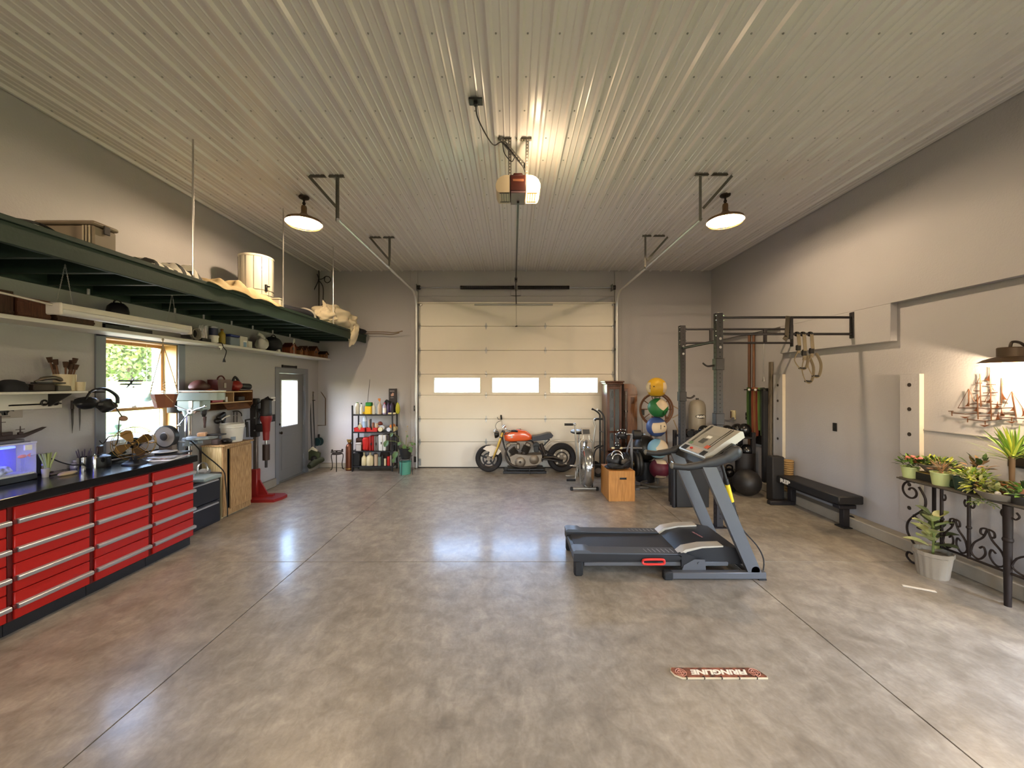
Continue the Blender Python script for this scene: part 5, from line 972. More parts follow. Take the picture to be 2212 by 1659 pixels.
# ================================================================ core drill on its stand
t = thing('core_drill_rig', 'red and black core drill on a tall stand left of the side door', 'core drill', (-4.0, 6.15, 0)); RR = M('faded red casting', '#7d1a16', .45, var=.08); DKC = M('dark rig casting', '#231f1f', .5)
cy = 6.17; mxx = at(551, 0, cy).x
part('base', MB().prism([(-.10, -.16), (.10, -.22), (.42, -.20), (.47, -.06), (.47, .08), (.38, .16), (-.10, .16)], (mxx, cy, 0), UX, UY, (0, 0, .045)).prism([(.06, -.05), (.06, .05), (.30, .03), (.30, -.03)], (mxx, cy, .045), UX, UY, (0, 0, .03)), RR, t)
part('mast_foot', MB().obox((mxx + .01, cy, .26), (.10, .10, .44), None, .012).prism([(-.0, .04), (.20, .04), (.05, .30), (0, .30)], (mxx + .03, cy - .012, 0), UX, UZ, (0, .024, 0)), RR, t)
part('mast', MB().obox((mxx + .012, cy, .74), (.055, .055, .62), None, .004), M('worn mast steel', '#7d736a', .4, .8, var=.2), t); part('mast_head', MB().obox((mxx + .0, cy, 1.30), (.11, .10, .62), None, .012), DKC, t)
for z in (1.1, 1.3, 1.5): part('mast_bolt', MB().cyl((mxx + .03, cy - .05, z), (mxx + .03, cy - .06, z), .012, .012, 8), STEEL, t)
c = V((at(575, 0, cy).x, cy, 0)); part('carriage', MB().obox((c.x - .08, cy, 1.14), (.16, .10, .13), None, .015).obox((c.x - .09, cy, 1.42), (.05, .05, .05), None, .008), DKC, t)
part('motor', MB().lathe([(0, 0), (.075, 0), (.085, .02), (.08, .06), (.078, .24), (.07, .26), (.04, .275), (0, .275)], c + UZ * 1.33, n=20), DKC, t); part('top_handle', MB().tube([c + V((-.02, 0, 1.60)), c + V((.03, 0, 1.63)), c + V((.06, -.02, 1.60)), c + V((.12, -.02, 1.585))], .014, 8), DKC, t)
part('gearbox', MB().lathe([(0, 0), (.05, 0), (.055, .02), (.06, .14), (.085, .20), (.085, .26), (0, .26)], c + UZ * 1.07, n=20), RR, t); part('spindle_housing', MB().cyl(c + UZ * .94, c + UZ * 1.07, .045, .05, 16), RR, t)
part('spindle', MB().cyl(c + UZ * .87, c + UZ * .94, .018, .018, 12), STEEL, t); part('core_bit', MB().cyl(c + UZ * .62, c + UZ * .87, .052, .052, 20), M('brown core bit', '#332620', .5, .4), t); part('pilot', MB().cyl(c + UZ * .50, c + UZ * .62, .02, .02, 12), DKC, t)
part('feed_lever', MB().tube([(mxx - .02, cy - .07, 1.28), (mxx - .09, cy - .09, 1.27), (mxx - .10, cy - .09, 1.16)], .014, 8).tube([(mxx - .07, cy - .08, 1.24), (mxx - .065, cy - .08, 1.0)], [.014, .02], 8), DKC, t)
part('motor_cable', MB().tube(smooth_pts([c + V((-.05, -.05, 1.56)), c + V((-.12, -.06, 1.50)), c + V((-.10, -.06, 1.42)), c + V((-.05, -.06, 1.36)), c + V((-.09, -.06, 1.28))], 5), .009, 6), RUBBER, t)
# ================================================================ around the side door
t = thing('door_closer_bar', 'small dark bar fixed on top of the side door frame', 'bar', (XL, 7.4, DZ1 + .1)); part('bar', MB().box(XL + .001, XL + .03, 7.17, 7.60, DZ1 + .092, DZ1 + .135, .004), DARKST, t); part('ends', MB().box(XL + .001, XL + .034, 7.155, 7.17, DZ1 + .088, DZ1 + .14).box(XL + .001, XL + .034, 7.60, 7.615, DZ1 + .088, DZ1 + .14), BLACK, t)
def wallplate(name, label, px, py, w, h, mat, X=XL, sgn=1, toggles=2, tm=None):
    c = onx(px, py, X); t = thing(name, label, 'switch' if toggles else 'sign', c); part('plate', MB().box(X + sgn * .001, X + sgn * .008, c.y - w / 2, c.y + w / 2, c.z - h / 2, c.z + h / 2, .003), mat, t)
    for k in range(toggles): yy = c.y + (k - (toggles - 1) / 2) * .035; part('toggle', MB().box(X + sgn * .008, X + sgn * .016, yy - .008, yy + .008, c.z - .02, c.z + .02, .003), tm or BLACK, t)
    return t, c
wallplate('light_switch', 'dark double light switch between core drill and side door', 589, 903, .13, .13, DARKST)
t, c = wallplate('door_sign', 'small white sign on the wall left of the side door', 590, 862, .15, .075, WHITE, toggles=0); part('print', MB().box(XL + .0082, XL + .009, c.y - .05, c.y + .05, c.z - .008, c.z + .008), M('grey print', '#8d8682', .5), t)
t = thing('wall_conduit', 'thin bronze conduit running down the wall right of the side door', 'conduit', (XL, 8.2, 1.5)); CB = M('bronze pipe', '#5a4228', .45, .6)
c1 = [onx(687, 740, XL + .02), onx(687, 843, XL + .02), V((XL + .04, 8.44, EYE - (861 - CY) * 8.44 / FPX))]; bk = lambda px, py: at(px, py, YB - .02)
part('pipe', MB().tube([V((XL + .02, Y_(688, XL), SZ - .04)), V((XL + .02, Y_(688, XL), 1.72)), bk(703, 861), bk(703, 919), bk(684, 919)], .009, 8), CB, t)
# string trimmer and broom leaning by the door
t = thing('string_trimmer', 'white and green string trimmer leaning beside the side door', 'trimmer', (-4.15, 8.15, 0)); a, b = at(670, 862, 8.2), at(674, 975, 8.12)
part('shaft', MB().cyl(a, b, .012, .012, 10), BLKMET, t); part('grip', MB().cyl(a + UZ * -.05, a + UZ * .10, .022, .02, 10), M('grey grip', '#a39e94', .5), t); part('guard', MB().prism([(-.06, .06), (0, .11), (.10, .02), (.17, -.02), (.15, -.16), (-.08, -.16), (-.12, -.05)], b + V((0, -.02, -.02)), UX, UZ, (0, .06, 0)), M('olive guard', '#343a22', .6), t); part('head', MB().prism([(-.10, 0), (.02, .10), (.12, .03), (.12, 0), (.0, .04), (-.09, -.03)], b + V((0, -.03, -.0)), UX, UZ, (0, .03, 0)), M('cream cap', '#bfb69c', .5), t)
t = thing('leaf_blower', 'dark green garden tool lying on the floor beside the side door', 'garden tool', (-4.1, 8.1, 0)); part('body', MB().tube(smooth_pts([at(668, 1008, 7.75), at(680, 1000, 7.9), at(697, 992, 8.1)], 4), [.05, .06, .07, .07, .07, .06, .06, .06, .05], 10), M('dark olive plastic', '#252a18', .6), t); part('bin', MB().blob(at(678, 992, 8.1), (.07, .06, .08), 5, .1), BLACK, t); part('knob', MB().ball(at(680, 995, 7.95), .025, 10, 8), WHITE, t)
t = thing('broom', 'black push pole with dark bristle head standing right of the trimmer', 'broom', (-4.15, 8.25, 0)); a, b = at(676, 850, 8.28), at(681, 985, 8.25)
part('handle', MB().cyl(a, b, .011, .011, 10), BLKMET, t); part('grip', MB().ball(a + UZ * .02, .025, 10, 8).cyl(a - UZ * .06, a - UZ * .14, .02, .02, 8), M('grey knob', '#6a645a', .5), t); part('brush', MB().obox(b + V((0, 0, -.08)), (.08, .05, .16), (0, .1, 0), .01), BLACK, t); part('bracket', MB().cyl(at(672, 865, 8.26), at(681, 865, 8.26), .008, .008, 6), DARKST, t)
t = thing('hose_reel', 'teal hose reel hanging on the far left wall corner', 'reel', (-4.15, 8.35, .95)); c = at(688, 954, 8.36); part('drum', MB().lathe([(0, -.05), (.09, -.05), (.09, -.03), (.065, -.03), (.065, .03), (.09, .03), (.09, .05), (0, .05)], c, (.3, 1, 0), n=20), M('dark teal plastic', '#1f3c40', .5), t); part('hose', MB().tube([p for k in range(4) for p in arc(c + UY * (-.02 + .012 * k), .074, 0, 2 * PI, 16, UX, UZ)], .008, 6), M('dark hose', '#14282b', .6), t); part('bracket', MB().obox(c + V((-.01, .03, .11)), (.04, .03, .10), None, .006), DARKST, t)
# ================================================================ along the back wall
# ---- wrought iron stool stand and copper extinguisher
IRON = M('dark wrought iron', '#211a16', .55, .5)
c = at(728, 0, 8.18); t = thing('wrought_stand', 'small dark wrought iron stand in the far left corner', 'stand', (c.x, 8.18, 0)); c.z = 0
part('ring', MB().tube(arc(c + UZ * .40, .115, 0, 2 * PI, 20, UX, UY)[:-1], .010, 6, closed=True).tube(arc(c + UZ * .355, .10, 0, 2 * PI, 20, UX, UY)[:-1], .008, 6, closed=True), IRON, t)
part('top', MB().cyl(c + UZ * .345, c + UZ * .36, .10, .10, 20), IRON, t)
for k in range(3):
    a = -PI / 2 + .35 + k * 2 * PI / 3; d = V((math.cos(a), math.sin(a), 0)); part('leg', MB().tube(smooth_pts([c + d * .10 + UZ * .36, c + d * .135 + UZ * .30, c + d * .11 + UZ * .14, c + d * .12 + UZ * .03, c + d * .15 + UZ * .008], 4), .009, 6), IRON, t); part('finial', MB().ball(c + d * .115 + UZ * .425, .02, 10, 8), IRON, t)
c = V((at(755, 0, 8.2).x, 8.2, 0)); t = thing('copper_extinguisher', 'old brown copper extinguisher standing left of the black shelf rack', 'extinguisher', c); COP = M('dull copper', '#5c3320', .4, .7, var=.25)
part('body', MB().lathe([(0, 0), (.075, 0), (.078, .02), (.076, .50), (.06, .55), (.03, .575), (.03, .60), (0, .60)], c, n=24), COP, t); part('band', MB().lathe([(.0785, .03), (.080, .035), (.080, .05), (.0785, .055)], c, n=24), BRASS, t); part('cap', MB().cyl(c + UZ * .60, c + UZ * .63, .045, .045, 14).obox(c + UZ * .645, (.12, .02, .02), None, .004), BRASS, t)
# ---- black wire rack with cleaning things
RX0, RX1, RY0, RY1 = -3.385, -2.545, 8.08, 8.40
t = thing('shelf_rack', 'black four tier metal rack of cleaning supplies by the garage door', 'rack', ((RX0 + RX1) / 2, 8.24, 0))
for x in (RX0, RX1):
    for y in (RY0, RY1): part('post', MB().box(x - .014, x + .014, y - .014, y + .014, 0, 1.39, .003), BLKMET, t)
TZ = [.115, .435, .835, 1.20]
for z in TZ: part('tier', MB().box(RX0 - .01, RX1 + .01, RY0 - .01, RY1 + .01, z - .028, z, .003), BLKMET, t)
def rx(zpx): return at(756 + zpx / 8.29, 0, 8.14).x
def rb(label, name, a, b, ytop, tier, kind, mat, cap=None, dy=.02, **kw):
    xa, xb = rx(a), rx(b); x = (xa + xb) / 2; r = (xb - xa) / 2; z = TZ[tier]; zt = EYE - (830 + ytop / 8.29 - CY) * 8.14 / FPX; h = zt - z; y = 8.14 + dy
    cat = {'bottle': 'bottle', 'jug': 'jug', 'box': 'box', 'can': 'can'}[kind]
    if kind in ('bottle', 'jug'): return bottle(name, label, cat, x, y, z, r, h, mat, cap, 14, kw.get('shoulder', .62), kw.get('neck', .38), kw.get('ry'), None, kw.get('lab'), kw.get('spray'))
    if kind == 'can': return tub(name, label, cat, x, y, z, r, h - .012, mat, cap or mat, 1.0)
    return solo(name, MB().box(xa, xb, y - .05, y + .05, z, zt, .006), mat, label, cat)
CREAM = M('cream plastic', '#cfc39c', .45); WB = M('white bottle', '#d6d6cc', .35); PURP = M('deep purple plastic', '#3a2550', .35); YEL = M('bright yellow pack', '#d8b01c', .45, var=.12, scale=30); GRN = M('bright green pack', '#1f7a2a', .5); ORG = M('orange trigger', '#c9772a', .45); REDC = M('bright red plastic', '#b5221c', .4); LAV = M('pale lavender bottle', '#a79ab5', .35); SKYB = M('pale blue bottle', '#b9cbd8', .3); TANB = M('tan bottle', '#b49c82', .4)
rb('white jug with green cap at the left end of the top tier', 'detergent_bottle', 85, 160, 325, 3, 'bottle', WB, GRN, shoulder=.75, neck=.45)
rb('white squeeze bottle with dark cap beside the yellow pack', 'squeeze_bottle', 172, 222, 335, 3, 'bottle', WB, BLACK, shoulder=.5, neck=.4)
t = thing('weed_killer', 'yellow and green jug on the top tier of the black rack', 'jug', (rx(332), 8.16, TZ[3])); zt = EYE - (830 + 325 / 8.29 - CY) * 8.14 / FPX
part('body', MB().box(rx(275), rx(390), 8.10, 8.22, TZ[3], TZ[3] + (zt - TZ[3]) * .68, .012), YEL, t); part('cap', MB().box(rx(285), rx(388), 8.105, 8.215, TZ[3] + (zt - TZ[3]) * .68, zt, .012), GRN, t)
rb('white pointed bottle right of the yellow and green jug', 'cleaner_bottle', 386, 448, 320, 3, 'bottle', WB, WHITE, shoulder=.55, neck=.28)
rb('slim pale blue bottle behind the tan spray bottle', 'slim_bottle', 455, 492, 330, 3, 'bottle', SKYB, WHITE, dy=.06)
rb('tan spray bottle with orange trigger on the top tier', 'spray_bottle', 492, 562, 275, 3, 'bottle', TANB, spray=ORG, shoulder=.55, neck=.3)
rb('pale lavender bottle with pink cap on the top tier', 'lavender_bottle', 582, 645, 330, 3, 'bottle', LAV, M('pink cap', '#b5485c', .45), lab=WHITE)
rb('tall purple bottle on the top tier of the black rack', 'purple_bottle', 655, 705, 310, 3, 'bottle', PURP, BLACK)
rb('dark plum bottle in front of the tall black box', 'plum_bottle', 708, 780, 330, 3, 'bottle', M('plum bottle', '#2a1838', .35), BLACK, shoulder=.7)
zt = EYE - (839.5 - CY) * 8.3 / FPX; t = thing('black_box', 'tall black printed box standing on the black rack top tier', 'box', (at(848, 0, 8.3).x, 8.32, TZ[3])); part('carton', MB().box(at(840, 0, 8.3).x, at(856, 0, 8.3).x, 8.29, 8.37, TZ[3], zt, .003), M('black print carton', '#1a1210', .4), t)
part('print', MB().prism([(-.02, -.03), (.03, -.02), (.035, .03), (.01, .05), (-.035, .0)], (at(847.5, 0, 8.29).x, 8.289, EYE - (853 - CY) * 8.3 / FPX), UX, UZ, (0, -.001, 0)), M('pinkish print', '#b08878', .5), t); part('print', MB().box(at(842, 0, 8.29).x, at(852, 0, 8.29).x, 8.288, 8.289, zt - .06, zt - .045).box(at(844, 0, 8.29).x, at(850, 0, 8.29).x, 8.288, 8.289, zt - .20, zt - .19), M('grey print', '#8d8682', .5), t)
solo('sponge_bag', MB().blob((rx(850), 8.16, TZ[3] + .12), (.045, .05, .125), 3, .1), M('lime yellow bag', '#a9a52e', .5), 'lime yellow bag at the right end of the top tier', 'bag')
solo('paper_roll', MB().cyl((rx(700), 8.09, TZ[3] + .02), (rx(830), 8.09, TZ[3] + .02), .02, .02, 14), CREAM, 'cream paper roll lying on the front of the top tier', 'roll')
solo('black_pouch', MB().blob((rx(640), 8.28, TZ[3] + .16), (.10, .06, .16), 13, .1), MATS['black canvas'], 'black pouch behind the purple bottles on the top tier', 'pouch')
for k, (a, b, lab) in enumerate(((92, 280, 'left red open bin on the second tier of the rack'), (308, 500, 'right red open bin on the second tier of the rack'))):
    xa, xb = rx(a), rx(b); z = TZ[2]; t = thing('red_bin', lab, 'bin', ((xa + xb) / 2, 8.15, z), 0, 'red bins'); h = .085
    part('side_wall', MB().prism([(0, 0), (xb - xa, 0), (xb - xa + .01, h), ((xb - xa) * .62, h), ((xb - xa) * .58, h * .45), ((xb - xa) * .42, h * .45), ((xb - xa) * .38, h), (-.01, h)], (xa, 8.09, z), UX, UZ, (0, .008, 0)).box(xa, xb, 8.25, 8.258, z, z + h), REDC, t); part('end_wall', MB().box(xa - .004, xa + .004, 8.09, 8.258, z, z + h).box(xb - .004, xb + .004, 8.09, 8.258, z, z + h), REDC, t); part('base', MB().box(xa, xb, 8.098, 8.25, z, z + .006), REDC, t)
rb('cream squat bottle in the left red bin', 'cream_bottle', 130, 205, 680, 2, 'bottle', CREAM, WHITE, dy=.04, shoulder=.55, neck=.3)
rb('pale blue spray bottle with yellow trigger in the left red bin', 'spray_bottle', 212, 288, 520, 2, 'bottle', M('pale blue white spray', '#c3d0dc', .35), spray=M('yellow trigger', '#d3a81e', .45), dy=.05, lab=M('blue label', '#8ea4bc', .5))
for a, b, y_, m_, lab in ((318, 340, 640, TANB, 'thin tan tube in the right red bin'), (342, 372, 625, BLACK, 'black can in the right red bin'), (380, 425, 690, M('copper spray can', '#7a4a34', .4, .4), 'brown can in the right red bin'), (438, 495, 700, TANB, 'tan jar at the right end of the red bin')): rb(lab, 'spray_can', a, b, y_, 2, 'can', m_, dy=.04)
for a, b, y_, z_, m_, lab in ((525, 615, 750, .075, M('white grey roll', '#b4b4b6', .7), 'white grey roll end lying on the second tier'), (510, 590, 835, .02, CREAM, 'cream roll end lying on the second tier edge'), (665, 740, 825, .03, M('bluish roll', '#c6c8d0', .6), 'bluish white roll end right of the cream roll'), (705, 790, 750, .10, ORG, 'orange ball stacked above the bluish roll'), (745, 830, 820, .03, M('yellowish roll', '#b8aa80', .6), 'yellowish roll at the right end of the second tier')):
    xa, xb = rx(a), rx(b); r = (xb - xa) / 2; solo('tape_roll', MB().cyl(((xa + xb) / 2, 8.10 + (z_ > .05) * .05, TZ[2] + max(r, z_)), ((xa + xb) / 2, 8.26, TZ[2] + max(r, z_)), r, r, 18), m_, lab, 'roll')
solo('hair_dryer', MB().blob((rx(520), 8.22, TZ[2] + .16), (.05, .05, .045), 4, .15), M('rust red tool', '#6a2a1c', .5), 'rust red tool at the back above the right red bin', 'tool')
t = thing('case', 'red fuel can with raised rib on the third tier', 'fuel can', (rx(290), 8.16, TZ[1])); zt = EYE - (830 + 950 / 8.29 - CY) * 8.14 / FPX
part('body', MB().box(rx(232), rx(355), 8.08, 8.26, TZ[1], zt, .03), REDC, t); part('rib', MB().box(rx(280), rx(310), 8.073, 8.09, TZ[1] + .03, zt - .03, .006), REDC, t)
for nm_, a, b, y_, m_, lab in (('fuel_can', 358, 448, 920, M('deep red can', '#8a1512', .4), 'deep red can right of the red fuel can'), ('grey_case', 450, 524, 920, M('grey case', '#6d6862', .5), 'grey upright case on the third tier'), ('brown_case', 675, 770, 890, M('dark brown case', '#2c231e', .5), 'dark brown upright case right of the white case'), ('black_case', 775, 850, 930, BLKMET, 'black upright case at the right end of the third tier')):
    xa, xb = rx(a), rx(b); zt = EYE - (830 + y_ / 8.29 - CY) * 8.14 / FPX; t = thing(nm_, lab, 'case', ((xa + xb) / 2, 8.16, TZ[1])); part('shell', MB().box(xa, (xa + xb) / 2 - .002, 8.07, 8.27, TZ[1], zt, .012).box((xa + xb) / 2 + .002, xb, 8.07, 8.27, TZ[1], zt - .004, .012), m_, t); part('latch', MB().box((xa + xb) / 2 - .015, (xa + xb) / 2 + .015, 8.062, 8.072, TZ[1] + .12, TZ[1] + .17, .003), DARKST, t)
xa, xb = rx(530), rx(664); zt = EYE - (830 + 900 / 8.29 - CY) * 8.14 / FPX; t = thing('white_case', 'white upright case with dark latch on the third tier', 'case', ((xa + xb) / 2, 8.15, TZ[1])); part('shell', MB().box(xa, xa + .09, 8.06, 8.26, TZ[1], zt, .014).box(xa + .095, xb, 8.06, 8.26, TZ[1], zt - .003, .014), M('white case plastic', '#cbc9c4', .45), t); part('latch', MB().box(xa + .055, xa + .075, 8.052, 8.062, TZ[1] + .14, TZ[1] + .19, .003), BLACK, t)
solo('brown_basket', MB().box(rx(110), rx(225), 8.12, 8.28, TZ[1] + .185, TZ[1] + .26, .01).box(rx(100), rx(230), 8.14, 8.28, TZ[1], TZ[1] + .183, .01), M('dark rust basket', '#3a1f14', .7), 'dark rust basket at the left of the third tier', 'basket')
solo('cloth_roll', MB().cyl((rx(120), 8.09, TZ[1] + .15), (rx(220), 8.09, TZ[1] + .15), .024, .03, 14).box(rx(130), rx(215), 8.075, 8.105, TZ[1], TZ[1] + .125), M('grey white cloth', '#a9a19a', .8), 'grey white cloth roll before the rust basket', 'cloth')
rb('cream jug with dark band on the bottom tier', 'jug', 200, 292, 1210, 0, 'jug', CREAM, M('pale cap', '#b7a988', .5), lab=None, shoulder=.5, neck=.3)
rb('bigger cream jug with handle on the bottom tier', 'jug', 292, 418, 1205, 0, 'jug', CREAM, M('pale cap', '#b7a988', .5), shoulder=.55, neck=.26)
for a, b, y_, m_, lab in ((436, 500, 1250, TANB, 'tan spray can on the bottom tier'), (505, 560, 1300, M('sage can', '#6c7a6c', .4), 'sage green can on the bottom tier'), (563, 605, 1270, DARKST, 'dark can in the middle of the bottom tier'), (610, 650, 1330, CREAM, 'short cream can on the bottom tier'), (665, 715, 1290, REDC, 'red can right of the dark bundle on the bottom tier'), (718, 790, 1270, M('grey tan jug', '#8a7a68', .5), 'grey tan can at the right of the bottom tier')): rb(lab, 'spray_can', a, b, y_, 0, 'can', m_, dy=.0)
solo('rag_bundle', MB().blob((rx(600), 8.26, TZ[0] + .16), (.11, .07, .16), 6, .2), M('dark rag bundle', '#2b2320', .8, var=.5, scale=25), 'dark bundle of rags at the back of the bottom tier', 'rags'); solo('black_bin', MB().box(rx(55), rx(190), 8.09, 8.32, TZ[0], TZ[0] + .26, .012), BLACK, 'black bin at the left of the bottom tier', 'bin')
solo('rod', MB().cyl((at(794, 0, 8.46).x, 8.40, 1.21), (at(798.5, 0, 8.46).x, 8.47, 1.94), .006, .004, 6), DARKST, 'thin dark rod standing on the rack against the back wall', 'rod')
# ---- plant on stand and green bucket
LEAF = M('dark green leaf', '#44602a', .45, var=.25, scale=6, spec=.5); p = V((at(876, 0, 7.85).x, 7.86, 0))
def leafmb(mb, base, tip, w, nrm, fold=.15, n=5):
    base, tip = Vector(base), Vector(tip); d = tip - base; side = d.cross(Vector(nrm)).normalized(); up = side.cross(d).normalized(); vs = []
    for i in range(n + 1):
        t = i / n; ww = w * math.sin(PI * min(1, t * .92 + .06)) ** .7; c = base + d * t - up * (t * t * d.length * .18); vs += [c + side * ww / 2 + up * ww * fold, c, c - side * ww / 2 + up * ww * fold]
    return mb.add(vs, [f for i in range(n) for f in ((i * 3, i * 3 + 1, i * 3 + 4, i * 3 + 3), (i * 3 + 1, i * 3 + 2, i * 3 + 5, i * 3 + 4))])
t = thing('plant_stand', 'thin black wire plant stand right of the black rack', 'stand', p)
part('ring', MB().tube(arc(p + UZ * .37, .13, 0, 2 * PI, 24, UX, UY)[:-1], .006, 6, closed=True).tube(arc(p + UZ * .30, .12, 0, 2 * PI, 24, UX, UY)[:-1], .005, 6, closed=True), BLKMET, t)
for k in range(4):
    a = -PI / 2 - .3 + k * PI / 2; d = V((math.cos(a), math.sin(a), 0)); part('leg', MB().tube([p + d * .13 + UZ * .38, p + d * .145 + UZ * .2, p + d * .16], .006, 6), BLKMET, t)
t = thing('potted_plant', 'trailing plant in a black pot on the wire stand', 'plant', p + UZ * .31); q = p + UZ * .31
part('pot', MB().lathe([(0, 0), (.09, 0), (.135, .21), (.14, .225), (.125, .225), (.115, .19), (0, .185)], q, n=24), M('black planter', '#1d1c1c', .6), t)
for tx_, ty_, w, L0 in ((838, 952, .14, 1), (848, 935, .09, 1), (858, 976, .15, 1), (872, 962, .11, 0), (884, 965, .13, 0), (889, 956, .07, 0), (895, 957, .05, 0), (853, 990, .10, 1), (879, 940, .05, 0), (866, 955, .09, 0)):
    c = at(tx_, ty_, 7.80); b = q + UZ * .20 + V((0, -.02, 0)); st = smooth_pts([b, b + (c - b) * .5 + UZ * .06, c], 4); sm = MB().tube(st, .004, 5); part('stem', sm, M('plant stem', '#6d7a3e', .6), t); m2 = MB(); dv = V((.03 if tx_ > 870 else -.05, -.03, -.09 if L0 else -.05)).normalized() * w; leafmb(m2, c, c + dv, w * .75, (0, -1, .4)); part('leaf', m2, LEAF, t, smooth=0)
for tx_, ty_ in ((880, 921), (877, 932), (892, 945)): part('stem', MB().tube(smooth_pts([q + UZ * .2, at(tx_, ty_ + 14, 7.84), at(tx_, ty_, 7.84)], 4), .003, 5).ball(at(tx_, ty_, 7.84), .014, 8, 6), M('pale bud', '#a89a78', .6), t)
p2 = V((p.x - .01, 7.87, 0)); t = thing('green_bucket', 'sea green bucket on the floor under the wire plant stand', 'bucket', p2); part('body', MB().lathe([(0, 0), (.105, 0), (.118, .235), (.124, .24), (.124, .255), (.112, .255), (.10, .01), (0, .008)], p2, n=24), M('sea green plastic', '#4f8f7c', .5, var=.08), t); part('bail', MB().tube(arc(p2 + UZ * .24, .12, PI + .2, 2 * PI - .2, 14, UX, V((0, -.85, .5)).normalized()), .004, 6), STEEL, t)
t = thing('photo_eye', 'dark door sensor on a leg beside the plant stand', 'sensor', (at(898, 0, 8.3).x, 8.3, 0)); c = at(897, 992, 8.30); part('bracket', MB().obox(c + UZ * -.0, (.05, .05, .12), None, .004), DARKST, t); part('leg', MB().cyl((c.x, 8.30, 0), (c.x + .01, 8.30, c.z), .007, .007, 6), BLKMET, t)
t = thing('door_button', 'black garage door button with white key beside the door track', 'button', at(897, 883, YB)); c = at(897.5, 882, YB - .04); part('case', MB().box(c.x - .036, c.x + .036, YB - .055, YB - .03, c.z - .06, c.z + .06, .005), BLACK, t); part('key', MB().ball(c + V((.005, -.016, .005)), (.022, .006, .012), 12, 8), WHITE, t)
# ================================================================ motorcycle
BY = 8.06; BS = FPX / BY
def bp(zx, zy, dy=0.0): p = at(1000 + zx / 7.9, 880 + zy / 7.9, BY); return V((p.x, BY + dy, max(0, p.z)))
def bp2(pts): return [(bp(a, b).x, bp(a, b).z) for a, b in pts]
t = thing('motorcycle', 'orange tank cafe racer motorcycle parked before the garage door', 'motorcycle', (.25, BY, 0)); TYRE = M('tyre rubber', '#151214', .75, bump=.1, bscale=120); ORT = M('orange tank paint', '#d2551f', .22, var=.04, coat=.6); GOLD = M('gold fork tube', '#a8833a', .3, .8); ALC = M('cast alloy', '#7d7264', .45, .7, var=.2); WFEN = M('white fender paint', '#d8cdbc', .3); FRM = M('black frame', '#191515', .4, .3); CAST = M('dark engine casting', '#3a322c', .5, .5, var=.3, scale=25)
def wheel(cx_, r, w, spokes, rimr, front=False):
    c = V((cx_, BY, r)); prof = [(rimr, -w * .42), (r * .88, -w * .5), (r * .97, -w * .36), (r, 0), (r * .97, w * .36), (r * .88, w * .5), (rimr, w * .42), (rimr, -w * .42)]; q = part('tyre', MB().lathe(prof, c, (0, 1, 0), n=40), TYRE, t)
    part('rim', MB().lathe([(rimr, -w * .42), (rimr - .025, -w * .30), (rimr - .025, w * .30), (rimr, w * .42)], c, (0, 1, 0), n=40), FRM, q)
    for k in range(spokes):
        a = 2 * PI * k / spokes + .3; d = V((math.cos(a), 0, math.sin(a))); s_ = V((-d.z, 0, d.x)); part('spoke', MB().prism([(.04, -.022), (rimr - .015, -.014), (rimr - .015, .014), (.04, .022)], c - UY * .015, d, s_, (0, .03, 0)), FRM if front else WFEN, q)
    part('hub', MB().cyl(c - UY * .06, c + UY * .06, .045, .045, 16), ALC, q); part('brake_disc', MB().lathe([(.10, -.065), (.13, -.065), (.13, -.06), (.10, -.06)], c, (0, 1, 0), n=28), FRM if front else CAST, q); return c
fw = wheel(bp(442, 0).x, .283, .13, 5, .20, True); rw = wheel(bp(1680, 0).x, .305, .17, 5, .20)
part('front_fender', MB().prism(bp2([(345, 700), (400, 655), (500, 640), (590, 670), (655, 740), (600, 800), (560, 790), (480, 830), (440, 820), (460, 750), (400, 725)]), (0, BY - .075, 0), UX, UZ, (0, .15, 0)), WFEN, t)
for dy in (-.10, .10):
    part('fork', MB().cyl(bp(515, 860, dy), bp(600, 660, dy), .022, .022, 12).cyl(bp(600, 660, dy), bp(690, 400, dy), .03, .03, 12), GOLD, t); part('axle_lug', MB().obox(bp(515, 850, dy), (.05, .04, .09), None, .008), ALC, t)
part('triple_clamp', MB().obox(bp(690, 410), (.07, .26, .035), (0, .35, 0), .008).obox(bp(655, 500), (.07, .26, .035), (0, .35, 0), .008), FRM, t)
part('headlight', MB().lathe([(0, 0), (.05, .01), (.075, .05), (.08, .09), (.07, .10), (0, .105)], bp(620, 455), (-1, 0, -.1), n=22), FRM, t); part('headlight_glass', MB().ball(bp(560, 450), (.02, .06, .06), 14, 10), CHROME, t)
for dy in (-.1, .1): part('indicator', MB().ball(bp(545, 400, dy * 1.2), .028, 10, 8).cyl(bp(545, 400, dy * 1.2), bp(600, 430, dy * .6), .008, .008, 6), CHROME, t)
part('handlebar', MB().tube(smooth_pts([bp(900, 372, -.36), bp(800, 370, -.30), bp(720, 345, -.18), bp(680, 335, 0), bp(665, 300, .14), bp(655, 250, .26), bp(640, 190, .34)], 5), .012, 8), CHROME, t)
part('grip', MB().cyl(bp(930, 372, -.37), bp(830, 370, -.32), .019, .019, 10), RUBBER, t); part('grip', MB().cyl(bp(640, 160, .36), bp(650, 230, .29), .019, .019, 10), RUBBER, t)
part('brake_lever', MB().tube([bp(660, 225, .28), bp(590, 225, .30), bp(575, 190, .33)], .007, 6).tube([bp(800, 400, -.3), bp(740, 430, -.33), bp(700, 420, -.34)], .007, 6), BLACK, t); part('reservoir', MB().cyl(bp(890, 385, -.30), bp(890, 350, -.30), .026, .026, 12).obox(bp(790, 380, -.28), (.09, .04, .035), None, .008), CHROME, t)
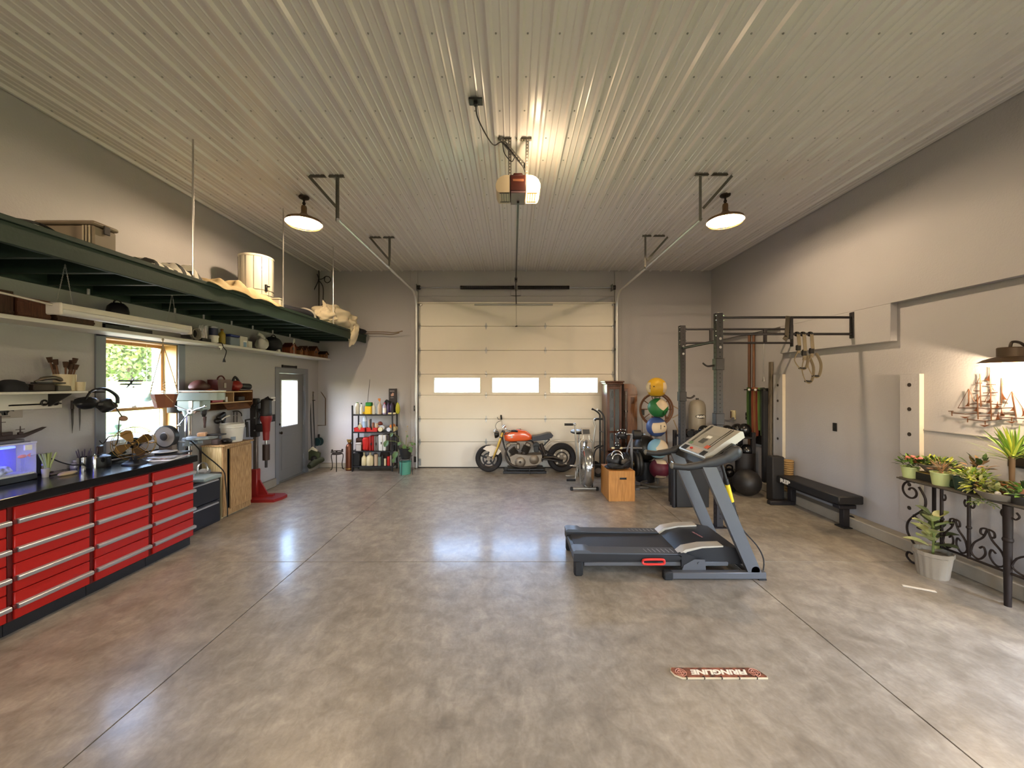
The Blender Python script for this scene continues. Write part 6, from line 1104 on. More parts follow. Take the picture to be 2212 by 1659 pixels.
part('brake_line', MB().tube(smooth_pts([bp(650, 240, .2), bp(580, 270, .15), bp(555, 330, .05), bp(590, 400, 0)], 5), .005, 6), BLACK, t); part('gauge', MB().cyl(bp(680, 340, -.04), bp(720, 300, -.04), .035, .035, 14), CHROME, t)
tk = bp2([(705, 470), (712, 530), (735, 562), (800, 578), (1100, 560), (1172, 535), (1170, 475), (1120, 425), (1060, 395), (945, 368), (860, 385), (780, 410), (725, 430)])
mb = MB()
n = len(tk); cxm = sum(p[0] for p in tk) / n; czm = sum(p[1] for p in tk) / n; rings = [(-.125, .72), (-.115, .88), (-.08, 1.0), (0, 1.02), (.08, 1.0), (.115, .88), (.125, .72)]
vs = [(cxm + (x - cxm) * k, BY + y, czm + (z - czm) * k) for y, k in rings for x, z in tk]; mb.add(vs, [(i * n + j, i * n + (j + 1) % n, (i + 1) * n + (j + 1) % n, (i + 1) * n + j) for i in range(6) for j in range(n)] + [tuple(range(n)), tuple(range(6 * n, 7 * n))]); part('fuel_tank', mb, ORT, t, 'glossy orange fuel tank', smooth=70)
part('tank_badge', MB().cyl(bp(832, 490, -.125), bp(832, 490, -.128), .024, .024, 18), M('silver badge', '#a8a090', .3, .8), t); part('filler_cap', MB().cyl(bp(960, 375), bp(962, 360), .035, .035, 16), CHROME, t)
seat = bp2([(1178, 560), (1176, 490), (1300, 470), (1440, 430), (1500, 428), (1535, 470), (1510, 510), (1400, 545), (1260, 560)]); part('seat', MB().prism(seat, (0, BY - .11, 0), UX, UZ, (0, .22, 0)), M('dark seat leather', '#23222a', .4), t)
part('tail_fender', MB().tube(smooth_pts([bp(1405, 690), bp(1480, 600), bp(1570, 570), bp(1660, 565)], 4), (.008, .055), 8, flat=UZ.copy()), WFEN, t)
part('frame', MB().tube(smooth_pts([bp(680, 440), bp(680, 560), bp(740, 760), bp(820, 930), bp(900, 975), bp(1240, 970), bp(1350, 880), bp(1350, 760)], 3), .018, 8).tube([bp(720, 560), bp(1180, 570), bp(1480, 540)], .016, 8).tube([bp(1170, 570), bp(1340, 760), bp(1370, 900)], .018, 8).tube([bp(1480, 545), bp(1330, 700)], .014, 8), FRM, t)
for a, b_ in (((960, 880), (775, 640)), ((1010, 860), (1110, 630))):
    A, B = bp(*a), bp(*b_); d = (B - A).normalized(); part('cylinder', MB().cyl(A, A + d * .14, .06, .06, 16), CAST, t); fm = MB()
    for k in range(7): fm.cyl(A + d * (.13 + k * .022), A + d * (.137 + k * .022), .085, .085, 16)
    part('cooling_fin', fm, CAST, t, kind='stuff'); part('cylinder_head', MB().obox(B, (.11, .15, .07), (0, math.atan2(d.x, d.z), 0), .015), ALC, t)
part('crankcase', MB().prism(bp2([(800, 830), (900, 780), (1100, 800), (1340, 790), (1345, 900), (1260, 965), (1040, 985), (890, 990), (820, 920)]), (0, BY - .13, 0), UX, UZ, (0, .26, 0)), ALC, t); part('clutch_cover', MB().lathe([(0, .03), (.06, .03), (.10, .015), (.11, 0)], bp(975, 915, -.13), (0, -1, 0), n=28), ALC, t); part('cover_boss', MB().lathe([(0, .05), (.02, .05), (.025, .03)], bp(975, 910, -.13), (0, -1, 0), n=16), CAST, t); part('sprocket_cover', MB().lathe([(0, .03), (.08, .02), (.10, 0)], bp(1210, 870, -.13), (0, -1, 0), n=24), ALC, t)
part('carburettor', MB().obox(bp(940, 660), (.08, .2, .12), None, .02).obox(bp(860, 610), (.16, .12, .05), None, .01), ALC, t); part('air_filter', MB().cyl(bp(1250, 650, -.06), bp(1250, 650, .06), .07, .07, 16).obox(bp(1250, 700), (.10, .16, .13), None, .01), BLACK, t)
part('exhaust', MB().tube(smooth_pts([bp(760, 680, -.06), bp(730, 800, -.1), bp(800, 940, -.13), bp(1000, 1000, -.14), bp(1250, 985, -.14)], 4), .022, 10), CAST, t)
for dy in (-.11, .11): part('swingarm', MB().tube([bp(1330, 850, dy), bp(1690, 900, dy)], (.03, .02), 8).tube([bp(1390, 740, dy), bp(1690, 890, dy)], .016, 8), FRM, t)
part('shock', MB().cyl(bp(1330, 620), bp(1400, 800), .04, .04, 14), CAST, t); part('chain_guard', MB().tube([bp(1370, 830, -.13), bp(1540, 830, -.13), bp(1700, 870, -.13)], (.008, .02), 6), ALC, t); part('foot_peg', MB().cyl(bp(1340, 880, -.14), bp(1340, 880, -.24), .014, .014, 8), RUBBER, t)
part('side_stand', MB().tube([bp(1130, 980, -.12), bp(1135, 1135, -.22)], .012, 8), BLACK, t)
x0, x1 = bp(690, 0).x, bp(1412, 0).x; t = thing('motorcycle_jack', 'low black jack platform under the motorcycle engine', 'jack', ((x0 + x1) / 2, BY, 0)); part('base_rail', MB().box(x0, x1, BY - .20, BY - .14, 0, .055, .008).box(x0, x1, BY + .14, BY + .20, 0, .055, .008), BLKMET, t); part('platform', MB().box(x0 + .08, x1 - .05, BY - .17, BY + .17, .06, .10, .008), BLKMET, t)
for x in (x0 + .05, x1 - .05): part('cross_bar', MB().box(x - .03, x + .03, BY - .14, BY + .14, 0, .055, .006), BLKMET, t)
# ================================================================ exercise corner
# ---- air bike
fy, s_ = 6.78, FPX / 6.78; fx = at(1266.5, 0, fy).x; t = thing('air_bike', 'silver fan exercise bike facing the viewer beside the motorcycle', 'exercise bike', (fx, 7.1, 0)); SILV = M('silver painted tube', '#a39d92', .3, .8, var=.1); FANC = M('polished fan shroud', '#b9bcbe', .16, .95, var=.1, scale=3)
c = V((fx, fy, .385)); w = .085
part('fan_shroud', MB().lathe([(.10, -w), (.30, -w), (.345, -w * .75), (.362, -w * .3), (.362, w * .3), (.345, w * .75), (.30, w), (.10, w)], c, (1, 0, 0), n=44), FANC, t); gm = MB()
for sx in (-1, 1):
    for r_ in (.10, .15, .20, .25, .29): gm.tube([c + V((sx * w * 1.02, math.cos(a) * r_, math.sin(a) * r_)) for a in [2 * PI * i / 28 for i in range(28)]], .003, 5, closed=True)
    for k in range(12): a = 2 * PI * k / 12; gm.cyl(c + V((sx * w * 1.03, math.cos(a) * .05, math.sin(a) * .05)), c + V((sx * w * 1.03, math.cos(a) * .3, math.sin(a) * .3)), .003, .003, 5)
part('fan_grille', gm, SILV, t); part('fan_hub', MB().cyl(c - UX * .10, c + UX * .10, .05, .05, 16), DARKST, t)
part('frame', MB().tube([V((fx - .10, fy + .02, .06)), V((fx - .115, fy, .80)), V((fx - .06, fy, .87))], .016, 8).tube([V((fx + .10, fy + .02, .06)), V((fx + .115, fy, .80)), V((fx + .06, fy, .87))], .016, 8).tube([V((fx, fy, .84)), V((fx, 7.05, .50)), V((fx, 7.3, .42)), V((fx, 7.55, .05))], .025, 8).tube([V((fx, 7.28, .42)), V((fx - .02, 7.33, .80))], .024, 8), SILV, t)
part('front_foot', MB().box(at(1232, 0, 6.64).x, at(1293, 0, 6.64).x, 6.62, 6.66, .018, .055, .01), SILV, t); part('rear_foot', MB().box(fx - .26, fx + .26, 7.53, 7.57, .018, .055, .01), SILV, t)
for x in (at(1235, 0, 6.64).x, at(1290, 0, 6.64).x): part('foot_cap', MB().box(x - .025, x + .025, 6.615, 6.665, 0, .06, .01), RUBBER, t)
part('wheel', MB().cyl((at(1277.5, 0, 6.7).x, 6.68, .10), (at(1279.5, 0, 6.7).x, 6.68, .10), .055, .055, 16), BLACK, t)
sx_ = at(1250, 0, 7.33).x; part('seat', MB().ball((sx_, 7.36, .925), (.155, .15, .045), 20, 10), M('black saddle', '#1a1b1e', .45), t); part('seat_sheen', MB().ball((sx_ - .05, 7.33, .945), (.10, .13, .035), 18, 10), M('pale saddle sheen', '#a9b2b8', .3), t); part('seat_post', MB().cyl((sx_, 7.33, .72), (sx_, 7.34, .90), .018, .018, 10), CHROME, t)  # pale cap on the saddle paints in its sheen
k1 = at(1257, 939, 6.74); k2 = at(1274.6, 925, 6.84); part('console', MB().obox(((k1.x + k2.x) / 2, 6.79, (k1.z + k2.z) / 2), (k2.x - k1.x, .02, .135), (-.5, 0, 0), .006), M('grey console', '#8e867c', .4), t); part('console_screen', MB().obox(((k1.x + k2.x) / 2, 6.779, (k1.z + k2.z) / 2 - .005), (k2.x - k1.x - .04, .012, .09), (-.5, 0, 0), .003), M('dark screen', '#3a3a3c', .25), t)
for sx in (-1, 1): part('console_stay', MB().cyl((fx + sx * .05, fy, .86), (fx + sx * .055, 6.79, (k1.z + k2.z) / 2), .006, .006, 6), SILV, t)
part('top_knob', MB().cyl((at(1262, 0, fy).x, fy, .75), (at(1262, 0, fy).x, fy, .80), .03, .022, 14).cyl((at(1262, 0, fy).x, fy, .80), (at(1262, 0, fy).x, fy, .825), .026, .026, 14), CHROME, t)
def hb(px, py, Y=6.95): return at(px, py, Y)
part('handlebar', MB().tube([hb(1246.5, 1030), hb(1246, 990), hb(1243, 935), hb(1241.5, 918)], .016, 8).tube([hb(1241.5, 917), hb(1219.5, 917)], .012, 8), SILV, t); part('grip', MB().cyl(hb(1219.5, 917), hb(1238, 917), .022, .022, 12), RUBBER, t); part('grip_knob', MB().ball(hb(1241.5, 917), .026, 12, 8), CHROME, t)
part('handlebar', MB().tube(smooth_pts([hb(1279, 1020), hb(1281, 975), hb(1284, 935), hb(1286, 922), hb(1283, 912), hb(1284, 907), hb(1290, 904)], 4), .016, 8), SILV, t); part('grip', MB().tube([hb(1284, 908), hb(1288, 905), hb(1302, 905)], .021, 10), RUBBER, t)
for px0, px1, py in ((1224, 1243, 1037), (1283, 1296, 1005)): part('pedal', MB().cyl(hb(px0, py), hb(px1, py), .022, .022, 8), RUBBER, t)
part('foot_peg', MB().cyl(hb(1231, 1006), hb(1250, 1006), .014, .014, 8), STEEL, t); part('crank', MB().tube([hb(1243, 1037), hb(1243, 1018), hb(1250, 1015)], .014, 8).cyl(hb(1247, 1015), hb(1252, 1015), .05, .05, 16), CHROME, t)
# ---- hand truck
HY = 7.72; t = thing('hand_truck', 'black hand truck with curved handles standing by the tall clock', 'hand truck', (at(1300, 0, HY).x, HY, 0))
def ht(px, py, Y): return at(px, py, Y)
for k, (Y, dx) in enumerate(((7.62, 0), (7.95, 0))):
    pts = [(1289, 884), (1297, 889), (1303, 897), (1306, 910), (1306, 960), (1305, 1020)] if k == 0 else [(1278.5, 883), (1288, 888), (1295, 895), (1296, 905), (1296, 960), (1296, 1008)]
    part('side_rail', MB().tube(smooth_pts([ht(a, b, Y) for a, b in pts], 4), .017, 8), BLKMET, t); part('grip_end', MB().cyl(ht(pts[0][0], pts[0][1], Y), ht(pts[0][0] + 2.5, pts[0][1] + 1.6, Y), .022, .022, 10), WHITE if k == 0 else RUBBER, t)
    part('axle_brace', MB().tube(smooth_pts([ht(1303 if k == 0 else 1294, 962, Y), ht(1288 if k == 0 else 1281, 970, Y), ht(1283 if k == 0 else 1275, 985, Y), ht(1284 if k == 0 else 1276, 1003, Y)], 4), .014, 8), BLKMET, t)
    wc = ht(1291.5 if k == 0 else 1284, 1012.5 if k == 0 else 1004, Y); wc.z = .125; part('wheel', MB().lathe([(.06, -.03), (.11, -.035), (.125, -.02), (.125, .02), (.11, .035), (.06, .03)], wc, (0, 1, 0), n=26), RUBBER, t); part('wheel_hub', MB().cyl(wc - UY * .025, wc + UY * .025, .065, .065, 18), M('grey hub', '#6d6560', .5), t)
for py in (908, 935, 975): part('rung', MB().cyl(ht(1306, py, 7.62), ht(1296, py - (py - CY) * .04, 7.95), .012, .012, 8), BLKMET, t)
part('toe_plate', MB().box(at(1305, 0, 7.8).x - .02, at(1305, 0, 7.8).x + .20, 7.62, 7.95, .008, .02), BLKMET, t)
# ---- tall case clocks
WAL = wood('walnut', '#5a3018', '#3c1e0e', .35, 2, 5, .3); OAK = wood('golden brown oak', '#7a4c26', '#5e3818', .4, 2, 5, .2)
ca, cb, cyf = at(1311, 0, 7.95).x, at(1343, 0, 7.95).x, 7.95; ct_ = EYE - (824 - CY) * cyf / FPX
t = thing('tall_case_clock', 'tall dark walnut clock case with glass door beside the garage door', 'clock', ((ca + cb) / 2, 8.15, 0)); rot = .22
def rp(x, y): cx0, cy0 = ca, cyf; dx, dy = x - cx0, y - cy0; return dx, dy
part('case', MB().box(ca, ca + .02, cyf, 8.40, 0, ct_ - .06, .003).box(cb - .02, cb, cyf, 8.40, 0, ct_ - .06, .003).box(ca + .02, cb - .02, 8.38, 8.40, 0, ct_ - .06).box(ca + .02, cb - .02, cyf + .02, 8.38, ct_ - .09, ct_ - .06).box(ca - .02, cb + .02, cyf - .015, 8.40, 0, .42, .006), WAL, t)
part('crown', MB().box(ca - .03, cb + .03, cyf - .02, 8.40, ct_ - .06, ct_ - .02, .01).box(ca - .05, cb + .05, cyf - .035, 8.40, ct_ - .02, ct_ + .01, .008), WAL, t)
part('door_frame', MB().box(ca + .005, ca + .055, cyf - .012, cyf + .01, .46, ct_ - .10, .003).box(cb - .055, cb - .005, cyf - .012, cyf + .01, .46, ct_ - .10, .003).box(ca + .055, cb - .055, cyf - .012, cyf + .01, ct_ - .16, ct_ - .10, .003).box(ca + .055, cb - .055, cyf - .012, cyf + .01, .46, .52, .003).box(ca + .055, cb - .055, cyf - .012, cyf + .01, .83, .87, .003).box((ca + cb) / 2 - .012, (ca + cb) / 2 + .012, cyf - .012, cyf + .01, .52, ct_ - .16), WAL, t)
part('glass', MB().box(ca + .055, cb - .055, cyf - .002, cyf + .002, .52, ct_ - .16), M('smoky door glass', '#6f757a', .06, alpha=.55, spec=.8), t)
for z in (.75, 1.22, 1.62): part('leaded_diamond', MB().prism([(-.03, 0), (0, .09), (.03, 0), (0, -.09)], ((ca * .65 + cb * .35), cyf - .006, z), UX, UZ, (0, .003, 0)), M('dark leaded glass', '#33383c', .3), t)
part('pendulum', MB().cyl(((ca + cb) / 2 + .05, 8.2, .9), ((ca + cb) / 2 + .05, 8.2, 1.6), .008, .008, 6).cyl(((ca + cb) / 2 + .05, 8.19, .85), ((ca + cb) / 2 + .05, 8.21, .85), .07, .07, 20), BRASS, t)
xa, xb = at(1348, 0, 8.1).x, at(1376.5, 0, 8.1).x; zt = EYE - (829 - CY) * 8.1 / FPX
t = thing('rounded_cabinet', 'golden brown cabinet with rounded shoulder behind the tall clock', 'cabinet', ((xa + xb) / 2, 8.2, 0)); part('body', MB().prism([(0, 0), (xb - xa, 0), (xb - xa, zt - .16), (xb - xa - .02, zt - .08), (xb - xa - .07, zt - .02), (xb - xa - .14, zt), (0, zt)], (xa, 8.1, 0), UX, UZ, (0, .3, 0)), OAK, t); part('inset_panel', MB().box(xa + .14, xa + .22, 8.096, 8.101, zt - .42, zt - .28, .002), M('dark inset', '#4a2c14', .4), t); part('moulding', MB().box(xa - .0, xb + .004, 8.09, 8.10, zt - .24, zt - .215, .003), OAK, t)
part('side_panel', MB().box(xa - .002, xa + .08, 8.085, 8.10, .1, zt - .1, .004), WAL, t); part('front_rod', MB().cyl((xa + .03, 8.07, .5), (xa + .03, 8.07, zt - .15), .02, .02, 10).cyl((xa + .03, 8.07, 1.25), (xa + .03, 8.07, 1.29), .04, .04, 10), M('dull chrome rod', '#6d6560', .25, .8), t)
# ---- plyometric box with black gear
PB = wood('box plywood', '#b9803e', '#a06a2e', .5, 2, 4); bx0, bx1, byf, byb, bh = 1.495, 1.905, 6.02, 6.56, .475
t = thing('plyo_box', 'golden plywood jump box with a slot handle, holding black gear', 'box', ((bx0 + bx1) / 2, 6.3, 0)); hz_ = .355; hxm = (bx0 + bx1) / 2 + .02
part('front_panel', MB().box(bx0, bx1, byf, byf + .018, 0, hz_ - .016, .002).box(bx0, bx1, byf, byf + .018, hz_ + .016, bh, .002).box(bx0, hxm - .055, byf, byf + .018, hz_ - .016, hz_ + .016).box(hxm + .055, bx1, byf, byf + .018, hz_ - .016, hz_ + .016), PB, t)
for k in (-1, 1): pass
part('side_panel', MB().box(bx0, bx0 + .018, byf + .018, byb, 0, bh, .002), PB, t); part('side_panel', MB().box(bx1 - .018, bx1, byf + .018, byb, 0, bh, .002), PB, t); part('back_panel', MB().box(bx0 + .018, bx1 - .018, byb - .018, byb, 0, bh), PB, t); part('top_panel', MB().box(bx0 + .018, bx1 - .018, byf + .018, byb - .018, bh - .018, bh), PB, t); part('inside', MB().box(bx0 + .02, bx1 - .02, byf + .03, byf + .034, .05, bh - .03), BLACK, t)
t = thing('weight_vest', 'heap of black padded gear with grey hoops on the jump box', 'gear', (1.66, 6.25, bh)); mb = MB(); mb.blob((1.64, 6.22, bh + .035), (.17, .16, .04), 3, .2).blob((1.60, 6.15, bh + .06), (.10, .09, .05), 4, .2); part('straps', mb, RUBBER, t); part('pad', MB().blob((1.66, 6.27, bh + .13), (.13, .12, .12), 7, .15).blob((1.80, 6.2, bh + .10), (.10, .10, .10), 8, .2), BLKMET, t)
for k in range(2): part('hoop', MB().tube(arc((1.665, 6.13 + k * .05, bh + .16 + k * .045), .085, .1, PI - .1, 12, UX, V((0, .1, 1)).normalized()), .009, 6), STEEL, t)
part('strap', MB().tube(smooth_pts([(1.62, 6.08, bh + .03), (1.72, 6.07, bh + .06), (1.80, 6.08, bh + .12), (1.84, 6.10, bh + .14)], 4), (.016, .006), 6), MATS['black canvas'], t)
# ---- weight tree with plates
WY = 6.98; ws = FPX / WY; wxp = at(1364, 0, WY).x; t = thing('weight_tree', 'grey weight tree loaded with black plates behind the jump box', 'weight tree', (wxp, WY, 0)); GTUB = M('grey tube', '#6d6c6e', .4, .4)
wz = lambda py: EYE - (py - CY) / ws
part('post', MB().box(wxp - .022, wxp + .022, WY - .022, WY + .022, .04, wz(938), .004), GTUB, t); part('foot', MB().box(wxp - .04, wxp + .04, WY - .35, WY + .35, 0, .045, .006).box(wxp - .30, wxp + .30, WY - .04, WY + .04, 0, .045, .006), GTUB, t); part('brace', MB().tube([V((wxp - .01, WY - .05, wz(944))), V((wxp - .08, WY - .08, wz(962))), V((wxp - .10, WY - .06, wz(975)))], (.02, .015), 8), GTUB, t)
for py, L0, L1 in ((938, -.24, .25), (968, -.20, .19), (1002, -.22, .21)): part('peg', MB().cyl((wxp + L0, WY, wz(py)), (wxp + L1, WY, wz(py)), .018, .018, 12), CHROME, t)
PLATE = M('black rubber plate', '#161617', .5, bump=.05)
def plate(x, z, r, w, label, y=WY, brass=True, ax=(1, 0, 0)):
    q = thing('weight_plate', label, 'weight plate', (x, y, z), 0, 'plates on the weight tree'); part('disc', MB().lathe([(.022, -w / 2), (r * .35, -w / 2), (r * .4, -w * .35), (r * .8, -w * .35), (r * .85, -w / 2), (r * .97, -w / 2), (r, -w * .3), (r, w * .3), (r * .97, w / 2), (r * .85, w / 2), (r * .8, w * .35), (r * .4, w * .35), (r * .35, w / 2), (.022, w / 2)], (x, y, z), ax, n=32), PLATE, q)
    if brass: part('hub_ring', MB().lathe([(.022, -w / 2 - .002), (.05, -w / 2 - .002), (.05, w / 2 + .002), (.022, w / 2 + .002)], (x, y, z), ax, n=20), BRASS, q)
    return q
for k, (x, z, r, w, lab) in enumerate(((wxp - .075, wz(1002), .21, .045, 'black plate left of the weight tree post, innermost'), (wxp - .125, wz(1002), .21, .045, 'black plate left of the weight tree post, outermost'), (wxp + .065, wz(1002), .225, .05, 'largest black plate right of the weight tree post'), (wxp + .12, wz(1002), .225, .05, 'outer large black plate right of the weight tree post'))): plate(x, z, r, w, lab)
t = thing('collar_hub', 'black drum collar on the top right weight tree peg', 'collar', (wxp + .1, WY, wz(938))); part('drum', MB().cyl((wxp + .03, WY, wz(939)), (wxp + .16, WY, wz(939)), .085, .085, 20), PLATE, t); part('knob', MB().cyl((wxp + .17, WY, wz(938)), (wxp + .21, WY, wz(938)), .035, .03, 12).obox((wxp + .17, WY, wz(950)), (.03, .03, .06), None, .006), BLACK, t)
t = thing('adjustable_dumbbell', 'chrome studded dumbbell hung on the left weight tree pegs', 'dumbbell', (wxp - .2, WY - .02, wz(945))); mb = MB()
for px, py in ((1330, 938), (1335, 930), (1341, 928), (1346, 928), (1351, 929), (1337, 935), (1344, 935), (1349, 935), (1354, 938), (1339, 947), (1330, 957), (1336, 956), (1331, 962), (1336, 962)): mb.ball(at(px, py, WY - .10), .012, 8, 6)
part('stud', mb, CHROME, t); part('body', MB().blob(at(1343, 941, WY - .03), (.10, .07, .075), 3, .1).blob(at(1334, 962, WY - .03), (.06, .06, .06), 5, .1), BLKMET, t); part('end_cap', MB().cyl(at(1321, 968, WY - .05), at(1327, 968, WY - .05), .018, .018, 10).cyl(at(1338, 968, WY - .05), at(1344, 968, WY - .05), .018, .018, 10), CREAM, t); part('bar', MB().cyl(at(1327, 968, WY - .05), at(1338, 968, WY - .05), .022, .022, 10), BLACK, t)
c = at(1394, 0, 7.3); t = thing('slam_ball', 'big dark ball on the floor right of the weight tree', 'ball', (c.x, 7.3, .0)); r_ = .24; part('ball', MB().ball((c.x, 7.3, .62), (r_, r_, r_), 24, 16), M('dark olive ball', '#1b1813', .4), t); part('ball_base', MB().lathe([(0, 0), (.17, 0), (.18, .06), (.17, .38), (0, .385)], (c.x, 7.3, 0), n=24), BLKMET, t)
# ---- medicine ball tower
BTY = 6.95; bs = FPX / BTY
def panelled(name, c1, c2, kind, rot):
    m = bpy.data.materials.new(name); m.use_nodes = True; nt = m.node_tree; N = nt.nodes; L = nt.links; b = N['Principled BSDF']; tc = N.new('ShaderNodeTexCoord'); mp = N.new('ShaderNodeMapping'); mp.inputs['Rotation'].default_value = rot; L.new(tc.outputs['Object'], mp.inputs[0]); sp = N.new('ShaderNodeSeparateXYZ'); L.new(mp.outputs[0], sp.inputs[0])
    ab = N.new('ShaderNodeMath'); ab.operation = 'ABSOLUTE'; L.new(sp.outputs[0], ab.inputs[0]); gt = N.new('ShaderNodeMath'); gt.operation = 'GREATER_THAN'; gt.inputs[1].default_value = .105; L.new(ab.outputs[0], gt.inputs[0])
    a2 = N.new('ShaderNodeMath'); a2.operation = 'ABSOLUTE'; L.new(sp.outputs[2], a2.inputs[0]); lt = N.new('ShaderNodeMath'); lt.operation = 'LESS_THAN'; lt.inputs[1].default_value = .09; L.new(a2.outputs[0], lt.inputs[0]); mu = N.new('ShaderNodeMath'); mu.operation = 'MULTIPLY'; L.new(gt.outputs[0], mu.inputs[0]); L.new(lt.outputs[0], mu.inputs[1])
    mx = N.new('ShaderNodeMix'); mx.data_type = 'RGBA'; mx.inputs[6].default_value = hexc(c1); mx.inputs[7].default_value = hexc(c2); L.new(mu.outputs[0], mx.inputs[0]); L.new(mx.outputs[2], b.inputs['Base Color']); b.inputs['Roughness'].default_value = .5; return m
TANP = '#cbb89c'; balls = (('yellow', 1418, 837, '#c79c22', (0, 0, .3), 'topmost'), ('green', 1421, 881, '#1f6632', (.3, .7, .95), 'second from the top'), ('navy blue', 1418, 922, '#33487c', (0, .1, 1.45), 'middle'), ('pale blue', 1421, 969, '#7fa9b8', (.0, .85, 1.0), 'second from the bottom'), ('maroon', 1424.5, 1012.5, '#58182c', (.4, 1.5, .35), 'lowest'))
for nm_, px, py, col, rot, pos in balls:
    c = at(px, py, BTY); t = thing('medicine_ball', '%s and cream medicine ball, %s on the ball tower' % (nm_, pos), 'ball', c); part('shell', MB().ball(c, .178, 28, 18), panelled(nm_ + ' ball leather', col, TANP, 0, rot), t)
    if nm_ in ('yellow', 'navy blue', 'green'):
        d = {'yellow': (-.72, -.69, .05), 'navy blue': (.25, -.96, .08), 'green': (.35, -.85, -.4)}[nm_]; d = V(d).normalized(); u = UZ.cross(d).normalized() * -1; v = d.cross(u) * -1
        q = MB(); q.prism([(.03, -.04), (.036, -.04), (.036, .04), (.03, .04)], c + d * .172, u, UZ, d * .008).prism([(-.05, -.0), (-.03, 0), (-.03, .02), (-.05, .02)], c + d * .172, u, UZ, d * .008); part('printed_mark', q, BLACK, t)
t = thing('ball_tower', 'grey metal tower stand holding five medicine balls', 'rack', (at(1420, 0, BTY).x, BTY, 0)); cx = at(1421, 0, BTY).x; GP = M('grey powder tube', '#5b5853', .45, .3)
part('pole', MB().tube([V((cx + .03, BTY + .20, .03)), V((cx + .03, BTY + .20, 1.80))], .018, 8), GP, t); pts = [V((cx + .30 * math.cos(a), BTY - .02 + .22 * math.sin(a), .04)) for a in [-.2 - i * (PI + .9) / 14 for i in range(15)]]; part('base_loop', MB().tube(pts, .022, 8), GP, t)
for k, (nm_, px, py, *_r) in enumerate(balls):
    c = at(px, py, BTY); part('cradle', MB().tube(arc(c - UZ * .155, .085, 0, 2 * PI, 18, UX, UY)[:-1], .009, 6, closed=True).tube([c + V((0, .08, -.155)), V((cx + .03, BTY + .20, c.z - .13))], .010, 6), BLKMET, t)
part('stem', MB().cyl((cx, BTY, .02), (cx, BTY, .13), .014, .02, 8), GP, t)
solo('base_bar', MB().box(at(1372, 0, 6.75).x, at(1401, 0, 6.75).x, 6.72, 6.77, .0, .045, .01), GP, 'grey floor bar lying left of the ball tower base', 'bar')
# ---- spinning wheel behind the balls
SPW = M('old brown spindle wood', '#5c3b24', .55, var=.2); c = at(1417, 884, 7.85); t = thing('spinning_wheel', 'antique wooden spinning wheel behind the medicine balls', 'spinning wheel', (c.x, 7.85, 0)); r_ = .335
for rr, yy in ((r_, -.02), (r_ - .03, .02)): part('rim', MB().tube([c + V((rr * math.cos(a), yy, rr * math.sin(a))) for a in [2 * PI * i / 48 for i in range(48)]], (.012, .02), 6, closed=True), SPW, t)
for k in range(10): a = 2 * PI * k / 10; part('spoke', MB().cyl(c, c + V((math.cos(a), 0, math.sin(a))) * r_, .008, .010, 6), SPW, t)
part('hub', MB().cyl(c - UY * .05, c + UY * .05, .035, .035, 12), SPW, t)
for dx, tdx in ((-.10, .05), (.26, .24)): part('post', MB().cyl((c.x + dx, 7.92, .42), (c.x + dx * .9 - (.02 if dx > 0 else -.05), 7.92, c.z + .02), .018, .014, 8), SPW, t)
part('table', MB().obox((c.x + .15, 7.92, .42), (.75, .16, .04), (0, .12, 0), .006), SPW, t)
for dx, dy in ((-.15, -.1), (.45, -.12), (.3, .12)): part('leg', MB().cyl((c.x + dx * 1.2, 7.92 + dy, 0), (c.x + dx, 7.92 + dy * .5, .41), .014, .018, 8), SPW, t)
part('flyer', MB().tube([c + V((.30, 0, .10)), c + V((.47, 0, .0)), c + V((.55, 0, -.05))], .012, 6).tube([c + V((.33, 0, -.18)), c + V((.52, 0, -.08))], .012, 6).tube([c + V((.36, 0, -.22)), c + V((.44, 0, -.42)), c + V((.48, 0, -.60))], .013, 6), M('pale spindle', '#8d7c66', .5), t)
o_, cc_ = wallplate, None
c = at(1386.5, 890, YB); t = thing('wall_outlet', 'black outlet box on the back wall left of the spinning wheel', 'outlet', c); part('box', MB().box(c.x - .04, c.x + .04, YB - .06, YB - .001, c.z - .065, c.z + .065, .006), BLACK, t); part('cord', MB().tube(smooth_pts([c + V((0, -.05, -.05)), c + V((.01, -.06, -.3)), c + V((.03, -.05, -.7)), c + V((.02, -.04, c.z * -.9))], 4), .006, 6), WHITE, t)
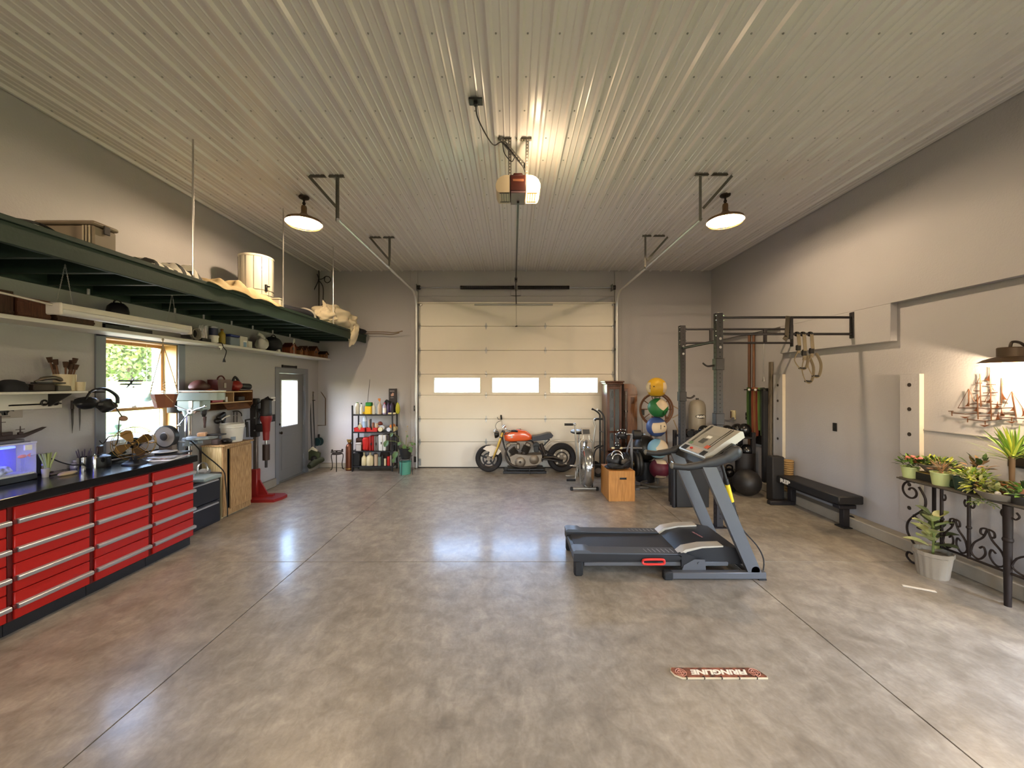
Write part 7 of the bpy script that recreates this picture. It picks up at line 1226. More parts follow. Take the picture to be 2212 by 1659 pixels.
# ---- wall rack: two posts, four bars
t = thing('power_rack', 'black wall mounted power rack with two posts and four long bars', 'power rack', (2.65, 5.46, 0)); PX = 2.645; RK = M('rack powder coat', '#262325', .5, .3, bump=.04, bscale=200); PYS = (4.96, 6.03); PHT = 2.755
for k, py_ in enumerate(PYS):
    q = part('post', MB().box(PX - .0425, PX + .0425, py_ - .0425, py_ + .0425, .006, PHT, .005), RK, t); hm = MB()
    for j in range(48): hm.cyl((PX, py_ - .0428, .12 + j * .0545), (PX, py_ - .0436, .12 + j * .0545), .0095, .0095, 8)
    for j in range(48): hm.cyl((PX - .0428, py_, .12 + j * .0545), (PX - .0436, py_, .12 + j * .0545), .0095, .0095, 8)
    part('bolt_hole', hm, M('dark hole', '#0b0a0a', .8), q, kind='stuff'); part('foot_plate', MB().box(PX - .08, PX + .08, py_ - .08, py_ + .08, 0, .008), RK, t)
    for z in (2.70, 2.485): part('pull_up_bar', MB().cyl((PX + .04, py_, z), (XR - .075, py_, z), .0165, .0165, 12), RK, t)
    part('wall_bracket', MB().box(XR - .10, XR - .0855, py_ - .03, py_ + .03, 2.43, 2.765, .003), RK, t)
    for z in (2.72, 2.66, 2.52, 2.46): part('bolt', MB().cyl((PX - .05, py_ - .03, z), (PX + .055, py_ - .03, z), .009, .009, 8), CHROME, t)
    for z in (2.42, 2.31): part('bolt_head', MB().cyl((PX, py_ - .043, z), (PX, py_ - .053, z), .018, .018, 12), CHROME, t)
for x in (3.10, 3.95): part('bar_spacer', MB().box(x - .02, x + .02, PYS[1] - .02, PYS[1] + .02, 2.48, 2.71, .003), RK, t)
part('bar_spacer', MB().box(3.56, 3.60, PYS[0] - .02, PYS[0] + .02, 2.42, 2.71, .003), RK, t); part('cross_bar', MB().cyl((PX, PYS[0] + .04, 2.40), (PX, PYS[1] - .04, 2.40), .02, .02, 12), RK, t)
for py_, z, sx in ((PYS[0], 2.08, -1), (PYS[0], 1.375, 1), (PYS[1], 1.63, 1)): q = part('hook_clamp', MB().box(PX - .055, PX + .055, py_ - .05, py_ + .05, z - .06, z + .09, .006), RK, t); part('hook', MB().tube(smooth_pts([V((PX + sx * .05, py_, z)), V((PX + sx * .14, py_, z - .01)), V((PX + sx * .20, py_, z + .03))], 4), (.016, .010), 8), RK, q)
# ---- suspension straps hanging from the front bars
def strap_set(name, label, x, drop, seed, col):
    R = random.Random(seed); t = thing(name, label, 'straps', (x, PYS[0], 2.2), 0, 'straps on the rack bars'); z = 2.485; y = PYS[0] - .024; m = M('khaki webbing', '#6f6450', .8); b = M('black webbing', '#1a1815', .8)
    part('anchor', MB().tube(arc((x, PYS[0], z), .026, 0, 2 * PI, 12, UY, UZ)[:-1], (.02, .006), 6, closed=True, flat=UX.copy()), b, t); part('webbing', MB().tube([V((x, y, z)), V((x + .008, y - .01, z - drop * .35)), V((x, y, z - drop * .55))], (.026, .005), 6, flat=UX.copy()), m, t); part('buckle', MB().obox((x, y, z - drop * .40), (.06, .03, .07), None, .008), b, t)
    loop = smooth_pts([V((x, y, z - drop * .5)), V((x - .02 - .03 * R.random(), y, z - drop * .75)), V((x + .03, y, z - drop)), V((x + .10, y, z - drop * .96)), V((x + .12, y, z - drop * .7)), V((x + .06, y, z - drop * .45))], 5); part('loop', MB().tube(loop, (.018, .006), 6), m, t); part('handle', MB().tube([V((x + .01, y, z - drop * .98)), V((x + .09, y, z - drop * .99))], .014, 8), b, t)
strap_set('suspension_strap', 'khaki suspension strap on the rack bar, leftmost of three', 3.66, .45, 2, 0); strap_set('suspension_strap', 'khaki suspension strap on the rack bar, middle of three', 3.735, .62, 4, 0); strap_set('suspension_strap', 'khaki suspension strap on the rack bar, rightmost of three', 3.83, .55, 6, 0)
t = thing('strap_roll', 'wide dark strap looped over both front rack bars', 'strap', (3.55, PYS[0], 2.6)); part('band', MB().obox((3.52, PYS[0] - .02, 2.58), (.055, .008, .27), (0, .06, 0), .002).obox((3.50, PYS[0] - .02, 2.43), (.06, .008, .06), (0, .6, 0), .002), M('dark khaki strap', '#453d30', .8), t)
t = thing('rope_chain', 'pale thin chain hanging from the far rack bar', 'chain', (3.93, PYS[1], 2.2)); part('chain', MB().tube([V((3.92, PYS[1] - .02, 2.47)), V((3.90, PYS[1] - .03, 2.2)), V((3.91, PYS[1] - .03, 1.95))], .008, 6), GALV, t, kind='stuff'); part('end_clip', MB().cyl((3.91, PYS[1] - .03, 1.88), (3.91, PYS[1] - .03, 1.95), .03, .012, 8), GALV, t)
# ---- ball and kettlebell storage rack
sx0, sx1, sy0, sy1 = 3.02, 4.25, 6.78, 7.22; t = thing('storage_rack', 'black three tier rack of balls and dumbbells behind the power rack', 'rack', (3.6, 7.0, 0)); SZS = (.16, .52, .90)
for x in (sx0, sx1): part('side_frame', MB().box(x - .03, x + .03, sy0, sy0 + .06, 0, .98, .004).box(x - .03, x + .03, sy1 - .06, sy1, 0, .98, .004), RK, t)
for z in SZS: part('tier', MB().box(sx0, sx1, sy0, sy1, z - .03, z, .004), RK, t)
part('front_beam', MB().box(sx0 - .1, sx1 + .05, sy0 - .06, sy0 - .005, .03, .14, .004), RK, t); hm = MB()
for j in range(11): hm.cyl((sx0 + .05 + j * .11, sy0 - .0605, .085), (sx0 + .05 + j * .11, sy0 - .0615, .085), .012, .012, 8)
part('bolt_hole', hm, MATS['dark hole'], t, kind='stuff'); SHINY = M('glossy black ball', '#0f0f11', .22, spec=.6)
DB = M('black hex head', '#151516', .35)
def kettle(x, y, z, r, label):
    t = thing('kettlebell', label, 'kettlebell', (x, y, z), 0, 'kettlebells'); part('bell', MB().ball((x, y, z + r * .95), (r, r, r * .95), 18, 12), SHINY, t); part('handle', MB().tube(smooth_pts([V((x - r * .6, y, z + r * 1.5)), V((x - r * .65, y, z + r * 2.2)), V((x, y, z + r * 2.5)), V((x + r * .65, y, z + r * 2.2)), V((x + r * .6, y, z + r * 1.5))], 4), r * .17, 8), SHINY, t)
def mball(px, py, r, z, label, y=6.93): c = at(px, py, y); solo('wall_ball', MB().ball((c.x, y, z + r), r, 22, 14), SHINY, label, 'ball', 'black balls on the storage rack')
for px, lab in ((1487, 'small black round dumbbell head at the left end of the top tier'), (1502, 'second small black dumbbell head on the top tier')):
    x = max(sx0 + .08, at(px, 0, 6.9).x); t2 = thing('dumbbell', lab, 'dumbbell', (x, 6.9, SZS[2]), 0, 'dumbbells'); part('head', MB().cyl((x, 6.82, SZS[2] + .06), (x, 6.88, SZS[2] + .06), .06, .06, 16), SHINY, t2); part('head', MB().cyl((x, 7.0, SZS[2] + .06), (x, 7.06, SZS[2] + .06), .06, .06, 16), SHINY, t2); part('bar', MB().cyl((x, 6.88, SZS[2] + .06), (x, 7.0, SZS[2] + .06), .016, .016, 8), CHROME, t2)
for i, (px, r) in enumerate(((1521, .10), (1541, .085), (1571, .10), (1593, .11), (1608, .115))): mball(px, 0, r, SZS[2], 'black ball on the top tier, %s from the left' % ['first', 'second', 'third', 'fourth', 'fifth'][i], 6.92 + (i % 2) * .09)
for i, (px, r) in enumerate(((1500, .10), (1528, .11), (1562, .11), (1588, .12), (1613, .12))): mball(px, 0, r, SZS[1], 'black ball on the middle tier, %s from the left' % ['first', 'second', 'third', 'fourth', 'fifth'][i], 6.90)
for i, px in enumerate((1492, 1515, 1545, 1575, 1598, 1620)): kettle(at(px, 0, 6.95).x if at(px, 0, 6.95).x < sx1 - .1 else sx1 - .1, 6.95, SZS[0], .085, 'black kettlebell on the bottom tier, %s from the left' % ['first', 'second', 'third', 'fourth', 'fifth', 'sixth'][i])
for i, px in enumerate((1574, 1590, 1604)): c = at(px, 0, 6.66); t2 = thing('dumbbell', 'black dumbbell lying on the floor before the storage rack, %s from the left' % ['first', 'second', 'third'][i], 'dumbbell', (c.x, 6.6, 0), 0, 'floor dumbbells'); part('head', MB().lathe([(0, 0), (.045, 0), (.045, .05), (0, .05)], (c.x, 6.52, .04), (0, 1, 0), n=6), DB, t2); part('head', MB().lathe([(0, 0), (.045, 0), (.045, .05), (0, .05)], (c.x, 6.66, .04), (0, 1, 0), n=6), DB, t2); part('bar', MB().cyl((c.x, 6.56, .04), (c.x, 6.67, .04), .014, .014, 8), STEEL, t2)
# ---- beige pressure tank
c = at(1508.5, 0, 8.05); t = thing('pressure_tank', 'beige pressure tank with a black oval badge behind the rack', 'tank', (c.x, 8.1, 0)); TB = M('beige tank enamel', '#8f8678', .4, var=.04); zt = EYE - (863 - CY) * 8.05 / FPX; r_ = .168; c = V((c.x, 8.1, 0))
part('body', MB().lathe([(0, .10), (r_ * .9, .12), (r_, .22), (r_, zt - .20), (r_ * .95, zt - .12), (r_ * .75, zt - .045), (r_ * .4, zt - .01), (0, zt)], c, n=32), TB, t); part('skirt', MB().lathe([(r_ * .85, 0), (r_ * .85, .14), (r_ * .8, .14)], c, n=28), TB, t); part('valve_cap', MB().cyl(c + UZ * (zt - .005), c + UZ * (zt + .025), .03, .028, 12), BLACK, t)
zl_ = EYE - (900 - CY) * 7.93 / FPX; badge = [V((c.x + r_ * 1.01 * math.sin(a) * 1.0, c.y - r_ * 1.01 * math.cos(a), 0)) for a in [0]]; bm_ = MB(); n_ = 24; ring = []
for i in range(n_): q = 2 * PI * i / n_; u_ = .115 * math.cos(q); v_ = .042 * math.sin(q); an = u_ / r_ + .04; ring.append(V((c.x + (r_ + .003) * math.sin(an), c.y - (r_ + .003) * math.cos(an), zl_ + v_)))
bm_.add(ring + [V((c.x + (r_ + .003) * math.sin(.04), c.y - (r_ + .003) * math.cos(.04), zl_))], [(i, (i + 1) % n_, n_) for i in range(n_)]); part('badge', bm_, BLACK, t)
tx_ = text_mb("FLEX'2", .038, V((0, 0, 0)), UX, UZ, 0, .004, .17); tx_.v = [(c.x + (r_ + .006) * math.sin(p[0] / r_ + .04), c.y - (r_ + .006) * math.cos(p[0] / r_ + .04), zl_ + p[2]) for p in tx_.v]; part('badge_lettering', tx_, WHITE, t, smooth=0)
c = at(1586.5, 896, YB); c = onx(1586.5, 896, XR); t = thing('thermostat', 'small cream thermostat box on the right wall near the corner', 'thermostat', c); part('case', MB().box(XR - .05, XR - .001, c.y - .06, c.y + .06, c.z - .09, c.z + .09, .008), CREAM, t); part('side', MB().box(XR - .052, XR - .045, c.y + .01, c.y + .06, c.z - .07, c.z + .07, .004), M('brown grille', '#5a4034', .5), t)
# ---- resistance bands and poles along the right wall
t = thing('wall_pipe', 'tall brown pole standing on the right wall behind the rack bars', 'pole', (XR - .05, 7.15, 0)); part('pole', MB().cyl((XR - .045, 7.19, .14), (XR - .045, 7.19, 2.76), .025, .025, 10), SPW, t); solo('copper_pole', MB().cyl((XR - .05, 7.05, .14), (XR - .05, 7.05, 2.76), .022, .022, 10), M('copper brown pole', '#664530', .5, .2), 'tall coppery pole beside the brown pole on the right wall', 'pole')
BY0, BY1 = 6.63, 7.18; zr = 1.735; t = thing('band_hanger', 'black wall hanger holding coloured resistance bands', 'hanger', (XR - .15, 6.9, zr)); part('back_board', MB().box(XR - .03, XR - .002, BY0, BY1, .75, zr + .03, .004), BLACK, t); part('rail', MB().box(XR - .05, XR - .03, BY0, BY1, zr - .02, zr + .02, .004), BLKMET, t)
bands = ((7.13, '#3f5a2c', 1.0), (7.06, '#23351c', .95), (6.99, '#84422e', 1.0), (6.93, '#8a6238', 1.02), (6.87, '#7a3828', .98), (6.81, '#5c7a3c', .85), (6.75, '#3c4a34', .95), (6.69, '#2b2c28', 1.05))
for k, (y, cc, L) in enumerate(bands):
    L *= .84
    part('peg', MB().cyl((XR - .05, y, zr), (XR - .16, y, zr), .010, .010, 8).ball((XR - .17, y, zr), .022 if k in (2, 5) else .012, 10, 8), WHITE if k in (2, 5) else BLKMET, t)
    xx = XR - .10; loop = smooth_pts([V((xx, y - .018, zr + .008)), V((xx, y - .020, zr - L * .5)), V((xx, y, zr - L)), V((xx, y + .020, zr - L * .5)), V((xx, y + .018, zr + .008)), V((xx, y, zr + .018)), V((xx, y - .018, zr + .008))], 4)
    nm_ = {0: 'dark green', 1: 'deep green', 2: 'rust red', 3: 'tan orange', 4: 'brick red', 5: 'olive green', 6: 'grey green', 7: 'black'}[k]; solo('resistance_band', MB().tube(loop, (.022, .005), 6, flat=UX.copy()), M(nm_ + ' rubber band', cc, .6), '%s resistance band hanging on the wall hanger' % nm_, 'band', 'resistance bands')
solo('dark_bin', MB().lathe([(0, 0), (.14, 0), (.155, .62), (.145, .62), (.13, .01), (0, .01)], (XR - .33, 6.86, 0), n=20), M('dark grey bin', '#211d1d', .6), 'tall dark bin on the floor under the resistance bands', 'bin')
t = thing('wall_box', 'black box on the right wall left of the resistance bands', 'box', (XR, 7.3, 1.3)); c = onx(1620, 899, XR); part('cover', MB().box(XR - .06, XR - .001, c.y - .06, c.y + .05, c.z - .07, c.z + .07, .006), BLACK, t); part('knob', MB().cyl((XR - .06, c.y, c.z), (XR - .075, c.y, c.z), .012, .012, 8), STEEL, t)
solo('post_plank', MB().obox((XR - .045, 6.60, 1.18), (.04, .07, 2.08), (0, .01, 0), .004), wood('grey weathered post', '#6a5f50', '#4c4338', .7), 'grey weathered plank leaning on the right wall beside the bands', 'plank')
solo('black_pad', MB().box(XR - .14, XR - .06, 6.63, 6.70, .14, 1.72, .01), MATS['black canvas'], 'tall narrow black pad hanging between bands and grey plank', 'pad')
# ---- peg climbing boards
def pegboard(label, y0, y1, z0, z1, zs):
    t = thing('peg_board', label, 'peg board', (XR, (y0 + y1) / 2, z0)); part('board', MB().box(XR - .05, XR - .001, y0, y1, z0, z1, .002), WALLM, t); ym = (y0 + y1) / 2 - .0
    for z in zs: part('hole', MB().cyl((XR - .0515, ym, z), (XR - .0495, ym, z), .022, .022, 16), M('peg hole', '#2a2420', .8), t)
    part('lit_edge', MB().box(XR - .0505, XR - .001, y0 - .002, y0, z0, z1), M('lamplit edge', '#c2b8a6', .6), t)  # near side made paler, lamplight painted into its colour
pegboard('painted peg board with dark holes beside the resistance bands', 6.30, 6.52, .62, 2.0, [1.82, 1.56, 1.26, .93]); pegboard('painted peg board with dark holes left of the plant table', 4.175, 4.385, .30, 1.95, [1.83, 1.56, 1.28, 1.0, .72, .46])
c = onx(1804, 922.5, XR); t = thing('wall_outlet', 'black double outlet in the middle of the right wall', 'outlet', c); part('plate', MB().box(XR - .008, XR - .001, c.y - .036, c.y + .036, c.z - .058, c.z + .058, .003), BLACK, t); part('socket', MB().box(XR - .011, XR - .008, c.y - .018, c.y + .018, c.z + .006, c.z + .042, .002).box(XR - .011, XR - .008, c.y - .018, c.y + .018, c.z - .042, c.z - .006, .002), BLKMET, t)
# ================================================================ treadmill
TG = M('grey treadmill steel', '#595a5d', .42, .35, var=.05); TD = M('black treadmill plastic', '#19191b', .45, bump=.05, bscale=200); TS = M('silver treadmill plastic', '#a8a49b', .38, .3, var=.04); TSIDE = M('grey side rail', '#4b4e53', .4, .2); BELT = M('black running belt', '#26262a', .6, bump=.15, bscale=300)
yn0, yn1, yf0, yf1 = 3.66, 3.80, 4.19, 4.31; x0, x1 = .575, 1.60
t = thing('treadmill', 'black and grey treadmill standing in the middle of the floor', 'treadmill', (1.45, 3.98, 0))
def srail(y0, y1, zt=.245):
    return MB().prism([(0, .15), (0, zt - .012), (1.0, zt - .040), (1.03, zt - .06), (1.03, .165), (.2, .165), (.15, .15)], (x0, y0, 0), UX, UZ, (0, y1 - y0, 0))
def rtop(y0, y1, zt=.245): return MB().prism([(-.002, zt - .02), (-.002, zt), (.02, zt + .012), (.14, zt + .008), (.17, zt - .010), (1.0, zt - .022), (1.0, zt - .034)], (x0, y0 - .002, 0), UX, UZ, (0, y1 - y0 + .004, 0))
for ya, yb in ((yn0, yn1), (yf0, yf1)): part('side_rail', srail(ya, yb), TD, t); part('foot_rail', rtop(ya, yb), TSIDE, t)
part('belt', MB().box(x0 + .04, 1.72, yn1 - .005, yf0 + .005, .165, .205, .012), BELT, t); part('rear_roller', MB().cyl((x0 + .035, yn1, .165), (x0 + .035, yf0, .165), .035, .035, 16), BLACK, t)
for y0, y1 in ((yn0 + .004, yn1 - .01), (yf0 + .01, yf1 - .004)):
    q = MB()
    for k in range(17): q.obox((x0 + .27 + k * .043, (y0 + y1) / 2, .2285 - .0005 * k * .6), (.006, (y1 - y0) * .6, .004), (0, 0, .15))
    part('grip_line', q, M('grey grip line', '#8d8f92', .5), t, kind='stuff')
part('rail_badge', MB().box(x0 + .55, x0 + .58, yn0 + .03, yn1 - .04, .222, .2265).box(x0 + .59, x0 + .61, yn0 + .03, yn1 - .04, .222, .2262).box(x0 + .575, x0 + .60, yn0 + .055, yn0 + .075, .222, .2264), M('pale badge', '#a7a49c', .4), t)
part('under_frame', MB().box(x0 + .10, 2.06, yn0 + .02, yn0 + .06, .095, .135, .006).box(x0 + .10, 2.06, yf1 - .06, yf1 - .02, .095, .135, .006), TG, t); part('deck_board', MB().box(x0 + .05, 1.70, yn0 + .02, yf1 - .02, .135, .16), BLACK, t)
for y in (yn0 + .005, yf1 - .085): part('rear_foot', MB().obox((x0 + .05, y + .04, .075), (.085, .08, .15), None, .015), RUBBER, t)
part('side_handle', MB().tube(smooth_pts([(1.23, yn0 - .008, .155), (1.24, yn0 - .02, .175), (1.34, yn0 - .02, .178), (1.42, yn0 - .02, .175), (1.43, yn0 - .02, .155), (1.42, yn0 - .02, .135), (1.34, yn0 - .02, .132), (1.24, yn0 - .02, .135), (1.23, yn0 - .008, .155)], 4), .011, 8), M('bright red orange grip', '#c8322a', .4), t, 'bright red side handle')
hood = [(1.60, .205), (1.66, .245), (1.80, .275), (2.02, .285), (2.16, .26), (2.22, .18), (2.22, .11), (1.60, .11)]; part('motor_hood', MB().prism(hood, (0, yn0 + .035, 0), UX, UZ, (0, yf1 - yn0 - .07, 0)), TD, t)
part('hood_edge', MB().prism([(1.58, .215), (1.64, .262), (1.80, .292), (2.0, .298), (2.0, .285), (1.8, .275), (1.66, .24), (1.6, .20)], (0, yn0 + .002, 0), UX, UZ, (0, .11, 0)).prism([(1.58, .215), (1.64, .262), (1.80, .292), (2.0, .298), (2.0, .285), (1.8, .275), (1.66, .24), (1.6, .20)], (0, yf1 - .112, 0), UX, UZ, (0, .11, 0)), M('silver hood trim', '#b5ac9c', .35, .2), t)
part('hood_marking', text_mb('PROFORM', .022, V((1.90, 3.97, .2845)), V((.25, -1, 0)), V((1, .25, .02)), .001, .001, .15), M('pale red print', '#a8706c', .5), t, smooth=0)
part('hood_side', MB().prism([(1.60, .10), (1.60, .205), (1.56, .22), (1.62, .235), (1.72, .20), (1.76, .14), (1.74, .09)], (0, yn0 - .006, 0), UX, UZ, (0, .03, 0)), TD, t); part('pivot_plate', MB().prism([(1.60, .065), (1.62, .12), (1.72, .175), (1.82, .17), (1.83, .065)], (0, yn0 - .012, 0), UX, UZ, (0, .012, 0)).cyl((1.76, yn0 - .012, .14), (1.76, yn0 - .02, .14), .012, .012, 10), TG, t)
for ya, yb in ((3.595, 3.655), (4.32, 4.38)): part('base_rail', MB().box(1.49, 2.37, ya, yb, .012, .075, .006), TG, t); part('base_cap', MB().box(1.41, 1.50, ya - .004, yb + .004, .0, .082, .012), RUBBER, t); part('base_end', MB().box(2.30, 2.37, ya, yb, 0, .014), RUBBER, t)
part('base_cross', MB().box(2.22, 2.30, 3.655, 4.32, .03, .08, .006), TG, t)
for ya in (3.60, 4.325):
    part('upright', MB().prism([(1.775, 1.06), (1.905, 1.06), (2.325, .075), (2.20, .075)], (0, ya, 0), UX, UZ, (0, .05, 0)), TG, t, 'sloping grey upright')
def hrail(y):
    return smooth_pts([(1.50, y, 1.068), (1.62, y, 1.055), (1.76, y, 1.075), (1.90, y, 1.105), (2.02, y, 1.15), (2.10, y, 1.20)], 5)
for y in (3.625, 4.35): part('handrail', MB().tube(hrail(y), [(.022, .030)] * 6 + [(.026, .036)] * 6 + [(.030, .05)] * 8 + [(.035, .065)] * 6, 12, flat=UY.copy()), TD, t); part('rail_end', MB().ball((2.10, y, 1.195), (.06, .036, .065), 14, 10), TD, t); part('rail_tip', MB().ball((1.50, y, 1.068), (.025, .022, .03), 12, 8), M('grey rail tip', '#5c574f', .5), t)
part('console_support', MB().prism([(1.82, 1.05), (2.08, 1.10), (2.16, 1.24), (2.10, 1.27), (1.86, 1.10)], (0, 3.66, 0), UX, UZ, (0, .655, 0)), TD, t)
cA, cB = V((1.845, 0, 1.125)), V((2.21, 0, 1.385)); cu_ = (cB - cA).normalized(); cn = V((-cu_.z, 0, cu_.x)); L_ = (cB - cA).length; cy0, cy1 = 3.70, 4.28
part('console', MB().prism([(0, -.04), (0, .0), (.02, .012), (L_ * .55, .016), (L_ - .02, .010), (L_, -.005), (L_ - .02, -.06), (.08, -.07)], V((cA.x, cy0, cA.z)), cu_, cn, (0, cy1 - cy0, 0)), TS, t, 'silver sloping console')
def onc(u0, u1, y0, y1, mat, nm, h=.018, th=.004): part(nm, MB().prism([(u0, y0), (u1, y0), (u1, y1), (u0, y1)], cA + cn * (h - .002) + V((0, 0, 0)), cu_, UY, cn * th), mat, t)
onc(.012, .075, 3.74, 3.83, BLACK, 'cup_holder', .012); onc(.012, .075, 4.13, 4.24, BLACK, 'cup_holder', .012); onc(.015, .075, 3.86, 4.10, M('pinkish console pad', '#b3a196', .45), 'console_ledge', .014); part('safety_key', MB().obox(cA + cu_ * .045 + cn * .026 + UY * 4.03, (.03, .02, .02), None, .005), M('red key', '#b02c26', .4), t)
onc(.10, .30, 3.84, 4.16, M('grey console face', '#8f8b80', .4), 'console_face', .014); onc(.15, .22, 3.97, 4.07, M('console screen', '#4b4d4c', .2), 'console_screen', .018); onc(.235, .27, 3.96, 4.04, WHITE, 'console_badge', .018)
for y in (3.79, 3.83, 4.18, 4.205): onc(.10, L_ - .03, y, y + .012, M('dark console stripe', '#3c3a34', .4), 'console_stripe', .015)
onc(.10, .145, 3.80, 3.87, M('orange button', '#c4583a', .45), 'stop_button', .019); onc(.10, .135, 4.14, 4.20, M('green button', '#5f7a58', .45), 'start_button', .019)
part('lift_shock', MB().cyl((2.13, 3.98, 1.11), (2.20, 3.98, .86), .016, .016, 12).cyl((2.20, 3.98, .86), (2.30, 3.98, .47), .022, .022, 12).cyl((2.30, 3.98, .47), (2.385, 3.98, .17), .018, .016, 12), BLKMET, t); part('shock_label', MB().cyl((2.215, 3.98, .80), (2.262, 3.98, .62), .0235, .0235, 14), M('yellow shock label', '#d8bc2c', .4), t); part('shock_end', MB().cyl((2.375, 3.98, .20), (2.385, 3.98, .16), .021, .021, 12), MATS['yellow shock label'], t)
part('power_lead', MB().tube(smooth_pts([(2.30, 3.95, .50), (2.34, 3.93, .36), (2.44, 3.85, .22), (2.46, 3.78, .12), (2.42, 3.72, .03)], 5), .007, 6), RUBBER, t); part('transport_wheel', MB().cyl((2.27, 3.60, .09), (2.27, 3.645, .09), .04, .04, 16), RUBBER, t)
# ---- black crate with chrome fittings behind the treadmill
t = thing('equipment_bin', 'black upright storage bin behind the treadmill uprights', 'bin', (2.35, 5.7, 0)); bxa, bxb = at(1452, 0, 5.75).x, at(1530, 0, 5.75).x
part('body', MB().box(bxa + .05, bxb, 5.72, 6.02, 0, .60, .01), M('matte black bin', '#191716', .6), t); part('side_tube', MB().cyl((bxa + .02, 5.74, 0), (bxa + .02, 5.74, .64), .028, .028, 12).cyl((bxa + .04, 5.86, 0), (bxa + .04, 5.86, .62), .028, .028, 12), BLKMET, t); part('chrome_knob', MB().ball((bxa + .02, 5.73, .66), .03, 12, 8).ball((bxa + .045, 5.84, .65), .026, 12, 8), CHROME, t)
# ================================================================ flat bench
t = thing('flat_bench', 'black flat weight bench marked REP along the right wall', 'bench', (4.1, 5.4, 0)); VIN = M('black bench vinyl', '#1b1a1b', .5, bump=.1, bscale=150); PZ0, PZ1 = .315, .42; pxa, pxb = 4.10, 4.42; pya, pyb = 4.84, 5.98
part('pad', MB().box(pxa, pxb, pya, pyb, PZ0, PZ1, .012), VIN, t); part('spine', MB().box(pxa + .11, pxb - .11, pya + .10, pyb - .06, PZ0 - .06, PZ0, .004), RK, t)
part('front_leg', MB().box(pxa + .12, pxa + .20, pya + .07, pya + .14, .0, PZ0 - .05, .004).box(pxa + .05, pxb - .05, pya + .05, pya + .16, PZ0 - .07, PZ0 - .02, .006), RK, t); wc = V((pxa + .24, pya + .10, .075)); part('wheel', MB().lathe([(.03, -.02), (.065, -.025), (.075, -.012), (.075, .012), (.065, .025), (.03, .02)], wc, (1, .0, 0), n=24).cyl(wc - UX * .05, wc + UX * .03, .02, .02, 10), RUBBER, t)
part('front_foot', MB().box(pxa + .09, pxa + .22, pya + .03, pya + .18, 0, .014, .004), RUBBER, t); part('rear_leg', MB().box(pxa + .12, pxa + .20, pyb - .14, pyb - .06, .05, PZ0 - .05, .004), RK, t); part('rear_foot', MB().box(3.90, 4.285, pyb - .16, pyb - .06, 0, .06, .01), RK, t)
part('lettering', text_mb('REP', .058, V((pxa - .0015, pyb - .185, (PZ0 + PZ1) / 2)), -UY, UZ, .001, .004, .21), WHITE, t, 'white REP lettering', smooth=0); part('wheel_lettering', text_mb('REP', .018, V((wc.x - .012, wc.y - .03, .12)), V((.0, -1, 0)), UZ, .012, .001, .05), WHITE, t, smooth=0)
solo('foam_block', MB().box(4.05, 4.235, 6.0, 6.16, 0, .70, .012), M('dark foam block', '#201d1c', .7), 'tall dark foam block standing at the far end of the bench', 'block')
c = at(1652, 0, 6.35); solo('slam_ball', MB().ball((3.86, 6.35, .215), .215, 26, 16), M('matte black slam ball', '#1d1a19', .5), 'large matte black slam ball beside the foam block', 'ball')
t = thing('wicker_basket', 'tan wicker basket standing on the wall curb behind the bench', 'basket', (4.378, 6.13, .137)); bk_ = M('tan wicker', '#9a7a4c', .8, var=.2, bump=.5, bscale=40)
for k in range(14): part('weave', MB().tube(arc((4.378, 6.13, .17 + k * .034), .052 + .0012 * k, 0, 2 * PI, 20, UX, UY)[:-1], .0165, 6, closed=True), bk_, t)
part('base', MB().cyl((4.378, 6.13, .137), (4.378, 6.13, .16), .05, .05, 18), bk_, t)
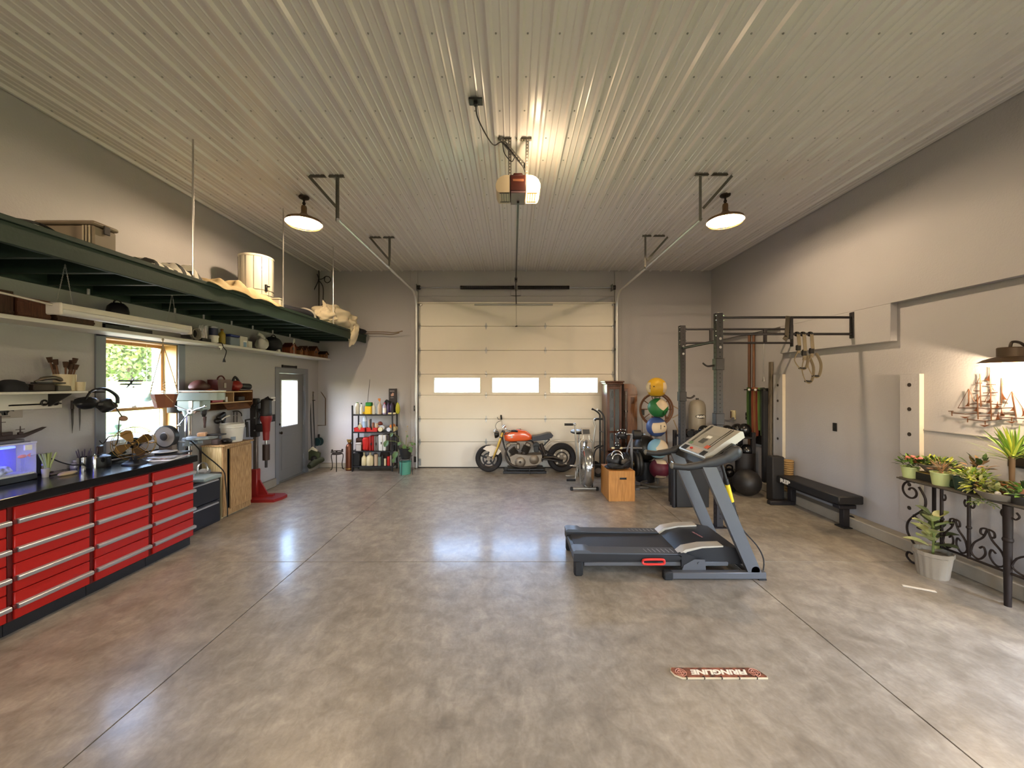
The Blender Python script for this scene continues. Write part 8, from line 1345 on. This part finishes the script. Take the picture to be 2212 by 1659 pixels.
# ================================================================ plant table
TX0, TX1, TY0, TY1, TZ_ = 4.075, 4.30, 2.1, 4.07, .862; IR = M('rusty black iron', '#221813', .6, .4, var=.3, scale=25)
t = thing('plant_table', 'long scrolled wrought iron table of plants along the right wall', 'table', (4.2, 3.1, 0)); tp = MB(); R_ = random.Random(4)
part('top', MB().box(TX0, TX1, TY0, TY1, TZ_ - .028, TZ_, .006).box(TX0 - .012, TX0, TY0, TY1 + .01, TZ_ - .02, TZ_ - .005, .003), M('slate table top', '#4b443c', .5, var=.35, scale=14, bump=.3, bscale=40), t)
LP = [(onx(px, 0, TX0 + .02).y) for px in (2034, 2093)]; yl = onx(2177, 0, TX0 + .02).y
for y in (3.9, yl, 2.3): part('leg', MB().cyl((TX1 - .03, y, 0), (TX1 - .03, y, TZ_ - .03), .014, .016, 8), IR, t)
for xx in (TX0 + .02,):
    for k, y in enumerate(LP + [yl, 2.72, 2.3]):
        main = k in (2,); r = .022 if main else .013; part('leg' if main else 'bar', MB().cyl((xx, y, 0 if main else .27), (xx, y, TZ_ - .03), r, r * (1.4 if main else 1), 10).ball((xx, y, .55), (r * 1.6, r * 1.6, r * 1.3), 10, 6), IR, t)
    part('lower_rail', MB().tube([(xx, TY0, .28), (xx, LP[0], .28)], .011, 8), IR, t); wxx = V((xx, 0, 0))
    def sc(y, z): return V((xx, y, z))
    # end scroll
    s1 = spiral(sc(3.99, .75), .035, .115, -.3, 1.05, 26, UY, UZ); part('scroll', MB().tube([p for p in spiral(sc(3.955, .735), .022, .105, PI * .9, -1.25, 30, -UY, UZ)] , .010, 6), IR, t)
    part('scroll', MB().tube(smooth_pts([sc(3.88, .80), sc(3.82, .70), sc(3.83, .60), sc(3.93, .49), sc(3.99, .40), sc(3.99, .30), sc(3.92, .20), sc(3.87, .14), sc(3.86, .07), sc(3.89, .02), sc(3.95, .012), sc(4.0, .05), sc(3.985, .10), sc(3.945, .095)], 4), .010, 6), IR, t)
    part('scroll', MB().tube(smooth_pts([sc(3.935, .50), sc(3.88, .47), sc(3.84, .42), sc(3.86, .38), sc(3.90, .385)], 4), .007, 6), IR, t)
    ends = [LP[0], LP[1], yl, 2.72, 2.3]
    for a, b in zip(ends, ends[1:]):
        m_ = (a + b) / 2; h = (a - b) / 2
        for s_ in (1, -1):
            part('scroll', MB().tube(smooth_pts([sc(m_ + s_ * h * .95, .30), sc(m_ + s_ * h * .75, .42), sc(m_ + s_ * h * .25, .50), sc(m_ + s_ * .01, .56), sc(m_ + s_ * h * .05, .585), sc(m_ + s_ * h * .32, .575), sc(m_ + s_ * h * .36, .535), sc(m_ + s_ * h * .22, .525)], 4), .008, 6), IR, t)
            part('scroll', MB().tube(smooth_pts([sc(m_ + s_ * h * .95, .44), sc(m_ + s_ * h * .85, .33), sc(m_ + s_ * h * .45, .30), sc(m_ + s_ * h * .12, .36), sc(m_ + s_ * h * .2, .42), sc(m_ + s_ * h * .42, .40)], 4), .008, 6), IR, t)
            part('scroll', MB().tube(smooth_pts([sc(m_ + s_ * h * .97, TZ_ - .10), sc(m_ + s_ * h * .8, TZ_ - .13), sc(m_ + s_ * h * .68, TZ_ - .10), sc(m_ + s_ * h * .76, TZ_ - .07)], 4), .007, 6), IR, t)
# ---- plants
def leafpot(name, label, c, r, h, potmat, taper=.78, n=24):
    t = thing(name, label, 'plant', c); part('pot', MB().lathe([(0, 0), (r * taper, 0), (r * .98, h * .92), (r * 1.04, h * .93), (r * 1.04, h), (r * .94, h), (r * .9, h * .85), (0, h * .84)], c, n=n), potmat, t); return t
SOIL = M('dry soil', '#4a3a26', .9)
def bush(t, c, rx_, ry_, rz_, n, sz, mats, seed, up=.35, parts=1):
    R = random.Random(seed); mbs = [MB() for _ in mats]
    for i in range(n):
        a, ph = R.uniform(0, 2 * PI), math.acos(R.uniform(-.3, 1)); q = R.uniform(.5, 1); d = V((math.cos(a) * math.sin(ph), math.sin(a) * math.sin(ph), math.cos(ph))); p = c + V((d.x * rx_ * q, d.y * ry_ * q, d.z * rz_ * q)); dr = (d + V((R.uniform(-.5, .5), R.uniform(-.5, .5), up))).normalized(); s = sz * R.uniform(.6, 1.3); leafmb(mbs[i % len(mats)], p, p + dr * s, s * .5, V((R.uniform(-.3, .3), R.uniform(-.3, .3), 1)), .12, 3)
    for m_, mt in zip(mbs, mats): part('foliage', m_, mt, t, kind='stuff', smooth=0)
LG = M('fresh green leaf', '#6f8f3a', .5, var=.3); YG = M('yellow green leaf', '#b9bf4e', .5, var=.2); DG = M('deep green leaf', '#33481f', .5, var=.3); DRY = M('dry brown leaf', '#8a6a48', .7, var=.3); VAR = M('cream edged leaf', '#c9c48e', .5, col2='#8a9a5a', scale=9); LIME = M('pale lime pot', '#b4bf86', .45, var=.04); BLKPOT = M('black nursery pot', '#26231f', .6); GREYB = M('grey stone bowl', '#6d665c', .7, bump=.2); GRNP = M('dark green pot', '#24382a', .5); TERR = M('terracotta', '#9a6440', .75, var=.12)
def tpos(px, X): return V((X, FPX * X / (px - CX), TZ_))
c = tpos(1966, 4.15); t = leafpot('flower_pot', 'pale lime pot of small pink flowers at the far table end', c, .072, .115, LIME); bush(t, c + UZ * .14, .09, .10, .08, 110, .045, [DG, LG], 2)
for k, (dx, dy, dz) in enumerate(((-.02, .0, .21), (.02, -.05, .20), (.0, .03, .19), (.02, -.08, .215), (-.01, -.03, .225))): part('flower', MB().blob(c + V((dx, dy, dz)), (.020, .024, .014), k, .3, 8, 6), M('pink petal', '#cf7a6c', .6), t)
c = tpos(2028, 4.27); t = thing('bowl_planter', 'grey footed stone bowl of small green plants on the table', 'plant', c); part('bowl', MB().lathe([(0, 0), (.09, 0), (.085, .03), (.06, .06), (.10, .10), (.150, .155), (.155, .165), (.135, .165), (0, .15)], c, n=28), GREYB, t); bush(t, c + UZ * .165, .135, .17, .07, 260, .040, [LG, YG, DG], 5)
c = tpos(2002, 4.20); t = thing('trough_planter', 'long black trough with red flowers behind the lime pots', 'plant', c); part('trough', MB().prism([(-.05, .0), (.05, 0), (.06, .075), (-.06, .075)], c + UY * .09, UX, UZ, (0, -.24, 0)), BLKPOT, t); bush(t, c + V((0, .05, .12)), .05, .12, .08, 80, .05, [DG], 8)
for k in range(4): part('flower', MB().blob(c + V((-.03, .06 + .025 * k, .17 + .01 * (k % 2))), (.02, .025, .012), k, .3, 8, 6), M('coral petal', '#d0604e', .6), t)
part('soil', MB().box(c.x - .055, c.x + .055, c.y - .145, c.y + .085, c.z + .070, c.z + .077, .002), M('yellow straw', '#a8904c', .9, var=.4, scale=60), t)
c = tpos(2033, 4.14); t = leafpot('dry_plant', 'pale lime pot of dry reddish twigs in the middle of the table', c, .078, .125, LIME); bush(t, c + UZ * .145, .075, .08, .06, 40, .035, [DRY, M('dusty pink leaf', '#a87c68', .6)], 9)
for k in range(12): a = k * 2.4; part('twig', MB().tube([c + UZ * .1, c + V((.03 * math.cos(a), .03 * math.sin(a), .18)), c + V((.07 * math.cos(a), .08 * math.sin(a), .22 + .01 * (k % 4)))], .002, 4), DRY, t)
c = tpos(2060, 4.21); solo('green_tray', MB().box(c.x - .06, c.x + .06, c.y - .09, c.y + .07, TZ_, TZ_ + .07, .008), GRNP, 'dark green box between the two lime pots and vine pot', 'box')
c = tpos(2082, 4.14); t = leafpot('trailing_vine', 'dark green pot with yellow green vine spilling over the table edge', c, .072, .12, GRNP); bush(t, c + V((.03, -.06, .13)), .08, .15, .065, 170, .048, [YG, LG, VAR], 12); bush(t, c + V((-.04, -.14, .06)), .05, .12, .10, 110, .05, [YG, VAR], 13, -.3); bush(t, c + V((-.06, -.20, -.06)), .03, .09, .06, 50, .04, [VAR, LG], 14, -.4)
c = tpos(2112, 4.26); t = thing('dark_succulent', 'small dark twisted plant standing behind the yellow green vine', 'plant', c); part('pot', MB().lathe([(0, 0), (.045, 0), (.055, .09), (0, .085)], c, n=18), TERR, t); part('stem', MB().tube(smooth_pts([c + UZ * .08, c + V((0, -.01, .16)), c + V((0, .03, .20)), c + V((.0, -.01, .27))], 4), [.02] * 6 + [.015] * 7, 8), M('dark stem', '#3a2c20', .7), t); bush(t, c + UZ * .21, .05, .10, .09, 26, .075, [DG, DRY], 15)
c = tpos(2158, 4.13); t = thing('shallow_bowl', 'wide shallow grey bowl of succulents at the table front', 'plant', c); part('bowl', MB().lathe([(0, 0), (.10, 0), (.135, .045), (.14, .06), (.125, .06), (.11, .04), (0, .038)], c, n=30), GREYB, t); bush(t, c + UZ * .05, .10, .11, .06, 60, .06, [VAR, DG, DRY], 17); part('stripe_leaf', MB().tube(arc(c + V((-.02, -.02, .05)), .06, .2, PI - .3, 10, UY, UZ), (.006, .018), 6).tube(arc(c + V((.02, .05, .05)), .07, .2, PI - .3, 10, UY, UZ), (.006, .018), 6), VAR, t); part('pebble', MB().blob(c + V((-.05, -.03, .055)), .02, 3, .1, 10, 6), WHITE, t)
c = tpos(2186, 4.25); t = leafpot('dracaena', 'spiky green dracaena in a terracotta pot on the table', c, .085, .13, TERR); part('trunk', MB().cyl(c + UZ * .1, c + UZ * .36, .016, .02, 10), M('palm trunk', '#6d5236', .8), t); mb = MB(); mb2 = MB(); Rr = random.Random(6)
for k in range(64): a, e = Rr.uniform(0, 2 * PI), Rr.uniform(.15, 1.35); d = V((math.cos(a) * math.cos(e) * .75, math.sin(a) * math.cos(e), math.sin(e))); b = c + UZ * (.31 + .06 * Rr.random()); leafmb(mb if k % 3 else mb2, b, b + d * Rr.uniform(.20, .32), .018, V((0, 0, 1)) if e < 1 else V((1, 0, 0)), .1, 5)
part('leaf', mb, LG, t, kind='stuff', smooth=0); part('leaf', mb2, YG, t, kind='stuff', smooth=0)
c = tpos(2212, 4.14); t = leafpot('edge_pot', 'dark pot of leafy plants at the right edge of the table', c, .08, .07, BLKPOT); bush(t, c + UZ * .09, .08, .08, .08, 60, .06, [DG, LG], 19); c = V((4.2, 2.7, TZ_)); t = leafpot('edge_pot', 'lime pot on the near table end outside the view', c, .08, .12, LIME); bush(t, c + UZ * .14, .09, .09, .1, 50, .06, [DG, LG], 20)
# ---- floor plant
c = fl(2015, 1243); t = thing('rubber_plant', 'variegated rubber plant in a pale ribbed pot on the floor', 'plant', c); ribp = MB(); r = .135; n_ = 40; prof = [(.80, 0), (.98, .205), (1.05, .21), (1.05, .245), (.96, .245), (.9, .20)]
o = MB(); o.lathe([(0, 0)] + [(a * r, b) for a, b in prof] + [(0, .195)], (0, 0, 0), n=64); o.v = [(c.x + p[0] * (1 + (.02 if i % 4 < 2 else -.015)), c.y + p[1] * (1 + (.02 if i % 4 < 2 else -.015)), p[2]) for i, p in enumerate(o.v)]; part('pot', o, M('pale ribbed pot', '#8f8576', .7, var=.08, bump=.2), t); part('stem', MB().tube([c + UZ * .18, c + V((.01, 0, .40)), c + V((0, .01, .58))], .010, 8), M('plant stem', '#6d7a3e', .6), t); R = random.Random(3); m1, m2 = MB(), MB()
for k in range(15): a = k * 2.4; z = .24 + .022 * k; L = .19 - .004 * k; d = V((math.cos(a), math.sin(a), .35 + .05 * k)).normalized(); q = MB(); b = c + UZ * z; leafmb(q, b + d * .03, b + d * (L + .02), .125, V((0, 0, 1)), .18, 6); part('leaf', q, VAR if k % 3 != 2 else M('dusky green leaf', '#4d5638', .5, var=.2), t, smooth=0)
solo('leaf_litter', MB().obox((fl(1985, 1272).x, fl(1985, 1272).y, .004), (.22, .035, .004), (0, 0, -.5), .001), M('white scuff', '#c9c4b8', .8), 'pale fallen strip lying on the floor by the rubber plant', 'strip')
# ================================================================ metal ship on the wall
SXW = XR - .025; BRZ = M('bronze sheet', '#7a4c34', .35, .7, var=.25, scale=20); SHP = M('dark bronze rod', '#5a3a26', .4, .7)
def sp(zx, zy, o=0.0): return onx(2030 + zx / 7.9, 730 + zy / 7.9, SXW - o)
t = thing('ship_sculpture', 'bronze wire sailing ship sculpture on the right wall under the lamp', 'sculpture', sp(800, 1300))
def rod(pts, r=.0035, nm='rod'): part(nm, MB().tube([sp(*p) for p in pts], r, 6), SHP, t)
def sail(a, b, c_):
    A, B, C = sp(*a), sp(*b), sp(*c_); M1 = (A + B) / 2 * .55 + (A * .0 + C * .45); poly = [A] + [A * (1 - q) ** 2 + (A * .15 + C * .55 + B * .30) * 2 * q * (1 - q) + B * q * q for q in (.2, .4, .6, .8)] + [B, C]
    part('sail', MB().add(poly + [p + UX * .004 for p in poly], [tuple(range(len(poly))), tuple(range(len(poly), 2 * len(poly)))[::-1]] + [(i, (i + 1) % len(poly), len(poly) + (i + 1) % len(poly), len(poly) + i) for i in range(len(poly))]), BRZ, t, smooth=0)
for a, b in (((490, 870), (497, 1170)), ((685, 610), (700, 1180)), ((640, 960), (655, 1390)), ((855, 500), (880, 1410)), ((1060, 680), (1055, 1120)), ((1230, 910), (1300, 1345)), ((1450, 900), (1460, 1360))): rod((a, b), .0045, 'mast')
for q in (((490, 870), (310, 1195)), ((500, 880), (590, 1090)), ((670, 690), (580, 900)), ((690, 960), (720, 1160), ), ((865, 760), (980, 1000)), ((870, 880), (760, 1100)), ((1220, 920), (1090, 1180)), ((1240, 930), (1438, 1230)), ((1075, 780), (1190, 940))): rod(q, .002, 'rigging')
for q in (((310, 1195), (700, 1195), (790, 1210), (1280, 1190)), ((150, 1250), (230, 1252)), ((205, 1250), (210, 1330)), ((210, 1280), (440, 1300), (650, 1285)), ((470, 1390), (780, 1420), (1060, 1385)), ((1020, 1350), (1240, 1365), (1450, 1375), (1600, 1360)), ((580, 905), (700, 905)), ((610, 770), (720, 772)), ((790, 795), (955, 797)), ((740, 940), (985, 930)), ((510, 1130), (690, 1120)), ((700, 1080), (900, 1080)), ((860, 1130), (1060, 1135)), ((650, 1335), (1100, 1330)), ((1040, 1300), (1290, 1300)), ((475, 1370), (475, 1440)), ((775, 1410), (775, 1480)), ((1230, 1350), (1230, 1420))): rod(q, .004)
for a, b, c_ in (((497, 1050), (415, 1170), (497, 1168)), ((640, 1150), (560, 1230), (645, 1265)), ((690, 970), (590, 1060), (640, 1095)), ((855, 570), (765, 715), (850, 740)), ((860, 840), (970, 905), (925, 905)), ((862, 1010), (765, 1110), (862, 1110)), ((868, 1200), (785, 1295), (872, 1297)), ((985, 1080), (1035, 1170), (945, 1215)), ((1060, 920), (1165, 1055), (1070, 1055)), ((1265, 1130), (1180, 1245), (1278, 1245)), ((1050, 1200), (1115, 1320), (1030, 1335)), ((1000, 1260), (1040, 1385), (955, 1390)), ((1400, 1200), (1385, 1345), (1470, 1310))): sail(a, b, c_)
for cx_, cy_, w in ((430, 1352, 90), (765, 1495, 95), (1225, 1435, 105)): A = [sp(cx_ - w, cy_ - 15), sp(cx_, cy_ - 5), sp(cx_ + w, cy_ - 15), sp(cx_, cy_ + 22)]; part('hull_plate', MB().add(A + [p + UX * .004 for p in A], [(0, 1, 2, 3), (7, 6, 5, 4), (0, 4, 5, 1), (1, 5, 6, 2), (2, 6, 7, 3), (3, 7, 4, 0)]), BRZ, t, smooth=0)
for q in ((645, 1280), (872, 1300), (1230, 1365)): part('standoff', MB().cyl(sp(*q), sp(*q) + UX * .026, .005, .005, 6), SHP, t)
struct('trim_3', MB().box(XR - .012, XR - .001, 1.5, 4.17, 1.338, 1.354, .003), WALLM)
c = onx(2200, 985, XR); t = thing('wall_frame', 'dark framed panel on the right wall behind the dracaena', 'frame', (XR, 3.3, 1.2)); part('frame', MB().box(XR - .02, XR - .001, 2.95, 3.455, 1.10, 1.31, .004), BLACK, t); part('panel', MB().box(XR - .022, XR - .019, 2.98, 3.43, 1.12, 1.29, .002), M('dark panel', '#1d1712', .3), t)
# ================================================================ sign lying on the floor
za_, zb2 = fl(1455, 1468), fl(1662, 1447); sx0_, sx1_, sya, syb = 1.003, 1.588, 2.392, 2.478; t = thing('key_sign', 'small brown FIRING LINE hook board lying upside down on the floor', 'sign', ((sx0_ + sx1_) / 2, 2.43, 0))
poly = [(sx0_ + .012, syb), (sx1_ - .07, syb), (sx1_ - .02, syb - .03), (sx1_, sya + .012), (sx1_ - .002, sya), (sx0_ + .05, sya), (sx0_ + .012, sya + .025), (sx0_, syb - .025)]
part('board', MB().prism(poly, (0, 0, .001), UX, UY, (0, 0, .010)), M('cream board edge', '#d8c9a8', .5), t); poly2 = [(sx0_ + (x - sx0_) * .992 + .002, sya + .004 + (y - sya) * .93) for x, y in poly]; part('face', MB().prism(poly2, (0, 0, .0112), UX, UY, (0, 0, .0012)), M('brown camouflage print', '#3a1c10', .45, col2='#8f5038', scale=26), t)
part('lettering', text_mb('FIRINGLINE', .040, V(((sx0_ + sx1_) / 2 + .005, (sya + syb) / 2 - .0, .0132)), -UX, -UY, .0005, .003, .36, .18), M('cream lettering', '#e6dcc4', .5), t, 'cream FIRING LINE lettering', smooth=0)
for x in (sx0_ + .058, sx1_ - .06):
    q = MB()
    for r in (.032, .019): q.tube([V((x + r * math.cos(a), (sya + syb) / 2 + r * math.sin(a), .0125)) for a in [2 * PI * i / 24 for i in range(24)]], .0022, 4, closed=True)
    q.obox((x, (sya + syb) / 2, .0128), (.074, .003, .002)).obox((x, (sya + syb) / 2, .0128), (.003, .074, .002)); part('target_mark', q, M('pale red mark', '#c48a74', .5), t)
for k in range(5): x = sx0_ + .075 + k * .109; part('hook', MB().tube(smooth_pts([(x, sya + .012, .013), (x, sya - .004, .018), (x, sya - .010, .012), (x, sya - .004, .006)], 3), .0028, 6), BRONZE, t)
